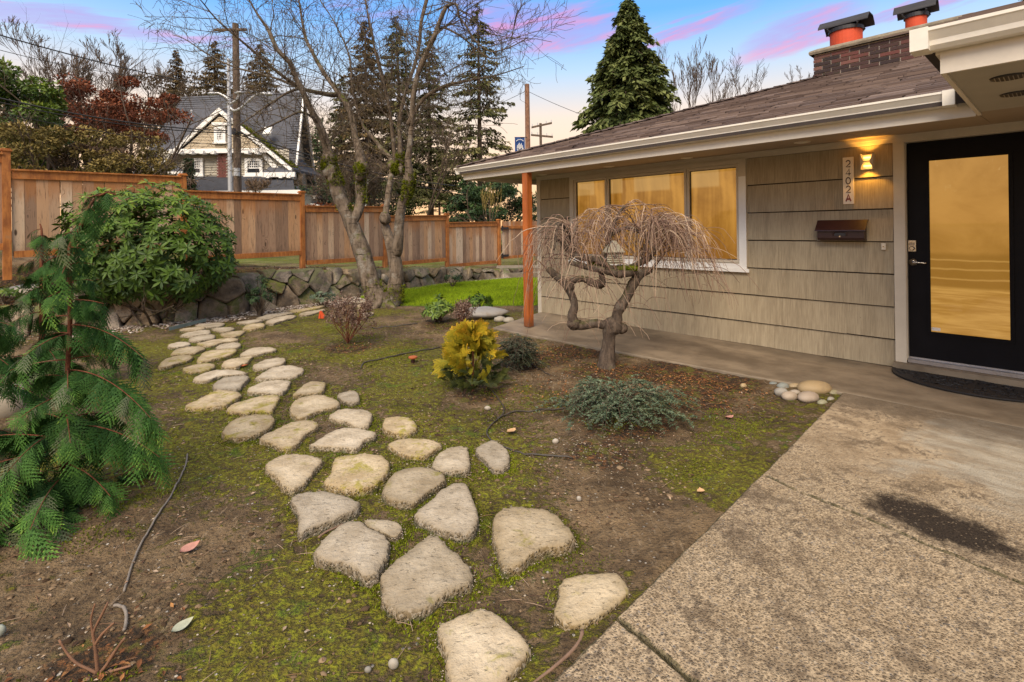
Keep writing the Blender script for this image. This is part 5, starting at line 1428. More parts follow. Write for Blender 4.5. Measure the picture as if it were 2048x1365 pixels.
# birdhouse hung in the dome
bh0 = at(1228, 528, DW - .02); bh = thing_at('birdhouse', bh0, 'little weathered log-sided birdhouse hanging inside the dome of the weeping maple', 'birdhouse')
m = MB(); m.box(-.075, .075, -.06, .06, 0, .012); m.build('base', 'birdhouse', bh)
for q in range(5):
    m = MB()
    for a, b in (((-.078, -.058), (.078, -.058)), ((-.078, .058), (.078, .058)), ((-.07, -.066), (-.07, .066)), ((.07, -.066), (.07, .066))):
        z = .024 + q * .021; tubes(m, np.array([(*a, z), (*b, z)]), np.array([.0105, .0105]), 8, cap=True)
    m.build('log', 'birdhouse', bh, smooth=True)
m = MB(); m.box(-.06, .06, -.052, .052, .012, .13); m.build('wall', 'birdhouse', bh)
m = MB(); m.add([(-.10, -.09, .12), (.10, -.09, .12), (.10, .09, .12), (-.10, .09, .12), (-.012, -.05, .235), (.012, -.05, .235), (.012, .05, .235), (-.012, .05, .235)], [(0, 1, 5, 4), (1, 2, 6, 5), (2, 3, 7, 6), (3, 0, 4, 7), (4, 5, 6, 7), (3, 2, 1, 0)]); m.build('roof', 'birdhouse', bh)
m = MB(); tubes(m, np.array([(0, -.0705, .078), (0, -.0725, .078)]), np.array([.018, .018]), 18, cap=True); m.build('dark_hole_disc', 'black_metal', bh)  # flat black disc stands in for the shade inside a hole
m = MB(); tubes(m, np.array([(0, 0, .23), (.01, 0, .36)]), np.array([.002, .002]), 5); m.build('hanger', 'wire', bh)

# ---------------------------------------------------------------- fronds (scale-leaved conifers)
def frond(seed, nsec=6, nter=4, droop=.26, fan=.44):
    r_ = np.random.default_rng(seed); C = []; Dv = []; L = []; W = []
    ax = lambda u: np.array([u, .03 * sin(u * 5 + seed), -droop * u * u])
    for i in range(16):
        u = i / 16; a, b = ax(u), ax(u + 1 / 16); C.append(a); Dv.append(b - a); L.append(np.linalg.norm(b - a) * 1.25); W.append(.036 * (1 - .5 * u))
    for i in range(nsec):
        u = .08 + .88 * i / nsec
        for sgn in (-1, 1):
            ln = fan * (.35 + 1.0 * math.sin(min(1, (u + .15)) * pi * .62)) * (1.08 - u) ** .55 * r_.uniform(.8, 1.15); uu = u + (.03 if sgn > 0 else 0)
            p = ax(uu); d = unit(np.array([.80, sgn * .62, -.10 - droop * .9 * u + r_.normal(0, .06)]))
            for j in range(nter):
                v = j / nter; q = p + d * ln * v + np.array([0, 0, -.20 * (ln * v) ** 2 * 2]); d2 = unit(d + np.array([.10 * v, 0, -.18 * v]))
                C.append(q); Dv.append(d2); L.append(ln / nter * 1.5); W.append(.046 * (1 - .45 * v))
                if j < nter - 1:
                    for s2 in (-1, 1):
                        pr = np.array([-d2[1], d2[0], 0]); d3 = unit(d2 * .85 + pr * s2 * .62 + np.array([0, 0, r_.normal(-.05, .12)])); l3 = ln * .21 * (1 - .55 * v) * r_.uniform(.7, 1.2)
                        C.append(q + d2 * .01); Dv.append(d3); L.append(max(l3, .04)); W.append(.040)
    return np.array(C), np.array(Dv), np.array(L), np.array(W)
FR = [frond(k) for k in range(5)]
FRS = [frond(20 + k, 7, 4, .18, .5) for k in range(4)]
def frond_mesh(f, mat_, lo=.0, hi=1.0, seed=0):
    C, Dv, L, W = f; r_ = np.random.default_rng(seed); m = MB(); tipw = np.clip(C[:, 0] * .55 + np.abs(C[:, 1]) * .8, 0, 1)
    kites(m, C, Dv, np.tile([0, 0, 1.], (len(C), 1)), L, W, 0, np.clip(lo + (hi - lo) * tipw + r_.normal(0, .10, len(C)), 0, 1), fold=.03)
    return m.mesh('frond', mat_)
def put_fronds(mb, f, X, Z, P, S, a, wm=1.0):
    """merge many fronds into one mesh: axes X, normals Z, origins P, scales S, tint a"""
    C, Dv, L, W = f; X = unit(X); Y = unit(np.cross(Z, X)); Z = np.cross(X, Y)
    tr = lambda v: v[None, :, 0:1] * X[:, None] + v[None, :, 1:2] * Y[:, None] + v[None, :, 2:3] * Z[:, None]
    n, k = len(X), len(C); CC = P[:, None] + tr(C) * S[:, None, None]; DD = tr(Dv)
    tip = np.clip(C[:, 0] * .5 + np.abs(C[:, 1]) * .6, 0, 1)
    aa = np.clip(a[:, None] + .5 * tip[None] - .2 + rng.normal(0, .08, (n, k)), 0, 1)
    kites(mb, CC.reshape(-1, 3), DD.reshape(-1, 3), np.repeat(Z, k, 0), (S[:, None] * L[None]).ravel(), (S[:, None] * W[None]).ravel() * wm, 0, aa.ravel(), fold=.03)

def weeping_cypress(root, P, R, nbr, lenf, seed, nobj=300, mat_='leaf_cypress', fscale=(.14, .25), bare=.35, extra=None, mstem='bark_red'):
    r_ = np.random.default_rng(seed); mm = MB(); tubes(mm, P, R, 9, cap=True); rel(mm, root).build('trunk', mstem, root, smooth=True)
    spots = []; bb = MB()
    brs = []
    for k in range(nbr):
        f = (k + r_.uniform(0, 1)) / nbr; q = min(int(f * (len(P) - 1)), len(P) - 2); az = k * 2.4 + r_.normal(0, .35); L = lenf(f) * r_.uniform(.7, 1.12); brs.append((P[q], az, L, f))
    if extra: brs += extra
    for p, az, L, f in brs:
        d = np.array([cos(az), sin(az), 0]); u = np.linspace(0, 1, 10); up = r_.uniform(.02, .14) * (1 - f * .3)
        B = p + d[None] * (L * u)[:, None] + np.array([0, 0, 1])[None] * (L * (up * np.sin(u * pi * .6) - r_.uniform(.10, .42) * u ** 2.0))[:, None]
        B[:, 2] = np.maximum(B[:, 2], .05)
        tubes(bb, B, np.linspace(.0042, .0014, 10), 5)
        n = max(5, int(L * 100))
        for j in range(n):
            v = r_.uniform(.10, 1.0); qq = min(int(v * 9), 8); pp = B[qq] + (B[qq + 1] - B[qq]) * (v * 9 - qq); tg = unit(B[qq + 1] - B[qq]); sd = np.array([-tg[1], tg[0], 0]) * r_.choice([-1, 1])
            X = unit(tg * r_.uniform(.3, 1.0) + sd * r_.uniform(.0, .85) + np.array([0, 0, -r_.uniform(.25, 1.0)]) + r_.normal(0, .12, 3)); Z = unit(np.array([0, 0, .7]) + d * .75 + r_.normal(0, .35, 3))
            spots.append((pp, X, Z, r_.uniform(*fscale) * (.50 + .60 * min(L / .5, 1)), v, f))
        spots.append((B[-1], unit(B[-1] - B[-2] + np.array([0, 0, -.1])), np.array([0, 0, 1.]) + d * .4, fscale[1], 1, f))
    rel(bb, root).build('branches', mstem, root, kind='stuff')
    return spots
def finish_fronds(root, spots, nobj, mats_, seed):
    """nearest fronds become parts of their own, the rest one mass"""
    spots = sorted(spots, key=lambda s: s[0][1] - .25 * s[4]); meshes = [frond_mesh(FR[k % 5], mats_[k % len(mats_)], .12 + .12 * (k // 5), .8 + .2 * (k // 5), k) for k in range(10)]
    o = np.array(root.location); r_ = np.random.default_rng(seed)
    for p, X, Z, s, v, f in spots[:nobj]:
        ob = link('frond', meshes[r_.integers(10)], root); ob.matrix_local = mat_from(X, Z, p - o, s)
    rest = spots[nobj:]
    if rest:
        mm = MB()
        for k in range(5):
            q = rest[k::5]
            if q: put_fronds(mm, FR[k], np.array([x[1] for x in q]), np.array([x[2] for x in q]), np.array([x[0] for x in q]), np.array([x[3] for x in q]), r_.uniform(.02, .35, len(q)))
        rel(mm, root).build('foliage', mats_[0], root, kind='stuff')

DC = 2.75
cyp = thing_at('weeping_cypress', onz(132, 1008, 0), 'drooping blue-green cypress with red-brown stem and nodding tip in the left foreground', 'conifer')
P, R = limb([(131,1015,6),(130,930,5.2),(130,837,4.6),(135,744,4.2),(140,651,4),(140,577,3.8),(139,520,3.6),(141,490,3.4),(156,465,3.2),(170,432,3.2),(180,411,2.8),(195,394,2.2),(215,385,1.7),(232,390,1.2)], DC, k=40)
lenf = lambda f: .46 * (1 - f) ** 1.35 * (.8 + .2 * min(1, f * 5)) + .045
ex = []
def exb(px, py, az, L, f): ex.append((at(px, py, DC), az, L, f))
exb(138, 740, -.35, .62, .35); exb(140, 650, -.15, .44, .5); exb(133, 850, -.25, .62, .25); exb(132, 900, -2.5, .52, .15); exb(131, 880, 3.0, .55, .2); exb(139, 600, -.1, .20, .55); exb(131, 930, -1.7, .5, .12); exb(131, 950, -1.1, .5, .1)
sp = weeping_cypress(cyp, P, R, 44, lenf, 3, extra=ex, fscale=(.085, .165))
# nodding tip
for k in range(18):
    q = 26 + k * .75; q = min(int(q), 38); sp.append((P[q], unit(np.array([rng.uniform(-.3, .9), rng.uniform(-.8, .3), -rng.uniform(.2, .9)])), np.array([.2, -.6, .7]), rng.uniform(.06, .11), .8, .9))
finish_fronds(cyp, sp, 300, ['leaf_cypress', 'leaf_cypress', 'leaf_cypress', 'leaf_cypress_grey'], 5)
# second cypress further back, third cut by the left edge
DC2 = 4.6
b2 = at(85, 735, DC2); b2[2] = gz(b2[0], b2[1])
cyp2 = thing_at('weeping_cypress', b2, 'smaller dark drooping cypress behind the foreground cypress at the left, below the fence', 'conifer')
P, R = limb([(85,740,5),(84,650,4.5),(84,570,4),(83,500,3),(84,465,2),(80,448,1.2)], DC2, k=24)
sp = weeping_cypress(cyp2, P, R, 26, lambda f: .40 * (1 - f) ** .9 + .07, 8, fscale=(.11, .20)); finish_fronds(cyp2, sp, 110, ['leaf_cypress', 'leaf_cypress_grey'], 6)
DC3 = 3.4
b3 = onz(-60, 905, 0)
cyp3 = thing_at('weeping_cypress', b3, 'cypress at the extreme left edge with only its drooping sprays in view', 'conifer')
P, R = limb([(-60,900,6),(-58,800,5),(-56,700,4.5),(-54,620,3.5),(-50,560,2)], DC3, k=24)
sp = weeping_cypress(cyp3, P, R, 22, lambda f: .42 * (1 - f) ** .6 + .08, 9, fscale=(.11, .20)); finish_fronds(cyp3, sp, 90, ['leaf_cypress'], 7)

# ---------------------------------------------------------------- rhododendron
rc = at(302, 498, 8.15); rh0 = np.array([rc[0], rc[1], gz(rc[0], rc[1])])
rhodo = thing_at('rhododendron', rh0, 'big rounded rhododendron with whorled glossy dark leaves overhanging the rock wall before the fence', 'shrub')
rq = np.random.default_rng(44)
mm = MB(); st = []
for k in range(16):
    d = unit(np.array([rq.normal(0, .8), rq.normal(0, .8), 1.0])); grow(st, rh0 + rq.normal(0, .12, 3) * [1, 1, 0], d, .7, .022, 0, 2, .6, .1, .3, 4, .62, rq, 5)
emit(mm, st); rel(mm, rhodo).build('stems', 'bark_twig', rhodo)
RX, RY, RZ_ = 1.22, 1.05, .97
W_ = []
for k in range(1000):
    d = rdir(1, rq)[0]
    if d[2] < -.85: continue
    rad = (1 + .13 * vnoise(d[None], 2.3, 12)[0] + .07 * vnoise(d[None], 6, 13)[0]) * (rq.uniform(.86, 1.03) if k < 720 else rq.uniform(.55, .85))
    p = rc + d * rad * np.array([RX, RY, RZ_])
    if p[2] < gz(p[0], p[1]) + .05 and p[1] > rc[1]: continue
    W_.append((p, unit(d * np.array([1, 1, 1.0]) + np.array([0, -.1, .55]) + rq.normal(0, .22, 3)), rad))
leaves = []
for p, ax, rad in W_:
    n = rq.integers(7, 11); ref = unit(np.cross(ax, rq.normal(size=3))); r2 = np.cross(ax, ref); ln = rq.uniform(.105, .155)
    for j in range(n):
        an = j * 2 * pi / n + rq.normal(0, .12); e = rq.uniform(-.15, .50); D = unit((ref * cos(an) + r2 * sin(an)) * cos(e) + ax * sin(e)); leaves.append((p, D, ax, ln * rq.uniform(.8, 1.1), rad, ax[2]))
    for j in range(2):
        leaves.append((p, unit(ax + rq.normal(0, .2, 3)), unit(np.cross(ax, rq.normal(size=3))), ln * .45, rad + .2, 1.0))
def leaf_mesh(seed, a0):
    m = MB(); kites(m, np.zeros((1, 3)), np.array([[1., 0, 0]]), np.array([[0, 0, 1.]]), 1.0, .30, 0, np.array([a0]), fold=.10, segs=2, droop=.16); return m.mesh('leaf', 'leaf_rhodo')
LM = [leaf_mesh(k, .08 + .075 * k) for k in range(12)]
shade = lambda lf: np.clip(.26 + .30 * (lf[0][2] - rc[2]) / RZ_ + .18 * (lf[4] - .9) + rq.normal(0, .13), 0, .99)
leaves.sort(key=lambda l: l[0][1] - .3 * l[4])
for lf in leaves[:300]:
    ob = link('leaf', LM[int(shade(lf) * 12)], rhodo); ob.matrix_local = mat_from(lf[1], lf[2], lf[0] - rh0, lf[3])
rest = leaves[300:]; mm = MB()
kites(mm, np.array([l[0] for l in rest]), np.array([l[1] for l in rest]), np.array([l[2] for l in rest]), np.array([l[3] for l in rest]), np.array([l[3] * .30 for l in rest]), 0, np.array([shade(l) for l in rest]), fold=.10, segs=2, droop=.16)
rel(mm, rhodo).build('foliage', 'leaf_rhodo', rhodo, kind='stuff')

# ---------------------------------------------------------------- small garden shrubs
def small_rhodo(name, px, py, D, w, h, n, mat_, label, cat='shrub', ll=.085, seed=1, group=None, flop=.1, ex=0):
    p0 = at(px, py, D); p0[2] = gz(p0[0], p0[1]); root = thing_at(name, p0, label, cat, group); r_ = np.random.default_rng(seed); st = []; tips = []
    for k in range(n):
        an = r_.uniform(0, 6.28); q = math.sqrt(r_.uniform(.02, 1)); e = np.array([cos(an) * w * .5 * q, sin(an) * w * .5 * q, h * (1.02 - .55 * q * q) * r_.uniform(.55, 1.02)])
        mid = e * .5 + np.array([0, 0, h * .06]) + r_.normal(0, .02, 3); P = resample([p0 + r_.normal(0, .02, 3) * [1, 1, 0], p0 + mid, p0 + e], 6); st.append((0, P, np.linspace(.007, .0025, 6))); tips.append((P[-1], unit(P[-1] - P[-2])))
    mm = MB(); tubes(mm, np.array([s[1] for s in st]), np.array([s[2] for s in st]), 5); rel(mm, root).build('stems', 'bark_twig', root)
    C = []; Dd = []; N = []; L = []; aa = []
    for p, ax in tips:
        m_ = r_.integers(7, 11); ref = unit(np.cross(ax, r_.normal(size=3))); r2 = np.cross(ax, ref)
        for lay in range(1 + ex):
            for j in range(m_):
                an = j * 2 * pi / m_ + r_.normal(0, .2); e = r_.uniform(-.3, .6) - flop; C.append(p - ax * .03 * lay); Dd.append(unit((ref * cos(an) + r2 * sin(an)) * cos(e) + ax * sin(e))); N.append(ax); L.append(ll * r_.uniform(.7, 1.15)); aa.append(r_.uniform(0, .9) * (.5 + .5 * (p[2] - p0[2]) / h))
    mm = MB(); kites(mm, np.array(C), np.array(Dd), np.array(N), np.array(L), np.array(L) * .30, 0, np.array(aa), fold=.08, segs=2, droop=.2); rel(mm, root).build('leaves', mat_, root)
    return root
small_rhodo('rhododendron', 878, 643, 7.9, .52, .42, 26, 'leaf_laurel', 'young green rhododendron at the lawn edge, left of the dry brown twiggy bush', ll=.10, seed=1, ex=1)
small_rhodo('rhododendron', 958, 620, 8.9, .46, .34, 22, 'leaf_rhodo', 'young dark rhododendron standing against the bright lawn, left of the porch post', ll=.10, seed=2, ex=1)
small_rhodo('evergreen_shrub', 520, 640, 8.6, .55, .78, 34, 'leaf_green_far', 'dark upright evergreen shrub growing at the foot of the rock wall', ll=.06, seed=3, ex=2)
small_rhodo('evergreen_shrub', 645, 610, 9.6, .55, .36, 20, 'leaf_coton', 'small open grey-green shrub at the rock wall foot, left of the tall bare tree', ll=.075, seed=4)
small_rhodo('evergreen_shrub', 905, 577, 12.6, .55, .42, 16, 'leaf_green_far', 'small green seedling bush growing against the rock wall behind the lawn', ll=.09, seed=6)
small_rhodo('evergreen_shrub', 8, 528, 7.7, .5, .35, 14, 'leaf_laurel', 'little leafy plant at the foot of the leftmost fence post', ll=.10, seed=7)
def dry_shrub(px, py, D, w, h, n, label, seed, ll=.030):
    p0 = at(px, py, D); p0[2] = gz(p0[0], p0[1]); root = thing_at('dry_shrub', p0, label, 'shrub'); r_ = np.random.default_rng(seed); st = []
    for k in range(n):
        an = r_.uniform(0, 6.28); d = unit(np.array([cos(an) * .55, sin(an) * .55, 1.0]))
        grow(st, p0 + np.array([0, 0, .02]), d, h * .72, .0065, 0, 2, .75, .15, .35, 4, .50, r_, 5)
    mm = MB(); emit(mm, st, n=4); rel(mm, root).build('stems', 'bark_red', root)
    tips = np.array([p[-1] for l, p, q in st if l >= 1] + [p[2] for l, p, q in st if l == 2] + [p[3] for l, p, q in st if l >= 1]); s = (tips - p0)
    ok = (np.hypot(s[:, 0], s[:, 1]) < w * .55) & (s[:, 2] > .1); tips = tips[ok]
    C = np.repeat(tips, 3, 0) + r_.normal(0, .012, (len(tips) * 3, 3)); mm = MB()
    kites(mm, C, unit(rdir(len(C), r_) + [0, 0, .25]), rdir(len(C), r_), r_.uniform(ll * .7, ll * 1.4, len(C)), ll * .55, 0, r_.uniform(0, 1, len(C)), fold=.15, segs=1); rel(mm, root).build('leaves', 'leaf_dry', root, kind='stuff')
dry_shrub(696, 692, 6.45, .62, .66, 11, 'dry bush of curled pinkish-brown leaves beside the orange flag', 3, .030)
dry_shrub(928, 662, 7.4, .5, .42, 9, 'low dry brown twiggy bush before the pale flat rock', 5, .030)

# golden thuja
p0 = onz(945, 782, 0); th_ = thing_at('golden_conifer', p0, 'small golden-orange dwarf conifer with dark green base in the middle of the bed', 'conifer')
r_ = np.random.default_rng(9); mm = MB(); tubes(mm, resample([p0, p0 + [.01, 0, .25], p0 + [0, 0, .5]], 8), np.linspace(.014, .004, 8), 6); rel(mm, th_).build('trunk', 'bark_red', th_)
up_ = MB(); dn = MB()
for k in range(4):
    n = 78; f = r_.uniform(0, 1, n); an = r_.uniform(0, 6.28, n); rad = (.25 * np.sin(np.clip(.25 + f * .85, 0, 1) * pi) ** .8 + .03) * np.sqrt(r_.uniform(.25, 1, n))
    rad = rad * (1 + .3 * np.cos(an * 2 + f * 7) + .25 * np.cos(an * 3 - f * 11)); P = p0 + np.column_stack([np.cos(an) * rad * .78, np.sin(an) * rad * .78, .05 + f * .47])
    X = unit(np.column_stack([np.cos(an) * .55, np.sin(an) * .75, np.full(n, .55)]) + r_.normal(0, .42, (n, 3))); Z = unit(np.column_stack([-np.sin(an), np.cos(an), np.zeros(n)]) + r_.normal(0, .5, (n, 3)))
    gold = f + r_.normal(0, .12, n) > .30
    put_fronds(up_, FRS[k], X[gold], Z[gold], P[gold], r_.uniform(.07, .17, gold.sum()), np.clip(r_.uniform(.1, .6, gold.sum()) + .25 * f[gold] - .1, 0, 1), 2.3)
    put_fronds(dn, FRS[k], X[~gold], Z[~gold], P[~gold], r_.uniform(.07, .13, (~gold).sum()), r_.uniform(0, .5, (~gold).sum()), 2.3)
rel(up_, th_).build('golden_foliage', 'leaf_thuja', th_); rel(dn, th_).build('lower_foliage', 'leaf_thuja_dark', th_)

def cotoneaster(px, py, w, dpt, h, nst, mat_, label, seed, ls=.019, D=None):
    p0 = onz(px, py, 0); root = thing_at('cotoneaster', p0, label, 'shrub'); r_ = np.random.default_rng(seed); Ps = []
    for k in range(nst):
        an = r_.uniform(0, 6.28); q = r_.uniform(.35, 1.05); e = np.array([cos(an) * w * q, sin(an) * dpt * q, 0]); hh = h * r_.uniform(.35, 1.0) * (1.15 - .5 * q); u = np.linspace(0, 1, 9)
        P = p0 + e[None] * (u ** 1.0)[:, None] + np.array([0, 0, 1])[None] * (hh * np.sin(np.minimum(u * 1.15, 1.1) * pi * .80))[:, None]; P = P + r_.normal(0, .010, P.shape) * u[:, None]; P[:, 2] = np.maximum(P[:, 2], p0[2] + .008); Ps.append(P)
        for j in range(3):
            i = r_.integers(3, 8); d = unit(np.array([cos(an + r_.normal(0, .9)), sin(an + r_.normal(0, .9)), r_.uniform(-.2, .6)])); Ls = r_.uniform(.06, .16); Q = P[i] + d[None] * (Ls * u)[:, None] - np.array([0, 0, 1])[None] * (Ls * .35 * u ** 2)[:, None]; Q[:, 2] = np.maximum(Q[:, 2], p0[2] + .008); Ps.append(Q)
    Ps = np.array(Ps); mm = MB(); tubes(mm, Ps, np.tile(np.linspace(.0032, .0012, 9), (len(Ps), 1)), 4); rel(mm, root).build('stems', 'bark_twig', root)
    nl = 16; u = np.linspace(.08, 1, nl); i = np.minimum((u * 8).astype(int), 7); fr = u * 8 - i; C = Ps[:, i] * (1 - fr)[None, :, None] + Ps[:, i + 1] * fr[None, :, None]; T = unit(Ps[:, i + 1] - Ps[:, i]); S = unit(np.cross(T, np.array([0, 0, 1.])))
    mm = MB()
    for sg in (-1, 1):
        Dd = unit(T * .55 + S * sg * .85 + r_.normal(0, .25, T.shape) + [0, 0, .15]).reshape(-1, 3); CC = C.reshape(-1, 3); n = len(CC)
        kites(mm, CC, Dd, unit(np.tile([0, 0, 1.], (n, 1)) + r_.normal(0, .35, (n, 3))), r_.uniform(ls * .7, ls * 1.25, n), ls * .5, 0, np.clip(.15 + .55 * r_.uniform(0, 1, n) + 1.0 * (CC[:, 2] - p0[2] - h * .4), 0, 1), fold=.06)
    rel(mm, root).build('leaves', mat_, root, kind='stuff')
cotoneaster(1240, 828, .66, .54, .27, 92, 'leaf_coton', 'low spreading grey-green cotoneaster sprawling in front of the weeping maple', 5, .021)
cotoneaster(1035, 738, .26, .24, .40, 90, 'leaf_coton_dark', 'dense dark little-leaved cotoneaster at the foot of the porch post', 6, .016)

# cut stub in the near left bed
p0 = onz(195, 1348, 0); stub = thing_at('pruned_stump', p0, 'small pruned plant stub with orange cut stems in the bottom left corner', 'stump')
for pxs in ([(196,1350,6),(190,1290,5),(186,1268,4.6),(196,1245,4.4),(208,1222,4),(216,1205,3)], [(196,1348,5),(176,1338,4.4),(152,1326,4),(133,1305,3.6),(118,1280,3)], [(198,1348,6),(212,1332,5.5),(232,1300,5),(250,1276,4)], [(190,1290,5),(205,1268,4),(228,1246,3)], [(197,1350,4),(240,1338,3.5),(262,1332,3)], [(186,1268,4),(182,1240,3.4),(190,1208,2.5)]):
    P, R = limb(pxs, p0[1], k=12); R = R * .62 * (1 + .15 * vnoise(P, 40, 3)); mm = MB(); tubes(mm, P, R, 8, cap=True); rel(mm, stub).build('stem', 'stub_wood', stub, smooth=True)
# ---------------------------------------------------------------- house beyond the fence
FX = lambda px, py, D: at(px, py, D)
nh0 = at(440, 400, 37); nh0[2] = 0
nh = thing_at('house', nh0, 'tall gabled neighbour house with dark shingle roof and white bargeboards rising beyond the fence', 'house')
O_ = np.array(nh.location)
def poly_solid(m, pts, th, mi=0):
    """solid sheet: pts polygon, extruded by vector th"""
    P = np.array(pts, float); Q = P + np.array(th); n = len(P)
    m.add(np.concatenate([P, Q]), [tuple(range(n)), tuple(range(2 * n - 1, n - 1, -1))] + [(i, n + i, n + (i + 1) % n, (i + 1) % n) for i in range(n)], mi)
def npart(m, name, mat_, parent=nh, **k): return rel(m, nh).build(name, mat_, parent, **k)
# main roof
RA, RB = at(366, 194, 40.5), at(606, 203, 39.5); RB[2] = RA[2]
EA, EB = at(262, 352, 36.2), at(588, 350, 36.6); EB[2] = EA[2]
BR_ = at(630, 372, 44); BL_ = RA + (BR_ - RB)
m = MB(); poly_solid(m, [EA, EB, RB, RA], (0, .05, -.22)); poly_solid(m, [RB, BR_, BL_, RA], (0, 0, -.22)); nroof = npart(m, 'roof', 'far_roof')
m = MB(); nrow = 34
for i in range(nrow):
    f = i / nrow; a = EA + (RA - EA) * f; b = EB + (RB - EB) * f; a2 = EA + (RA - EA) * (f + 1 / nrow); b2 = EB + (RB - EB) * (f + 1 / nrow); nn = unit(np.cross(EB - EA, RA - EA)); nn = nn * np.sign(nn[2])
    m.add([a + nn * .06, b + nn * .06, b2 + nn * .012, a2 + nn * .012, a, b], [(0, 1, 2, 3), (4, 5, 1, 0)], 0, .5)
npart(m, 'shingle_courses', 'far_roof', nroof, kind='stuff')
# side gable wall, right end
m = MB(); ci = (0, 0, -.3)
GL0 = EB + [-.35, .3, -.2]; GR0 = BR_ + [-.5, -.3, -.2]; GT = RB + [-.4, 0, -.6]
base = lambda p, z=1.0: np.array([p[0], p[1], z])
poly_solid(m, [base(GL0), base(GR0), GR0, GT, GL0], (-.2, 0, 0)); nwall = npart(m, 'side_wall', 'far_siding')
m = MB()
for a, b in ((RB, EB), (RB, BR_)):
    poly_solid(m, [a + [.02, 0, .05], b + [.02, 0, .05], b + [.02, 0, -.38], a + [.02, 0, -.42]], (.14, 0, 0))
npart(m, 'bargeboard', 'far_white')
for px, py0, py1, D in ((588, 332, 376, 37.9), (597, 340, 380, 39.3)):
    p = at(px, py0, D); q = at(px, py1, D); m = MB(); m.box(p[0] - .05, p[0] + .10, p[1] - .5, p[1] + .5, q[2], p[2]); w_ = npart(m, 'window', 'far_white')
    m = MB(); m.box(p[0] + .09, p[0] + .13, p[1] - .36, p[1] + .36, q[2] + .15, p[2] - .15); npart(m, 'pane', 'far_glass', w_)
# front cross gable
DG = 35.4; DW_ = 35.95
g = lambda px, py, D=DG: at(px, py, D)
AP, LF, RF = g(439, 219), g(303, 343), g(585, 348); RF[2] = LF[2]
back = np.array([0, 5.2, 0])
m = MB(); poly_solid(m, [LF + [-.1, 0, .05], AP + [0, 0, .16], AP + back + [0, 0, .16], LF + back + [-.1, 0, .05]], (0, 0, -.18)); poly_solid(m, [AP + [0, 0, .16], RF + [.1, 0, .05], RF + back + [.1, 0, .05], AP + back + [0, 0, .16]], (0, 0, -.18)); npart(m, 'gable_roof', 'far_roof')
m = MB()
for a, b in ((AP, LF), (AP, RF)):
    d = unit(b - a); nrm_ = np.array([-d[2], 0, d[0]]) * (1 if d[0] < 0 else -1); nrm_ = nrm_ * np.sign(-nrm_[2]) if False else nrm_
    dn = np.array([0, 0, -.36]); poly_solid(m, [a + [0, -.12, .10], b + [0, -.12, .06], b + [0, -.12, .06] + dn * .8, a + [0, -.12, .10] + dn], (0, .14, 0))
npart(m, 'bargeboard', 'far_white')
q_ = np.random.default_rng(4); u = q_.uniform(.30, 1, 2600); P = AP + (RF - AP) * u[:, None] + [0, 0, .16] + np.array([0, 1, 0]) * (q_.uniform(0, 1, (2600, 1)) ** 2 * 1.3); m = MB(); kites(m, P, unit(rdir(2600, q_) + [0, 0, .8]), rdir(2600, q_), q_.uniform(.06, .16, 2600), .09, 0, q_.uniform(0, .8, 2600)); npart(m, 'roof_moss', 'moss_cushion', kind='stuff')
yb = g(439, 298)[2]
wl_, wr_ = g(346, 298), g(524, 298); wr_[2] = yb; wl_[2] = yb
slopeL = (AP[2] - LF[2]) / (AP[0] - LF[0]); 
m = MB(); n_ = 22
for i in range(n_):
    z0 = yb + (AP[2] - .5 - yb) * i / n_; z1 = yb + (AP[2] - .5 - yb) * (i + 1) / n_; x0 = LF[0] + (z1 + .35 - LF[2]) / slopeL; x1 = RF[0] - (z1 + .35 - RF[2]) / ((AP[2] - RF[2]) / (RF[0] - AP[0]))
    m.add([(x0, DG + .02, z0), (x1, DG + .02, z0), (x1, DG + .09, z1), (x0, DG + .09, z1), (x0, DG + .12, z0), (x1, DG + .12, z0)], [(0, 1, 2, 3), (4, 5, 1, 0)])
npart(m, 'lap_siding', 'far_siding_tan', kind='stuff')
m = MB(); m.box(wl_[0] - .2, wr_[0] + .35, DG - .10, DG + .15, yb - .30, yb); npart(m, 'belt_trim', 'far_white')
for px in (365, 386, 408, 430, 497, 517):
    p = g(px, 303); m = MB(); m.box(p[0] - .13, p[0] + .13, DG - .32, DG + .2, p[2] - .22, p[2] + .02); npart(m, 'bracket', 'far_white')
# recessed wall below the belt
zb = at(440, 386, DW_)[2]
m = MB(); x0, x1 = at(318, 340, DW_)[0], at(578, 340, DW_)[0]; n_ = 26
for i in range(n_):
    z0 = zb - 1.5 + (yb + 1.5 - zb) * i / n_; z1 = zb - 1.5 + (yb + 1.5 - zb) * (i + 1) / n_
    m.add([(x0, DW_, z0), (x1, DW_, z0), (x1, DW_ + .06, z1), (x0, DW_ + .06, z1), (x0, DW_ + .1, z0), (x1, DW_ + .1, z0)], [(0, 1, 2, 3), (4, 5, 1, 0)])
npart(m, 'wall', 'far_siding')
m = MB()
for (a, b) in (((345, 300), (312, 348)), ((525, 300), (570, 350))):
    A_, B_ = at(*a, DG + .3), at(*b, DG + .3); poly_solid(m, [A_, B_, B_ + [0, 0, -.5], A_ + [0, 0, -.5]], (0, .5, 0))
npart(m, 'gable_soffit', 'far_white')
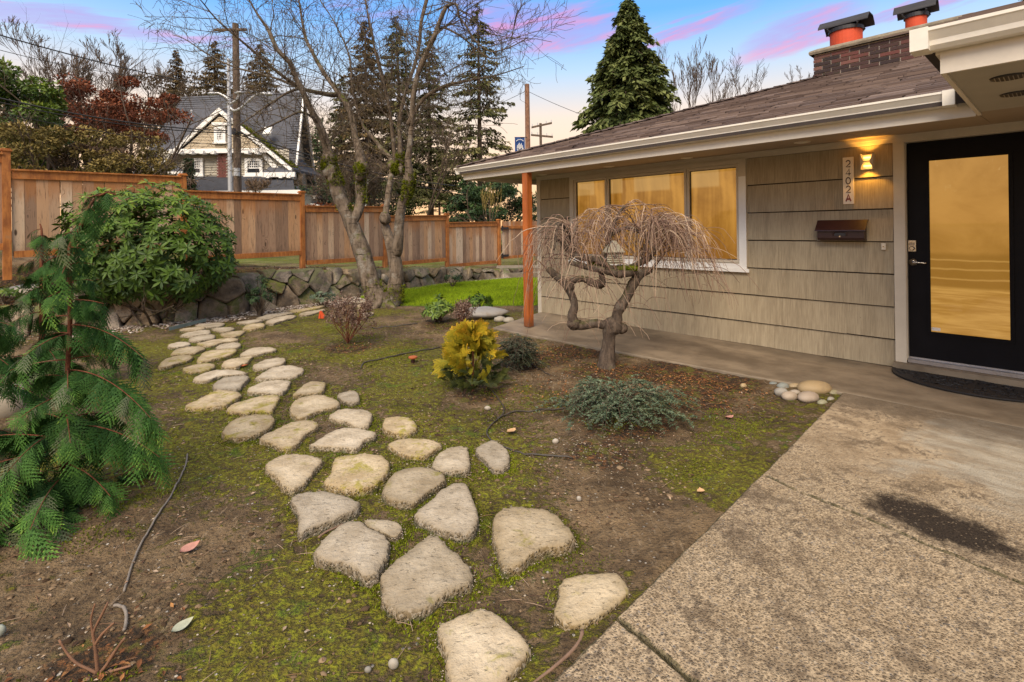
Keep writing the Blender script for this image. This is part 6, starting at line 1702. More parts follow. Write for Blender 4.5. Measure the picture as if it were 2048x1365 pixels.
def nwin(x0, y0, x1, y1, D, cols, rows_, lower=True):
    a, b = at(x0, y1, D), at(x1, y0, D); m = MB(); frame_box(m, a[0], b[0], a[2], b[2], .20, 0, .12)
    m.V = [v + [0, D - .12, 0] for v in m.V]; m.box(a[0] - .06, b[0] + .06, D - .18, D, a[2] - .08, a[2] + .02); w_ = npart(m, 'window', 'far_white')
    m = MB(); m.box(a[0] + .14, b[0] - .14, D - .06, D - .02, a[2] + .14, b[2] - .14); npart(m, 'pane', 'far_glass', w_)
    zm = a[2] + .16 + (b[2] - a[2] - .32) * (.42 if lower else 0); m = MB()
    if lower: m.box(a[0] + .15, b[0] - .15, D - .10, D - .05, zm - .05, zm + .03)
    for i in range(1, cols): x = a[0] + .16 + (b[0] - a[0] - .32) * i / cols; m.box(x - .022, x + .022, D - .09, D - .055, zm, b[2] - .15)
    for j in range(1, rows_): z = zm + (b[2] - .16 - zm) * j / rows_; m.box(a[0] + .15, b[0] - .15, D - .095, D - .052, z - .02, z + .02)
    npart(m, 'muntins', 'far_white', w_)
nwin(376, 317, 407, 352, DW_ - .05, 6, 3); nwin(491, 317, 526, 352, DW_ - .05, 6, 3); nwin(430, 254, 452, 286, DG - .0, 4, 5, False)
m = MB(); p = at(429, 252, DG); q = at(453, 247, DG); m.box(p[0] - .1, q[0] + .1, DG - .18, DG + .05, p[2], p[2] + .2); npart(m, 'window_hood', 'far_white')
# chimney breast of single bricks, lower roof, gutter, little roofs either side
a, b = at(434, 372, DW_ - .35), at(455, 302, DW_ - .35); m = MB(); m.box(a[0] + .01, b[0] - .01, DW_ - .34, DW_ + .3, a[2], b[2]); ch_ = npart(m, 'chimney', 'mortar')
bm2 = MB(); bm2.box(0, .20, -.03, 0, 0, .085); bme2 = bm2.mesh('brick', 'red_brick_far'); z = a[2]; k = 0
while z < b[2] - .09:
    x = a[0] + (.105 if k % 2 else 0)
    while x < b[0] - .15: link('brick', bme2, ch_, (x - O_[0], DW_ - .338 - O_[1], z - O_[2])); x += .215
    z += .10; k += 1
LR0, LR1 = at(300, 385, 33.2), at(590, 385, 33.2); LR1[2] = LR0[2]; UR0, UR1 = at(318, 352, DW_), at(584, 352, DW_); UR1[2] = UR0[2]
UR0[2] = UR1[2] = at(440, 353, DW_)[2]
m = MB(); poly_solid(m, [LR0, LR1, UR1, UR0], (0, 0, -.2)); lr = npart(m, 'lower_roof', 'far_roof')
m = MB()
for i in range(14):
    f = i / 14; a = LR0 + (UR0 - LR0) * f; b = LR1 + (UR1 - LR1) * f; a2 = LR0 + (UR0 - LR0) * (f + 1 / 14); b2 = LR1 + (UR1 - LR1) * (f + 1 / 14); up3 = np.array([0, -.02, .05]); m.add([a + up3, b + up3, b2 + up3 * .2, a2 + up3 * .2, a, b], [(0, 1, 2, 3), (4, 5, 1, 0)])
npart(m, 'shingle_courses', 'far_roof', lr, kind='stuff')
m = MB(); m.box(LR0[0], LR1[0] + .4, LR0[1] - .18, LR0[1], LR0[2] - .28, LR0[2] + .02); npart(m, 'gutter', 'far_white')
m = MB(); m.box(LR0[0] + .3, LR1[0], LR0[1] + .6, LR0[1] + 4, 0.3, LR0[2] - .1); npart(m, 'lower_wall', 'far_siding')
for x0, x1, xa, yy, ya in ((300, 366, 340, 345, 322), (524, 590, 546, 346, 328)):
    A_, B_, C_ = at(x0, yy, DG - .5), at(x1, yy, DG - .5), at(xa, ya, DG + .9); m = MB(); B_[2] = A_[2]; poly_solid(m, [A_, B_, C_], (0, .5, -.06)); pr = npart(m, 'pent_roof', 'far_roof')
    m = MB(); m.box(A_[0], B_[0], A_[1] - .06, A_[1] + .12, A_[2] - .30, A_[2] + .02); npart(m, 'pent_trim', 'far_white', pr)
    for q in (x0 + 12, x1 - 28, x1 - 12): p = at(q, yy + 6, DG - .5); m = MB(); m.box(p[0] - .12, p[0] + .12, p[1] - .1, p[1] + .5, p[2] - .16, p[2] + .06); npart(m, 'bracket', 'far_white', pr)
for px, py, D in ((384, 228, 38.6), (543, 222, 38.8)):
    p = at(px, py, D); m = MB(); tubes(m, np.array([p - [0, 0, .3], p + [0, 0, .15], p + [0, 0, .16], p + [0, 0, .28]]), np.array([.05, .05, .10, .10]), 10, cap=True); npart(m, 'roof_vent', 'galvanized', nroof)
p = at(537, 266, 37.2); m = MB(); poly_solid(m, [p + [-.28, -.2, -.25], p + [.28, -.2, -.25], p + [.28, .12, .3], p + [-.28, .12, .3]], (0, -.12, .12)); npart(m, 'skylight', 'far_white', nroof)
# lower wing steps to the right
for i, (x0, y0, x1, y1, D) in enumerate(((592, 372, 640, 404, 40), (610, 402, 668, 424, 36), (600, 392, 640, 400, 37))):
    a, b = at(x0, y1, D), at(x1, y0, D); m = MB(); poly_solid(m, [np.array([a[0], D, b[2]]), np.array([b[0], D - 1, a[2] + .25]), np.array([b[0], D + 3, a[2] + .25]), np.array([a[0], D + 3, b[2]])], (0, 0, -.16)); po = npart(m, 'porch_roof', 'far_roof')
    m = MB(); poly_solid(m, [np.array([a[0], D - .1, b[2] - .02]), np.array([b[0] + .1, D - 1.1, a[2] + .22]), np.array([b[0] + .1, D - 1.1, a[2]]), np.array([a[0], D - .1, b[2] - .3])], (0, .12, 0)); npart(m, 'porch_trim', 'far_white', po)

# ---------------------------------------------------------------- poles, wires, lamps
def pole(name, px, ytop, D, r0, r1, mat_, label, cat='utility pole', zb=-.2):
    T = at(px, ytop, D); B = np.array([T[0], T[1], zb]); root = thing_at(name, B, label, cat)
    m = MB(); tubes(m, np.array([B, (B + T) / 2, T]), np.array([r0, (r0 + r1) / 2, r1]), 14, cap=True); rel(m, root).build('pole', mat_, root, smooth=False); return root, T
pw, T = pole('utility_pole', 471, 48, 21, .165, .12, 'pole_wood', 'thick weathered wooden utility pole in front of the gabled house')
m = MB(); p = at(466, 62, 21); m.box(p[0] - .70, p[0] + .62, p[1] - .16, p[1] - .08, p[2] - .05, p[2] + .04); rel(m, pw).build('crossarm', 'pole_wood', pw)
p = at(470, 345, 20.8); m = MB(); m.box(p[0] + .03, p[0] + .22, p[1] - .16, p[1] - .02, p[2] - .16, p[2] + .16); rel(m, pw).build('meter_box', 'galvanized', pw)
p = at(474, 264, 20.8); m = MB(); tubes(m, np.array([p + [-.1, -.1, -.12], p + [-.1, -.1, .12]]), np.array([.1, .1]), 12, cap=True); rel(m, pw).build('splice_case', 'black_metal', pw)
sl, T = pole('street_light', 457, 118, 20.2, .095, .06, 'galvanized', 'pale galvanised street light mast with curved arms just left of the wooden pole', 'street light')
for pxs in ([(457, 212, 3), (468, 222, 2.4), (484, 214, 2.2), (505, 195, 2), (520, 187, 2), (538, 189, 3.2)], [(457, 200, 3), (448, 192, 2.2), (436, 187, 2.2), (424, 188, 3)], [(457, 210, 3), (466, 205, 2), (476, 195, 2), (478, 186, 2.6)]):
    P, R = limb(pxs, 20.2, k=14); m = MB(); tubes(m, P, R, 8, cap=True); rel(m, sl).build('arm', 'galvanized', sl)
    c = P[-1]; m = MB(); lump(m, c, .19, .12, .07, 3, 10, .0); rel(m, sl).build('lamp_head', 'galvanized', sl, smooth=True)
bp_, T = pole('utility_pole', 1054, 169, 30, .17, .135, 'pole_wood_red', 'reddish wooden pole with a blue street banner rising behind the bungalow eave')
p = at(1049.5, 275, 29.9); q = at(1030, 311, 29.9)
m = MB(); nb_ = 10; V = []
for j in range(nb_ + 1):
    for i in range(7):
        x = q[0] + (p[0] - q[0]) * i / 6; z = q[2] + (p[2] - q[2]) * j / nb_; V.append((x, 29.85 + .05 * sin(i * 1.1 + j * .3), z))
m.add(V, [(j * 7 + i, j * 7 + i + 1, (j + 1) * 7 + i + 1, (j + 1) * 7 + i) for j in range(nb_) for i in range(6)]); banner = rel(m, bp_).build('banner', 'banner_blue', bp_)
def bstroke(pts, w, x, z, sx, sz, closed=False):
    P = np.array(pts, float); T = np.roll(P, -1, 0) - np.roll(P, 1, 0) if closed else np.gradient(P, axis=0); T = unit(T); N = np.stack([-T[:, 1], T[:, 0]], 1); a = P + N * w / 2; b = P - N * w / 2; n = len(P)
    f = lambda q_: np.column_stack([x + q_[:, 0] * sx, np.full(len(q_), 29.775), z + q_[:, 1] * sz]); m = MB(); m.add(np.concatenate([f(a), f(b)]), [(i, (i + 1) % n, n + (i + 1) % n, n + i) for i in range(n if closed else n - 1)]); return m
X0, Z0 = q[0], q[2]; BW, BH = p[0] - q[0], p[2] - q[2]
GL5 = [(.9, 1), (.15, 1), (.12, .56), (.5, .62), (.85, .45), (.85, .2), (.5, .0), (.1, .08)]
for pts, cx, cl in (([(.2, .82), (.55, 1), (.55, 0)], .16, False), (GL5, .37, False), (arc(.5, .5, .42, .5, 0, 340, 18), .66, True)):
    rel(bstroke(pts, .24, X0 + BW * cx, Z0 + BH * .13, BW * .22, BH * .22, cl), bp_).build('numeral', 'banner_white', banner)
m = MB()
for i in range(6):
    h_ = (.10, .17, .23, .14, .20, .09)[i]; x = X0 + BW * (.22 + .10 * i); m.box(x, x + BW * .06, 29.765, 29.772, Z0 + BH * .42, Z0 + BH * (.44 + h_))
m.box(X0 + BW * .18, X0 + BW * .84, 29.765, 29.772, Z0 + BH * .39, Z0 + BH * .415); rel(m, bp_).build('skyline_emblem', 'banner_white', banner)
m = MB()
for i in range(8):
    an = pi * (.14 + .72 * i / 7); x = X0 + BW * (.5 - .36 * cos(an)); z = Z0 + BH * (.72 + .14 * sin(an)); m.box(x - BW * .03, x + BW * .03, 29.765, 29.772, z - BH * .025, z + BH * .025)
m.box(X0 + BW * .2, X0 + BW * .8, 29.765, 29.772, Z0 + BH * .05, Z0 + BH * .085); rel(m, bp_).build('lettering', 'banner_white', banner)
for yy in (275, 311):
    a = at(1029, yy, 29.87); b = at(1054, yy, 29.87); m = MB(); tubes(m, np.array([a, b]), np.array([.02, .02]), 6, cap=True); rel(m, bp_).build('banner_arm', 'black_metal', bp_)
a, b = at(1052, 437, 29.7), at(1057, 416, 29.7); m = MB(); m.box(a[0] - .03, b[0] + .03, 29.6, 29.64, a[2], b[2]); rel(m, bp_).build('notice', 'banner_white', bp_)
fp, T = pole('utility_pole', 1081, 247, 62, .19, .15, 'pole_wood', 'distant utility pole with two crossarms behind the bungalow roof')
for ya, yb_, x0, x1 in ((257, 248, 1063, 1104), (272, 276, 1062, 1106)):
    a, b = at(x0, ya, 61.8), at(x1, yb_, 61.8); m = MB(); d = unit(b - a); poly_solid(m, [a, b, b + [0, 0, .22], a + [0, 0, .22]], (0, .15, 0)); ca_ = rel(m, fp).build('crossarm', 'pole_wood', fp)
    for f in (.04, .3, .72, .96):
        c = a + (b - a) * f + [0, .07, .22]; m = MB(); tubes(m, np.array([c, c + [0, 0, .3]]), np.array([.06, .045]), 6, cap=True); rel(m, fp).build('insulator', 'galvanized', ca_)
def wire(p, q, sag, rad, label):
    p, q = np.array(p), np.array(q); u = np.linspace(0, 1, 24); P = p + (q - p) * u[:, None]; P[:, 2] -= sag * 4 * u * (1 - u); m = MB(); tubes(m, P - p, np.full(24, rad), 5)
    o = m.build('power_line', 'wire', None, label=label, category='cable', group='overhead cables'); o.location = p
wire(at(-60, 53, 15), at(640, 195, 27), .45, .022, 'thick dark overhead cable crossing the sky highest, from the left edge')
wire(at(-60, 183, 14), at(470, 262, 20.8), .25, .024, 'upper of the two bundled overhead cables passing in front of the gabled house')
wire(at(-60, 192, 14), at(470, 266, 20.8), .25, .018, 'lower of the two bundled overhead cables passing in front of the gabled house')
wire(at(-60, 212, 14), at(452, 290, 20.2), .2, .010, 'thin overhead wire sagging below the bundled cables at the left')
wire(at(474, 264, 20.8), at(910, 372, 33), .35, .028, 'overhead cable running right from the wooden pole behind the maple')
wire(at(474, 268, 20.8), at(930, 386, 33), .4, .018, 'second cable running right from the wooden pole, just beneath the first')
wire(at(-40, 90, 15), at(462, 160, 21), .35, .010, 'faint thin wire below the highest cable at upper left')
wire(at(1056, 183, 30), at(1400, 300, 18), .25, .013, 'single wire sloping down right from the bannered pole to the roof')
wire(at(1051, 183, 30), at(880, 245, 52), .3, .014, 'single wire running left from the top of the bannered pole')
gl, T = pole('street_lamp', 731, 372, 24, .05, .04, 'galvanized', 'short lamp post seen between the maple stems beyond the fence', 'lamp post')
m = MB(); p = at(731, 372, 24); tubes(m, np.array([p, p + [0, 0, .12], p + [0, 0, .16], p + [0, 0, .3]]), np.array([.07, .16, .05, .20]), 12, cap=True); m.box(p[0] - .3, p[0] + .1, p[1] - .03, p[1] + .03, p[2] + .22, p[2] + .26); rel(m, gl).build('lamp_head', 'galvanized', gl)

# ---------------------------------------------------------------- trees beyond the fence
def conifer(px, ytop, D, wpx_, label, seed, mat_='leaf_conifer', ybot=440, dens=1.0, sparse=.0, drp=.35, name='fir_tree', cat='conifer', zbase=0.0, lw=(.26, .085)):
    r_ = np.random.default_rng(seed); T = at(px, ytop, D); B = np.array([T[0], T[1], zbase]); H = T[2] - zbase; root = thing_at(name, B, label, cat); wpx = wpx_ * 1.5; Rm = wpx * D / FOC / 2
    m = MB(); tubes(m, resample([B, B + [r_.normal(0, .1), 0, H * .5], T], 12), np.linspace(H * .016, .02, 12), 8); rel(m, root).build('trunk', 'bark_far', root)
    zlow = max(at(px, ybot, D)[2] - zbase - H * .05, H * .04); f0 = zlow / H; nb = int(H * 15 * dens); bb = MB(); C = []; Dd = []; N = []; L = []; A = []; BP = []
    for k in range(nb):
        f = f0 + (1 - f0) * (k + r_.uniform(0, 1)) / nb; 
        if r_.uniform() < sparse * (1 - f * .5): continue
        az = r_.uniform(0, 6.28); Lb = (Rm * (1 - f) ** .82 * r_.uniform(.5, 1.12) + .12); d = np.array([cos(az), sin(az), 0]); u = np.linspace(0, 1, 7)
        P = B + [0, 0, f * H] + d[None] * (Lb * u)[:, None] + np.array([0, 0, 1])[None] * (Lb * (.16 * u - drp * u ** 2 + .10 * u ** 4))[:, None]; BP.append(P)
        n = int(12 + Lb * 26 * dens); v = r_.uniform(.12, 1, n) ** .8; i = np.minimum((v * 6).astype(int), 5); fr = v * 6 - i; c = P[i] * (1 - fr)[:, None] + P[i + 1] * fr[:, None]
        sd = np.array([-d[1], d[0], 0]); s = r_.choice([-1, 1], n)[:, None]; c = c + sd * s * (r_.uniform(0, .22, n) * Lb * (1 - v * .6))[:, None] + r_.normal(0, .05, (n, 3)); dd = unit(d[None] * .6 + sd[None] * s * .6 + np.array([0, 0, -1])[None] * r_.uniform(.2, 1.0, n)[:, None] + r_.normal(0, .2, (n, 3)))
        C.append(c); Dd.append(dd); N.append(unit(r_.normal(0, .6, (n, 3)) + [0, 0, 1])); L.append(r_.uniform(.6, 1.4, n) * lw[0] * (.6 + .5 * min(1, Lb / 1.5))); A.append(np.clip(r_.uniform(0, .6) + .35 * v + r_.normal(0, .12, n), 0, 1))
    tubes(bb, np.array(BP), np.tile(np.linspace(.03, .008, 7), (len(BP), 1)), 4); rel(bb, root).build('branches', 'bark_far', root, kind='stuff')
    L = np.concatenate(L); m = MB(); kites(m, np.concatenate(C), np.concatenate(Dd), np.concatenate(N), L, L * lw[1] / lw[0] * 1.4, 0, np.concatenate(A), fold=.05); rel(m, root).build('crown', mat_, root, kind='stuff'); return root
conifer(955, 8, 44, 175, 'tallest narrow ragged fir with open crown, just left of the bannered pole', 1, ybot=350, sparse=.25, dens=.8)
conifer(730, 40, 40, 150, 'fir directly behind the maple stems, left of the other firs', 2, ybot=350, mat_='leaf_conifer_brown', dens=.9)
conifer(792, 32, 42, 170, 'fir with rusty crown in the middle of the fir group', 3, ybot=380, mat_='leaf_conifer', dens=.9)
conifer(858, 60, 46, 150, 'fir behind the mossy right maple stem', 4, ybot=390, mat_='leaf_conifer', dens=.8)
conifer(682, 150, 52, 90, 'lower fir between the gabled house and the fir group', 5, ybot=400, mat_='leaf_conifer')
conifer(640, 235, 46, 90, 'dark low conifer hugging the right side of the gabled house', 6, ybot=420, mat_='leaf_green_far', sparse=0)
conifer(878, 290, 58, 110, 'short fir low on the skyline right of the maple', 16, ybot=420, sparse=.25, dens=.7)
conifer(520, 88, 56, 170, 'brownish conifer behind the ridge of the gabled house', 7, ybot=300, mat_='leaf_conifer_brown', dens=.8)
conifer(430, 82, 58, 170, 'conifer behind the wooden utility pole', 8, ybot=300, mat_='leaf_conifer_brown', dens=.8)
conifer(352, 100, 54, 110, 'narrow conifer left of the gabled house ridge', 9, ybot=300, mat_='leaf_conifer_brown', dens=.8)
conifer(8, 125, 48, 120, 'brownish conifer at the far left edge of the sky', 10, ybot=300, mat_='leaf_conifer_brown', dens=.8)
conifer(1256, 0, 21, 262, 'large dense green cedar rising behind the bungalow roof', 11, ybot=300, mat_='leaf_cedar', name='cedar_tree', dens=2.6, drp=.62, lw=(.24, .075), sparse=0)
conifer(378, 318, 28, 24, 'slim dark columnar conifer in front of the gabled house left window', 12, ybot=385, mat_='leaf_green_far', name='columnar_conifer', dens=2.2, lw=(.16, .07), drp=.1)
conifer(2060, -50, 30, 110, 'dark treetop peeping over the right front eave', 13, ybot=40, mat_='leaf_conifer', dens=.9)
conifer(935, 350, 36, 120, 'dark green conifer low behind the fence, left of the bare whips', 14, ybot=445, mat_='leaf_green_far', dens=1.2, sparse=0)

def bare(px, pyb, D, hpx, label, seed, lev=4, kids=4, spread=.5, mat_='twig_far', stems_=1, r0=.12, up=.22, rmin=.010, name='bare_tree', zb=None):
    r_ = np.random.default_rng(seed); B = at(px, pyb, D); 
    if zb is not None: B[2] = zb
    root = thing_at(name, B, label, 'tree'); lm = []; H = hpx * D / FOC
    for s in range(stems_):
        d = unit(np.array([r_.normal(0, .16 * stems_ ** .5), r_.normal(0, .16), 1])); grow(lm, B + r_.normal(0, .1, 3) * [1, 1, 0] * (stems_ > 1), d, H * r_.uniform(.5, .66), r0 * r_.uniform(.7, 1), 0, lev, spread, up, .22, kids, .60, r_, 5, .55, .30)
    m = MB(); emit(m, lm, levels=(0,), n=7); rel(m, root).build('trunk', 'bark_far', root)
    m = MB(); emit(m, lm, levels=(1, 2, 3, 4, 5), rmin=rmin, n=3); rel(m, root).build('branches', mat_, root, kind='stuff'); return root
bare(105, 300, 44, 235, 'big bare deciduous tree on the left with fine upright branches above the red bushes', 1, kids=5, stems_=3, rmin=.016)
bare(215, 290, 46, 215, 'bare tree in the middle of the left background, behind the red-leaved tree', 2, kids=5, stems_=2, rmin=.016)
bare(300, 280, 48, 170, 'smaller bare tree left of the narrow conifer', 3, kids=4, stems_=2, rmin=.016)
bare(40, 240, 46, 120, 'thin bare tree top at far left above the broadleaf evergreen', 31, kids=4, stems_=2, rmin=.016)
bare(1385, 330, 26, 260, 'tall bare sapling with upright branches immediately right of the cedar', 4, kids=4, stems_=3, spread=.36, up=.4, r0=.05, rmin=.008)
bare(1480, 330, 28, 235, 'bare spreading tree above the roof, between the saplings and the chimney', 5, kids=4, spread=.62, r0=.09, rmin=.008)
bare(1430, 330, 27, 200, 'slim bare sapling behind the roof between two other bare trees', 6, kids=3, stems_=2, spread=.4, r0=.05, rmin=.007)
bare(1330, 330, 24, 230, 'fine bare whip-like sapling overlapping the cedar right side', 7, kids=3, stems_=3, spread=.3, up=.45, r0=.03, rmin=.006)
bare(1620, 240, 30, 110, 'small bare twiggy top just left of the brick chimney', 8, kids=3, stems_=2, spread=.5, r0=.04, rmin=.008)
bare(700, 440, 27, 150, 'tangled bare bush beyond the fence between the maple stems', 9, kids=5, stems_=6, spread=.8, up=.05, r0=.05, rmin=.008)
bare(752, 440, 29, 130, 'bare thicket bush beyond the fence beside the lamp post', 10, kids=5, stems_=5, spread=.8, up=.05, r0=.05, rmin=.008)
bare(850, 440, 33, 200, 'bare sapling standing against the peach horizon right of the maple', 13, kids=4, stems_=2, spread=.5, r0=.09, rmin=.010)
bare(975, 448, 24, 80, 'pale bare whips beyond the fence left of the porch post', 11, kids=3, stems_=8, spread=.35, up=.35, mat_='leaf_olive', r0=.02, rmin=.007, lev=3)
bare(512, 400, 30, 48, 'small russet twiggy bush before the gabled house lower roof', 14, kids=5, stems_=8, spread=.7, mat_='leaf_brown', r0=.02, rmin=.010, lev=3)

def leafy(px, py, D, wpx, hpx, label, seed, mat_, n=5200, ls=.17, name='leafy_tree', cat='tree', clumps=34, zb=.5, gap=.0, flat_=.6):
    r_ = np.random.default_rng(seed); c = at(px, py, D); B = np.array([c[0], c[1], zb]); root = thing_at(name, B, label, cat); sx, sz = wpx * D / FOC / 2, hpx * D / FOC / 2
    lm = []
    for s in range(5): grow(lm, B, unit(np.array([r_.normal(0, .35), r_.normal(0, .3), 1])), max(c[2] - zb, .6) * 1.1, .09, 0, 3, .7, .1, .25, 4, .6, r_, 5)
    m = MB(); emit(m, lm, n=4); rel(m, root).build('trunk', 'bark_far', root)
    cc = []
    while len(cc) < clumps:
        d = r_.uniform(-1, 1, 3)
        if np.linalg.norm(d) < 1: cc.append(c + d * np.array([sx, sx * .8, sz]) * (1 if r_.uniform() < .5 else r_.uniform(.8, 1.08) / max(np.linalg.norm(d), .3)))
    cc = np.array(cc); k = r_.integers(0, clumps, n); rc_ = np.array([sx, sx * .8, sz]).mean() * r_.uniform(.16, .34, clumps)
    d = rdir(n, r_) * r_.uniform(.35, 1, n)[:, None] ** .5; P = cc[k] + d * rc_[k][:, None] * np.array([1.15, 1.15, flat_]); P[:, 2] = np.maximum(P[:, 2], zb * .5)
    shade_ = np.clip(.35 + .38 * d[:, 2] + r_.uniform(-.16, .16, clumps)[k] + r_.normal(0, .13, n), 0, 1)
    m = MB(); kites(m, P, unit(d + rdir(n, r_) * .8 + [0, 0, -.2]), unit(rdir(n, r_) + [0, 0, .8]), r_.uniform(.6, 1.4, n) * ls, ls * .55, 0, shade_, fold=.08); rel(m, root).build('crown', mat_, root, kind='stuff'); return root
leafy(18, 248, 20, 170, 240, 'bright green broadleaf evergreen filling the left edge above the fence', 1, 'leaf_laurel', 9000, .17, zb=.8)
leafy(110, 318, 19, 230, 120, 'rounded green and tan bush showing above the leftmost fence panel', 2, 'leaf_olive', 7500, .13, 'bush', 'shrub', zb=.8)
leafy(250, 232, 26, 200, 160, 'russet-leaved Japanese maple behind the fence', 3, 'leaf_red', 8500, .16, zb=.8, flat_=.45)
leafy(175, 235, 28, 150, 140, 'second rusty-brown leaved tree left of the russet maple', 4, 'leaf_red', 5000, .16, zb=.8, flat_=.45)
leafy(265, 318, 22, 130, 100, 'tan-brown dry-leaved bush right of the brown thicket, before the gabled house', 5, 'leaf_olive', 5500, .12, 'bush', 'shrub', zb=.8)
leafy(190, 330, 21, 120, 90, 'grey-brown leafless thicket bush behind the first fence panel', 6, 'leaf_brown', 5500, .11, 'bush', 'shrub', zb=.8)
leafy(60, 300, 24, 150, 150, 'darker green evergreen bush behind the bright broadleaf at far left', 7, 'leaf_green_far', 6000, .16, 'bush', 'shrub', zb=.8)
leafy(1000, 400, 28, 130, 80, 'green leafy shrub mass beyond the fence beside the porch post', 8, 'leaf_green_far', 6500, .15, 'bush', 'shrub', zb=.2)
leafy(700, 400, 38, 200, 110, 'dark evergreen bush deep behind the maple stems', 9, 'leaf_green_far', 6500, .2, 'bush', 'shrub', zb=.3)
leafy(785, 400, 34, 90, 90, 'dark bush between the maple stems beyond the fence', 15, 'leaf_conifer', 4000, .18, 'bush', 'shrub', zb=.3)
leafy(640, 425, 29, 90, 36, 'small dark red shrub beyond the third fence panel', 10, 'leaf_red', 2500, .11, 'bush', 'shrub', zb=.6)
leafy(330, 372, 25, 90, 50, 'low brown shrub over the fence corner left of the gabled house', 11, 'leaf_brown', 3000, .11, 'bush', 'shrub', zb=.8)
leafy(400, 235, 60, 360, 120, 'dark tree belt behind the gabled house roof', 12, 'leaf_conifer_brown', 9000, .34, zb=4)
leafy(1085, 425, 34, 80, 60, 'distant green shrub seen between the porch post and the bungalow corner', 13, 'leaf_green_far', 2500, .16, 'bush', 'shrub', zb=.2)
# ---------------------------------------------------------------- lawn, moss tufts, litter (uncountable stuff)
q = np.random.default_rng(77)
def scatter(n, poly=None, box=None):
    out = []
    if poly is not None:
        p = np.array(poly); lo, hi = p.min(0), p.max(0); P = q.uniform(lo, hi, (n * 3, 2)); P = P[inpoly(P, poly)][:n]; return P
    return q.uniform(box[0], box[1], (n, 2))
gzz = lambda P: terrain(P) + .012 * vnoise(P, 3.1, 1) + .009 * vnoise(P, 9.3, 2) + .006 * vnoise(P, 23, 3)
P = scatter(60000, LAWN); n = len(P); z = gzz(P)
mb = MB(); kites(mb, np.column_stack([P, z]), unit(np.column_stack([q.normal(0, .35, n), q.normal(0, .35, n), np.ones(n)])), rdir(n, q), q.uniform(.03, .065, n), .007, 0, np.clip(.45 + .3 * vnoise(P, 1.8, 4) + q.normal(0, .2, n), 0, 1))
mb.build('grass', 'grass_blade', None, kind='stuff', label='bright green lawn grass between the rock wall and the house', category='grass')
# moss tufts: along stone edges and in mossy patches of the bed
C_ = []
for s in STONE_XY:
    D = s[:, 1].mean(); k = int((1500 if D < 4 else (600 if D < 6 else 200)))
    i = q.integers(0, len(s), k); f = q.uniform(0, 1, k)[:, None]; p = s[i] * (1 - f) + s[(i + 1) % len(s)] * f; o = unit(p - s.mean(0)); p = p + o * np.abs(q.normal(0, .035, k))[:, None] + .004
    keep = vnoise(p, 5.5, 31) + q.normal(0, .25, k) > .05; C_.append(p[keep])
C_ = np.concatenate(C_)
cand = np.column_stack([q.uniform(-3.6, 2.6, 260000), 1.2 + 7.2 * q.uniform(0, 1, 260000) ** 1.5])
loc = np.array([HP0[0], HP0[1]]); ls_ = np.column_stack([(cand - loc) @ AX[:2], (cand - loc) @ BX[:2]])
ok = (ls_[:, 0] > .17) & ~((ls_[:, 1] < 1.5) & (ls_[:, 0] < 4.4))
pm = .5 * vnoise(cand, 2.3, 8) + .55 * vnoise(cand, 6.1, 41) + .25 * vnoise(cand, 17, 42)
for px, py, rr_, a in ((660, 690, .8, .2), (1450, 900, .5, .30), (1500, 860, .45, .3), (800, 960, .3, .2), (760, 720, .7, .3), (900, 860, .5, .25), (430, 1100, .3, -.5), (1250, 1010, .35, -.6), (840, 760, .4, .1), (620, 1230, .25, -.05), (450, 1250, .3, -.25), (300, 1180, .35, -.25), (1210, 760, .5, -.8)):
    pm = pm + a * blob(px, py, rr_, cand)
ok &= pm > .31
cand = cand[ok][:52000]
for s in STONE_XY: cand = cand[~((np.linalg.norm(cand - s.mean(0), axis=1) < .6) & inpoly(cand, s))] if len(cand) else cand
P = np.concatenate([C_, cand]); n = len(P); P = np.column_stack([P, gzz(P)])
mb = MB(); kites(mb, P, unit(np.column_stack([q.normal(0, .9, n), q.normal(0, .9, n), np.ones(n)])), rdir(n, q), q.uniform(.005, .015, n), .0065, 0, np.clip(.45 + .35 * vnoise(P[:, :2], 3.3, 5) + q.normal(0, .22, n), 0, 1))
mb.build('moss', 'moss_tuft', None, kind='stuff', label='patchy green moss covering the soil and stone edges', category='moss')
def bits(name, P, size, mat_, label, cat, flatten=.5, up=.3, shape='pebble'):
    n = len(P); mb = MB()
    if shape == 'pebble':
        t = (1 + 5 ** .5) / 2; oc = np.array([(1, 0, 0), (0, 1, 0), (-1, 0, 0), (0, -1, 0), (0, 0, 1), (0, 0, -1), (.6, .6, .5), (-.6, .6, .45), (-.6, -.6, .5), (.6, -.6, .45)], float)
        F = np.array([(0, 6, 4), (6, 1, 4), (1, 7, 4), (7, 2, 4), (2, 8, 4), (8, 3, 4), (3, 9, 4), (9, 0, 4), (0, 1, 6), (1, 2, 7), (2, 3, 8), (3, 0, 9)])
        an = q.uniform(0, 6.28, n); sc = size[:, None] * np.column_stack([q.uniform(.7, 1.3, n), q.uniform(.6, 1.1, n), q.uniform(.35, .7, n) * flatten * 1.6]); V = oc[None] * sc[:, None]
        x = V[..., 0] * np.cos(an)[:, None] - V[..., 1] * np.sin(an)[:, None]; y = V[..., 0] * np.sin(an)[:, None] + V[..., 1] * np.cos(an)[:, None]; V = np.stack([x, y, V[..., 2]], -1) + P[:, None]
        mb.add(V.reshape(-1, 3), [(F[None] + np.arange(n)[:, None, None] * 10).reshape(-1, 3)], 0, np.repeat(q.uniform(0, 1, n), 10))
    else:
        d = rdir(n, q); d[:, 2] = np.abs(d[:, 2]) * .25; kites(mb, P, d, unit(rdir(n, q) * .5 + [0, 0, 1]), size * 2, size, 0, q.uniform(0, 1, n), fold=.12)
    return mb.build(name, mat_, None, smooth=shape == 'pebble', kind='stuff', label=label, category=cat)
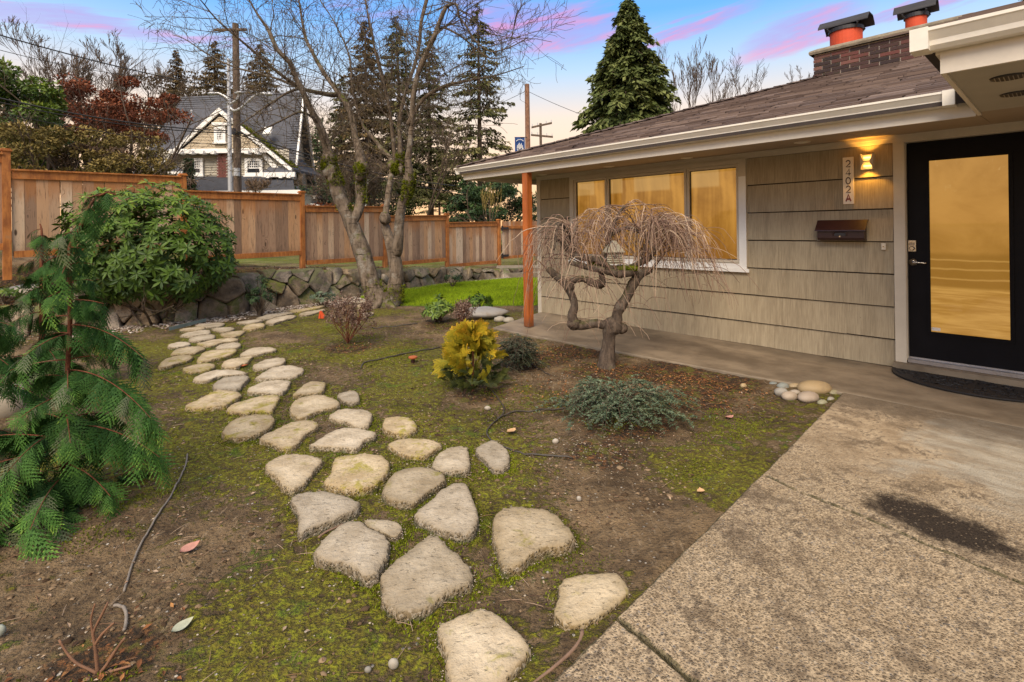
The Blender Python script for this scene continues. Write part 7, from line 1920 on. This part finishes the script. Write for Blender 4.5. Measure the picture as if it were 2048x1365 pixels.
def wallband(n, lo, hi, u0=2, u1=15):
    u = q.uniform(cum[u0], cum[u1], n); P = []
    for uu in u:
        b, h, tg = wall_at(uu); P.append(b + np.array([tg[1], -tg[0]]) * q.uniform(lo, hi))
    return np.array(P)
def garden(n):
    c = np.column_stack([q.uniform(-3.4, 2.6, n), 1.15 + 6.5 * q.uniform(0, 1, n) ** 1.6]); l = np.column_stack([(c - loc) @ AX[:2], (c - loc) @ BX[:2]]); return c[(l[:, 0] > .18) & ~((l[:, 1] < 1.5) & (l[:, 0] < 4.4))]
A_ = garden(3600); B_ = np.concatenate([onz(px, py)[:2] + q.normal(0, s, (k, 2)) for px, py, s, k in ((1190, 900, .24, 450), (1150, 770, .28, 350), (1060, 760, .25, 250), (930, 780, .15, 150), (880, 920, .15, 150))])
A_ = np.concatenate([A_, B_]); l_ = np.column_stack([(A_ - loc) @ AX[:2], (A_ - loc) @ BX[:2]]); A_ = A_[(l_[:, 0] > .16) & ~((l_[:, 1] < 1.45) & (l_[:, 0] < 4.4))]
bits('gravel', np.column_stack([A_, gzz(A_) + .002]), np.abs(q.normal(0, .0028, len(A_))) + .0022, 'gravel', 'tiny pale pebbles scattered over the bare soil', 'gravel')
S_ = []
for s in STONE_XY:
    D = s[:, 1].mean(); k = 190 if D < 4 else 50; i = q.integers(0, len(s), k); f = q.uniform(0, 1, k)[:, None]; p = s[i] * (1 - f) + s[(i + 1) % len(s)] * f; o = unit(p - s.mean(0)); S_.append(np.column_stack([p + o * q.uniform(-.010, .02, k)[:, None], q.uniform(.0, .035, k)]))
S_ = np.concatenate(S_); S_[:, 2] += gzz(S_[:, :2]); bits('gravel', S_, q.uniform(.0018, .0042, len(S_)), 'gravel', 'coarse pale grit clinging to the rims of the stepping stones', 'gravel')
W1 = wallband(2600, .03, .75, 3, 10); bits('gravel', np.column_stack([W1, gzz(W1) + .006]), q.uniform(.010, .026, len(W1)), 'chips', 'pinkish white stone chips along the foot of the rock wall', 'gravel')
W2 = wallband(900, .02, .22, 10, 15); bits('gravel', np.column_stack([W2, gzz(W2) + .008]), q.uniform(.012, .03, len(W2)), 'chips', 'pale gravel strip edging the lawn below the rock wall', 'gravel')
W3 = wallband(1500, -1.6, -.15, 1, 14); bits('leaf_litter', np.column_stack([W3, gzz(W3) + .012]), q.uniform(.012, .03, len(W3)), 'litter', 'dead leaves lying on the raised soil between rock wall and fence', 'leaves', shape='leaf')
W4 = wallband(900, .05, 1.0, 2, 9); bits('leaf_litter', np.column_stack([W4, gzz(W4) + .008]), q.uniform(.010, .024, len(W4)), 'litter', 'brown dead leaves strewn at the foot of the rock wall on the left', 'leaves', shape='leaf')
M_ = np.concatenate([onz(px, py)[:2] + q.normal(0, s, (k, 2)) for px, py, s, k in ((1340, 750, .30, 800), (1440, 765, .25, 600), (1150, 705, .3, 500), (1085, 705, .2, 250), (1210, 745, .2, 200), (1120, 780, .3, 300), (1400, 800, .25, 250), (700, 700, .2, 200), (205, 1330, .12, 60))])
l_ = np.column_stack([(M_ - loc) @ AX[:2], (M_ - loc) @ BX[:2]]); M_ = M_[(l_[:, 0] > .16) & ~((l_[:, 1] < 1.5) & (l_[:, 0] < 4.4))]
bits('mulch', np.column_stack([M_, gzz(M_) + .006]), q.uniform(.006, .016, len(M_)), 'mulch_bits', 'reddish bark mulch and dead needles around the weeping maple', 'mulch', shape='leaf')
K_ = garden(20000); kk = vnoise(K_, 3.3, 51) + .6 * vnoise(K_, 11, 52) + q.normal(0, .3, len(K_)); K_ = K_[kk > .15]
bits('soil_clods', np.column_stack([K_, gzz(K_) + .001]), np.abs(q.normal(0, .006, len(K_))) + .0035, 'clod', 'small crumbly clods of brown soil all over the bed', 'soil')
E_ = garden(1500); bits('leaf_litter', np.column_stack([E_, gzz(E_) + .006]), q.uniform(.005, .014, len(E_)), 'litter', 'tiny dead leaf fragments scattered over the garden bed', 'leaves', shape='leaf')
# twigs and straw on the soil
G_ = garden(1700); n = len(G_); an = q.uniform(0, 3.14, n); Lh = q.uniform(.01, .05, n); z = gzz(G_) + .006; d = np.column_stack([np.cos(an), np.sin(an), q.normal(0, .08, n)])
c3 = np.column_stack([G_, z]); mb = MB(); tubes(mb, np.stack([c3 - d * Lh[:, None], c3 + np.array([0, 0, .002]), c3 + d * Lh[:, None]], 1), np.tile([.0009, .0014, .0008], (n, 1)), 4, a=q.uniform(0, 1, n)); mb.build('twig_litter', 'litter', None, kind='stuff', label='fine twigs and straw scattered on the soil', category='twigs')

# ---------------------------------------------------------------- single small things
def pebble_thing(name, px, py, wpx, hpx, col, label, cat, seed, group=None, zf=.62, sink=.2, mat_='river_stone', depth=None, rot=0.0):
    p = onz(px, py, .01); D = p[1]; rx = wpx * D / FOC / 2; ry = depth if depth else rx * .7; rzz = max(hpx * D / FOC / 2, .004) * 1.15
    m = MB(); lump(m, np.zeros(3), rx, ry, rzz, seed, 18, .10); t = dict(label=label, category=cat)
    if group: t['group'] = group
    o = m.build(name, mat_, None, smooth=True, **t); o.location = (p[0], p[1], max(gz(p[0], p[1]), 0) + rzz * (1 - sink)); o.rotation_euler = (0, 0, rot); o.color = (*col, 1); return o
RV = 'river stones clustered at the walkway corner'
for a in ((1547, 771, 18, 9, (.27, .29, .27), 'small grey-green river stone, leftmost of the cluster at the walkway corner'),
          (1566, 777, 24, 13, (.30, .32, .29), 'grey-green striped river stone in the back row, second from left of the cluster'),
          (1590, 777, 25, 12, (.50, .38, .22), 'tan river stone in the back row, left of the largest one'),
          (1629, 786, 64, 26, (.50, .36, .19), 'largest tan river stone of the cluster at the walkway corner'),
          (1563, 791, 27, 17, (.40, .37, .32), 'pale grey speckled river stone at the left front of the cluster'),
          (1579, 798, 33, 16, (.52, .42, .32), 'oblong cream river stone tilted in the front row of the cluster'),
          (1590, 787, 23, 9, (.55, .47, .38), 'small cream river stone wedged in the middle of the cluster'),
          (1617, 801, 47, 19, (.50, .40, .31), 'long pinkish-beige river stone at the front of the cluster'),
          (1668, 790, 22, 12, (.37, .33, .20), 'olive-tan river stone at the right end beside the driveway'),
          (1662, 802, 16, 10, (.44, .40, .33), 'small pale broken stone right of the largest river stone'),
          (1645, 810, 22, 12, (.38, .36, .23), 'mossy river stone nearest the driveway edge'),
          (1487, 774, 14, 9, (.52, .38, .20), 'yellowish cobble alone in the mulch left of the river stone cluster')):
    pebble_thing('river_stone', *a[:5], a[5], 'stone', int(a[0]), RV if a[0] > 1500 else None, rot=q.uniform(-.4, .4))
pebble_thing('boulder', 8, 828, 96, 70, (.46, .40, .31), 'rounded pale boulder cut off by the left edge of the photo', 'boulder', 5, zf=.6, sink=.4)
pebble_thing('pebble', 787, 1330, 21, 18, (.46, .42, .35), 'round grey-beige pebble near the bottom, left of the nearest stepping stone', 'pebble', 6)
pebble_thing('pebble', 736, 1338, 14, 10, (.30, .28, .24), 'small dark pebble just left of the round grey-beige pebble', 'pebble', 7)
pebble_thing('pebble', 975, 818, 13, 8, (.48, .42, .34), 'little pale pebble in the soil below the golden conifer', 'pebble', 8)
pebble_thing('pebble', 1111, 884, 13, 9, (.54, .48, .40), 'white pebble in the soil left of the grey-green cotoneaster', 'pebble', 9)
pebble_thing('pebble', 1158, 998, 10, 9, (.5, .45, .38), 'small white pebble in bare soil right of the tan angular stone', 'pebble', 10)
pebble_thing('pebble', 2, 1265, 18, 20, (.33, .36, .30), 'grey-green pebble cut off by the left edge near the bottom', 'pebble', 11)
pebble_thing('garden_rock', 165, 650, 80, 40, (.30, .26, .20), 'low broad rock bordering the bed below the rhododendron, left one', 'rock', 12, sink=.35, mat_='rock')
pebble_thing('garden_rock', 215, 632, 70, 44, (.26, .22, .17), 'mossy rock under the rhododendron beside the left border rock', 'rock', 13, sink=.35, mat_='rock')
pebble_thing('garden_rock', 62, 652, 96, 26, (.42, .37, .30), 'flat pale rock at the left below the fence', 'rock', 14, sink=.3)
pebble_thing('garden_rock', 120, 622, 70, 30, (.36, .31, .25), 'pinkish flat rock behind the small cypress', 'rock', 15, sink=.3)
pebble_thing('flat_rock', 962, 634, 110, 20, (.40, .38, .36), 'pale grey flat rock lying between the dry bush and the walkway', 'rock', 16, sink=.2, mat_='river_stone')
for k_, (px, py, w_) in enumerate(((1000, 643, 26), (1018, 645, 22))):
    pebble_thing('cobble', px, py, w_, 11, (.44, .40, .33), ('left of two rounded cobbles at the tip of the walkway', 'right of two rounded cobbles at the tip of the walkway')[k_], 'stone', 17 + k_)
# fallen leaves
def leaf_thing(px, py, L, az, mat_, label, lobed=False, curl=.15):
    p = onz(px, py, .012); m = MB(); n = 9; u = np.linspace(0, 1, n); w = .30 * np.sin(pi * u ** .8) ** .9
    if lobed: w = .42 * np.abs(np.sin(pi * u)) * (.55 + .5 * np.abs(np.sin(u * 11)))
    V = []; 
    for i in range(n):
        for s in (-1, 0, 1): V.append(((u[i] - .5) * L, s * w[i] * L, (curl * (u[i] - .5) ** 2 + .10 * abs(s)) * L))
    m.add(V, [(3 * i + j, 3 * i + j + 1, 3 * i + j + 4, 3 * i + j + 3) for i in range(n - 1) for j in range(2)])
    o = m.build('fallen_leaf', mat_, None, smooth=True, label=label, category='leaf'); o.location = (p[0], p[1], gz(p[0], p[1]) + .012); o.rotation_euler = (q.uniform(-.15, .15), q.uniform(-.15, .15), az); return o
leaf_thing(380, 1097, .088, 1.05, 'leaf_pink', 'pinkish-brown oval fallen leaf on the soil right of the foreground cypress')
leaf_thing(366, 1253, .075, .95, 'leaf_pale', 'pale grey-green fallen leaf on the soil near the bottom left')
leaf_thing(1023, 863, .085, .8, 'leaf_tan', 'tan lobed oak leaf by the thin irrigation tube', True)
leaf_thing(1459, 836, .075, .2, 'leaf_pink', 'curled pink-brown leaf on dark soil right of the cotoneaster', True, .5)
leaf_thing(1402, 984, .055, 1.4, 'leaf_tan', 'small pale curled leaf on soil near the driveway edge', True, .6)
leaf_thing(228, 893, .10, .2, 'leaf_pink', 'dull pink leaf lying beneath the foreground cypress', False, .3)
leaf_thing(487, 1013 - 280, .10, .1, 'terracotta', 'rust-red leaf resting on a stepping stone in the far half of the path', False, .5)
# utility flag, sprinkler, edging, hoses, sticks
p = onz(641, 640, 0); fl = thing_at('marker_flag', p, 'small bright orange marker flag stuck in the soil left of the dry pinkish bush', 'flag')
m = MB(); tubes(m, np.array([p, p + [0, 0, .15]]), np.array([.002, .002]), 5); rel(m, fl).build('wire_stake', 'wire', fl)
m = MB(); poly_solid(m, [p + [-.035, 0, .02], p + [.04, .02, .015], p + [.05, .03, .055], p + [.004, 0, .145], p + [-.01, -.01, .14]], (.006, .02, 0)); rel(m, fl).build('flag', 'orange_plastic', fl)
p = onz(826, 728, 0); sk = thing_at('sprinkler_head', p, 'little rusty terracotta sprinkler head standing in the mossy soil', 'sprinkler')
m = MB(); tubes(m, np.array([p - [0, 0, .02], p + [0, 0, .06]]), np.array([.022, .020]), 12, cap=True); rel(m, sk).build('riser', 'maroon', sk)
m = MB(); tubes(m, np.array([p + [0, 0, .06], p + [0, 0, .075], p + [0, 0, .082]]), np.array([.045, .048, .03]), 14, cap=True); rel(m, sk).build('cap', 'terracotta', sk)
a, b = onz(338, 662, .02), onz(402, 646, .02); m = MB(); d = b - a; poly_solid(m, [a, b, b + [.02, .10, 0], a + [.02, .10, 0]], (0, 0, .05)); o = m.build('edging_board', 'edging_green', None, label='grey-green painted edging board lying beyond the far end of the stepping stones', category='board')
def hose(pxs, rad, label, mat_='hose', z=.012, k=40):
    P = resample([onz(x, y, z) for x, y in pxs], k); P[:, 2] = gzz(P[:, :2]) + rad * .9 + .008 * np.abs(vnoise(P[:, :2], 4, 9)); m = MB(); tubes(m, P - P[0], np.full(k, rad), 7, cap=True); o = m.build('irrigation_tube', mat_, None, smooth=True, label=label, category='hose'); o.location = P[0]
hose([(985, 782), (1000, 800), (1008, 820), (992, 840), (976, 855), (976, 872), (1000, 888), (1050, 905), (1100, 911), (1145, 915)], .006, 'thin dark irrigation tube looping from the golden conifer past the oak leaf')
hose([(995, 834), (1030, 822), (1080, 817), (1130, 812)], .006, 'short branch tube joining the irrigation loop to the cotoneaster')
hose([(722, 734), (728, 726), (745, 722), (790, 712), (840, 700), (890, 690), (940, 672)], .008, 'thin dark irrigation tube crossing the bed behind the sprinkler head')
hose([(742, 656), (770, 654), (800, 652), (835, 648)], .007, 'thin dark tube lying before the tall bare tree')
hose([(375, 905), (370, 930), (345, 985), (315, 1030), (280, 1085), (262, 1130), (248, 1175)], .005, 'grey tube running down from the foreground cypress towards the pruned stub', 'hose_grey')
hose([(228, 1206), (242, 1208), (252, 1225), (252, 1245), (248, 1262)], .006, 'short curved grey tube end beside the pruned stub', 'hose_grey')
hose([(1030, 705), (1080, 738), (1100, 750)], .006, 'stub of dark tube emerging beside the dark cotoneaster')
def stick(pxs, rad, label, z=.02):
    P = resample([onz(x, y, z) for x, y in pxs], 14); P[:, 2] += .004 * vnoise(P, 20, 3); m = MB(); tubes(m, P - P[0], np.linspace(rad, rad * .6, 14), 7, cap=True); o = m.build('stick', 'stick', None, smooth=True, label=label, category='stick'); o.location = P[0]
stick([(1165, 1263), (1158, 1285), (1130, 1315), (1095, 1345), (1060, 1372)], .0075, 'long brown stick lying beside the driveway edge at the bottom')
stick([(637, 1076), (655, 1064), (672, 1056), (686, 1048)], .006, 'short grey stick between two near stepping stones')
stick([(1190, 1240), (1195, 1252), (1193, 1260)], .006, 'reddish twig sticking out under the stone by the driveway')
P, R = limb([(1160, 620, 2.0, -.2), (1110, 648, 2.0, -.3), (1102, 690, 2.2, -.4), (1090, 720, 2, -.45), (1070, 752, 1.5, -.5)], DW, k=20)
# garden steps by the gate
p = onz(1030, 556, 0); stp = thing_at('garden_steps', p, 'grey concrete garden steps leading up to the wooden gate', 'steps')
for i in range(2):
    m = MB(); m.box(-.55, .75, i * .4, 1.2 + i * .3, 0 if i == 0 else .131, .13 + i * .12); m.build('step', 'cap_concrete', stp)
p = onz(1015, 554, 0); tb = thing_at('timber_edging', p, 'dark timber edging along the back of the lawn by the gate', 'edging'); m = MB(); m.box(-.6, 1.0, -.05, .05, 0, .09); m.build('timber', 'bucket_dark', tb)
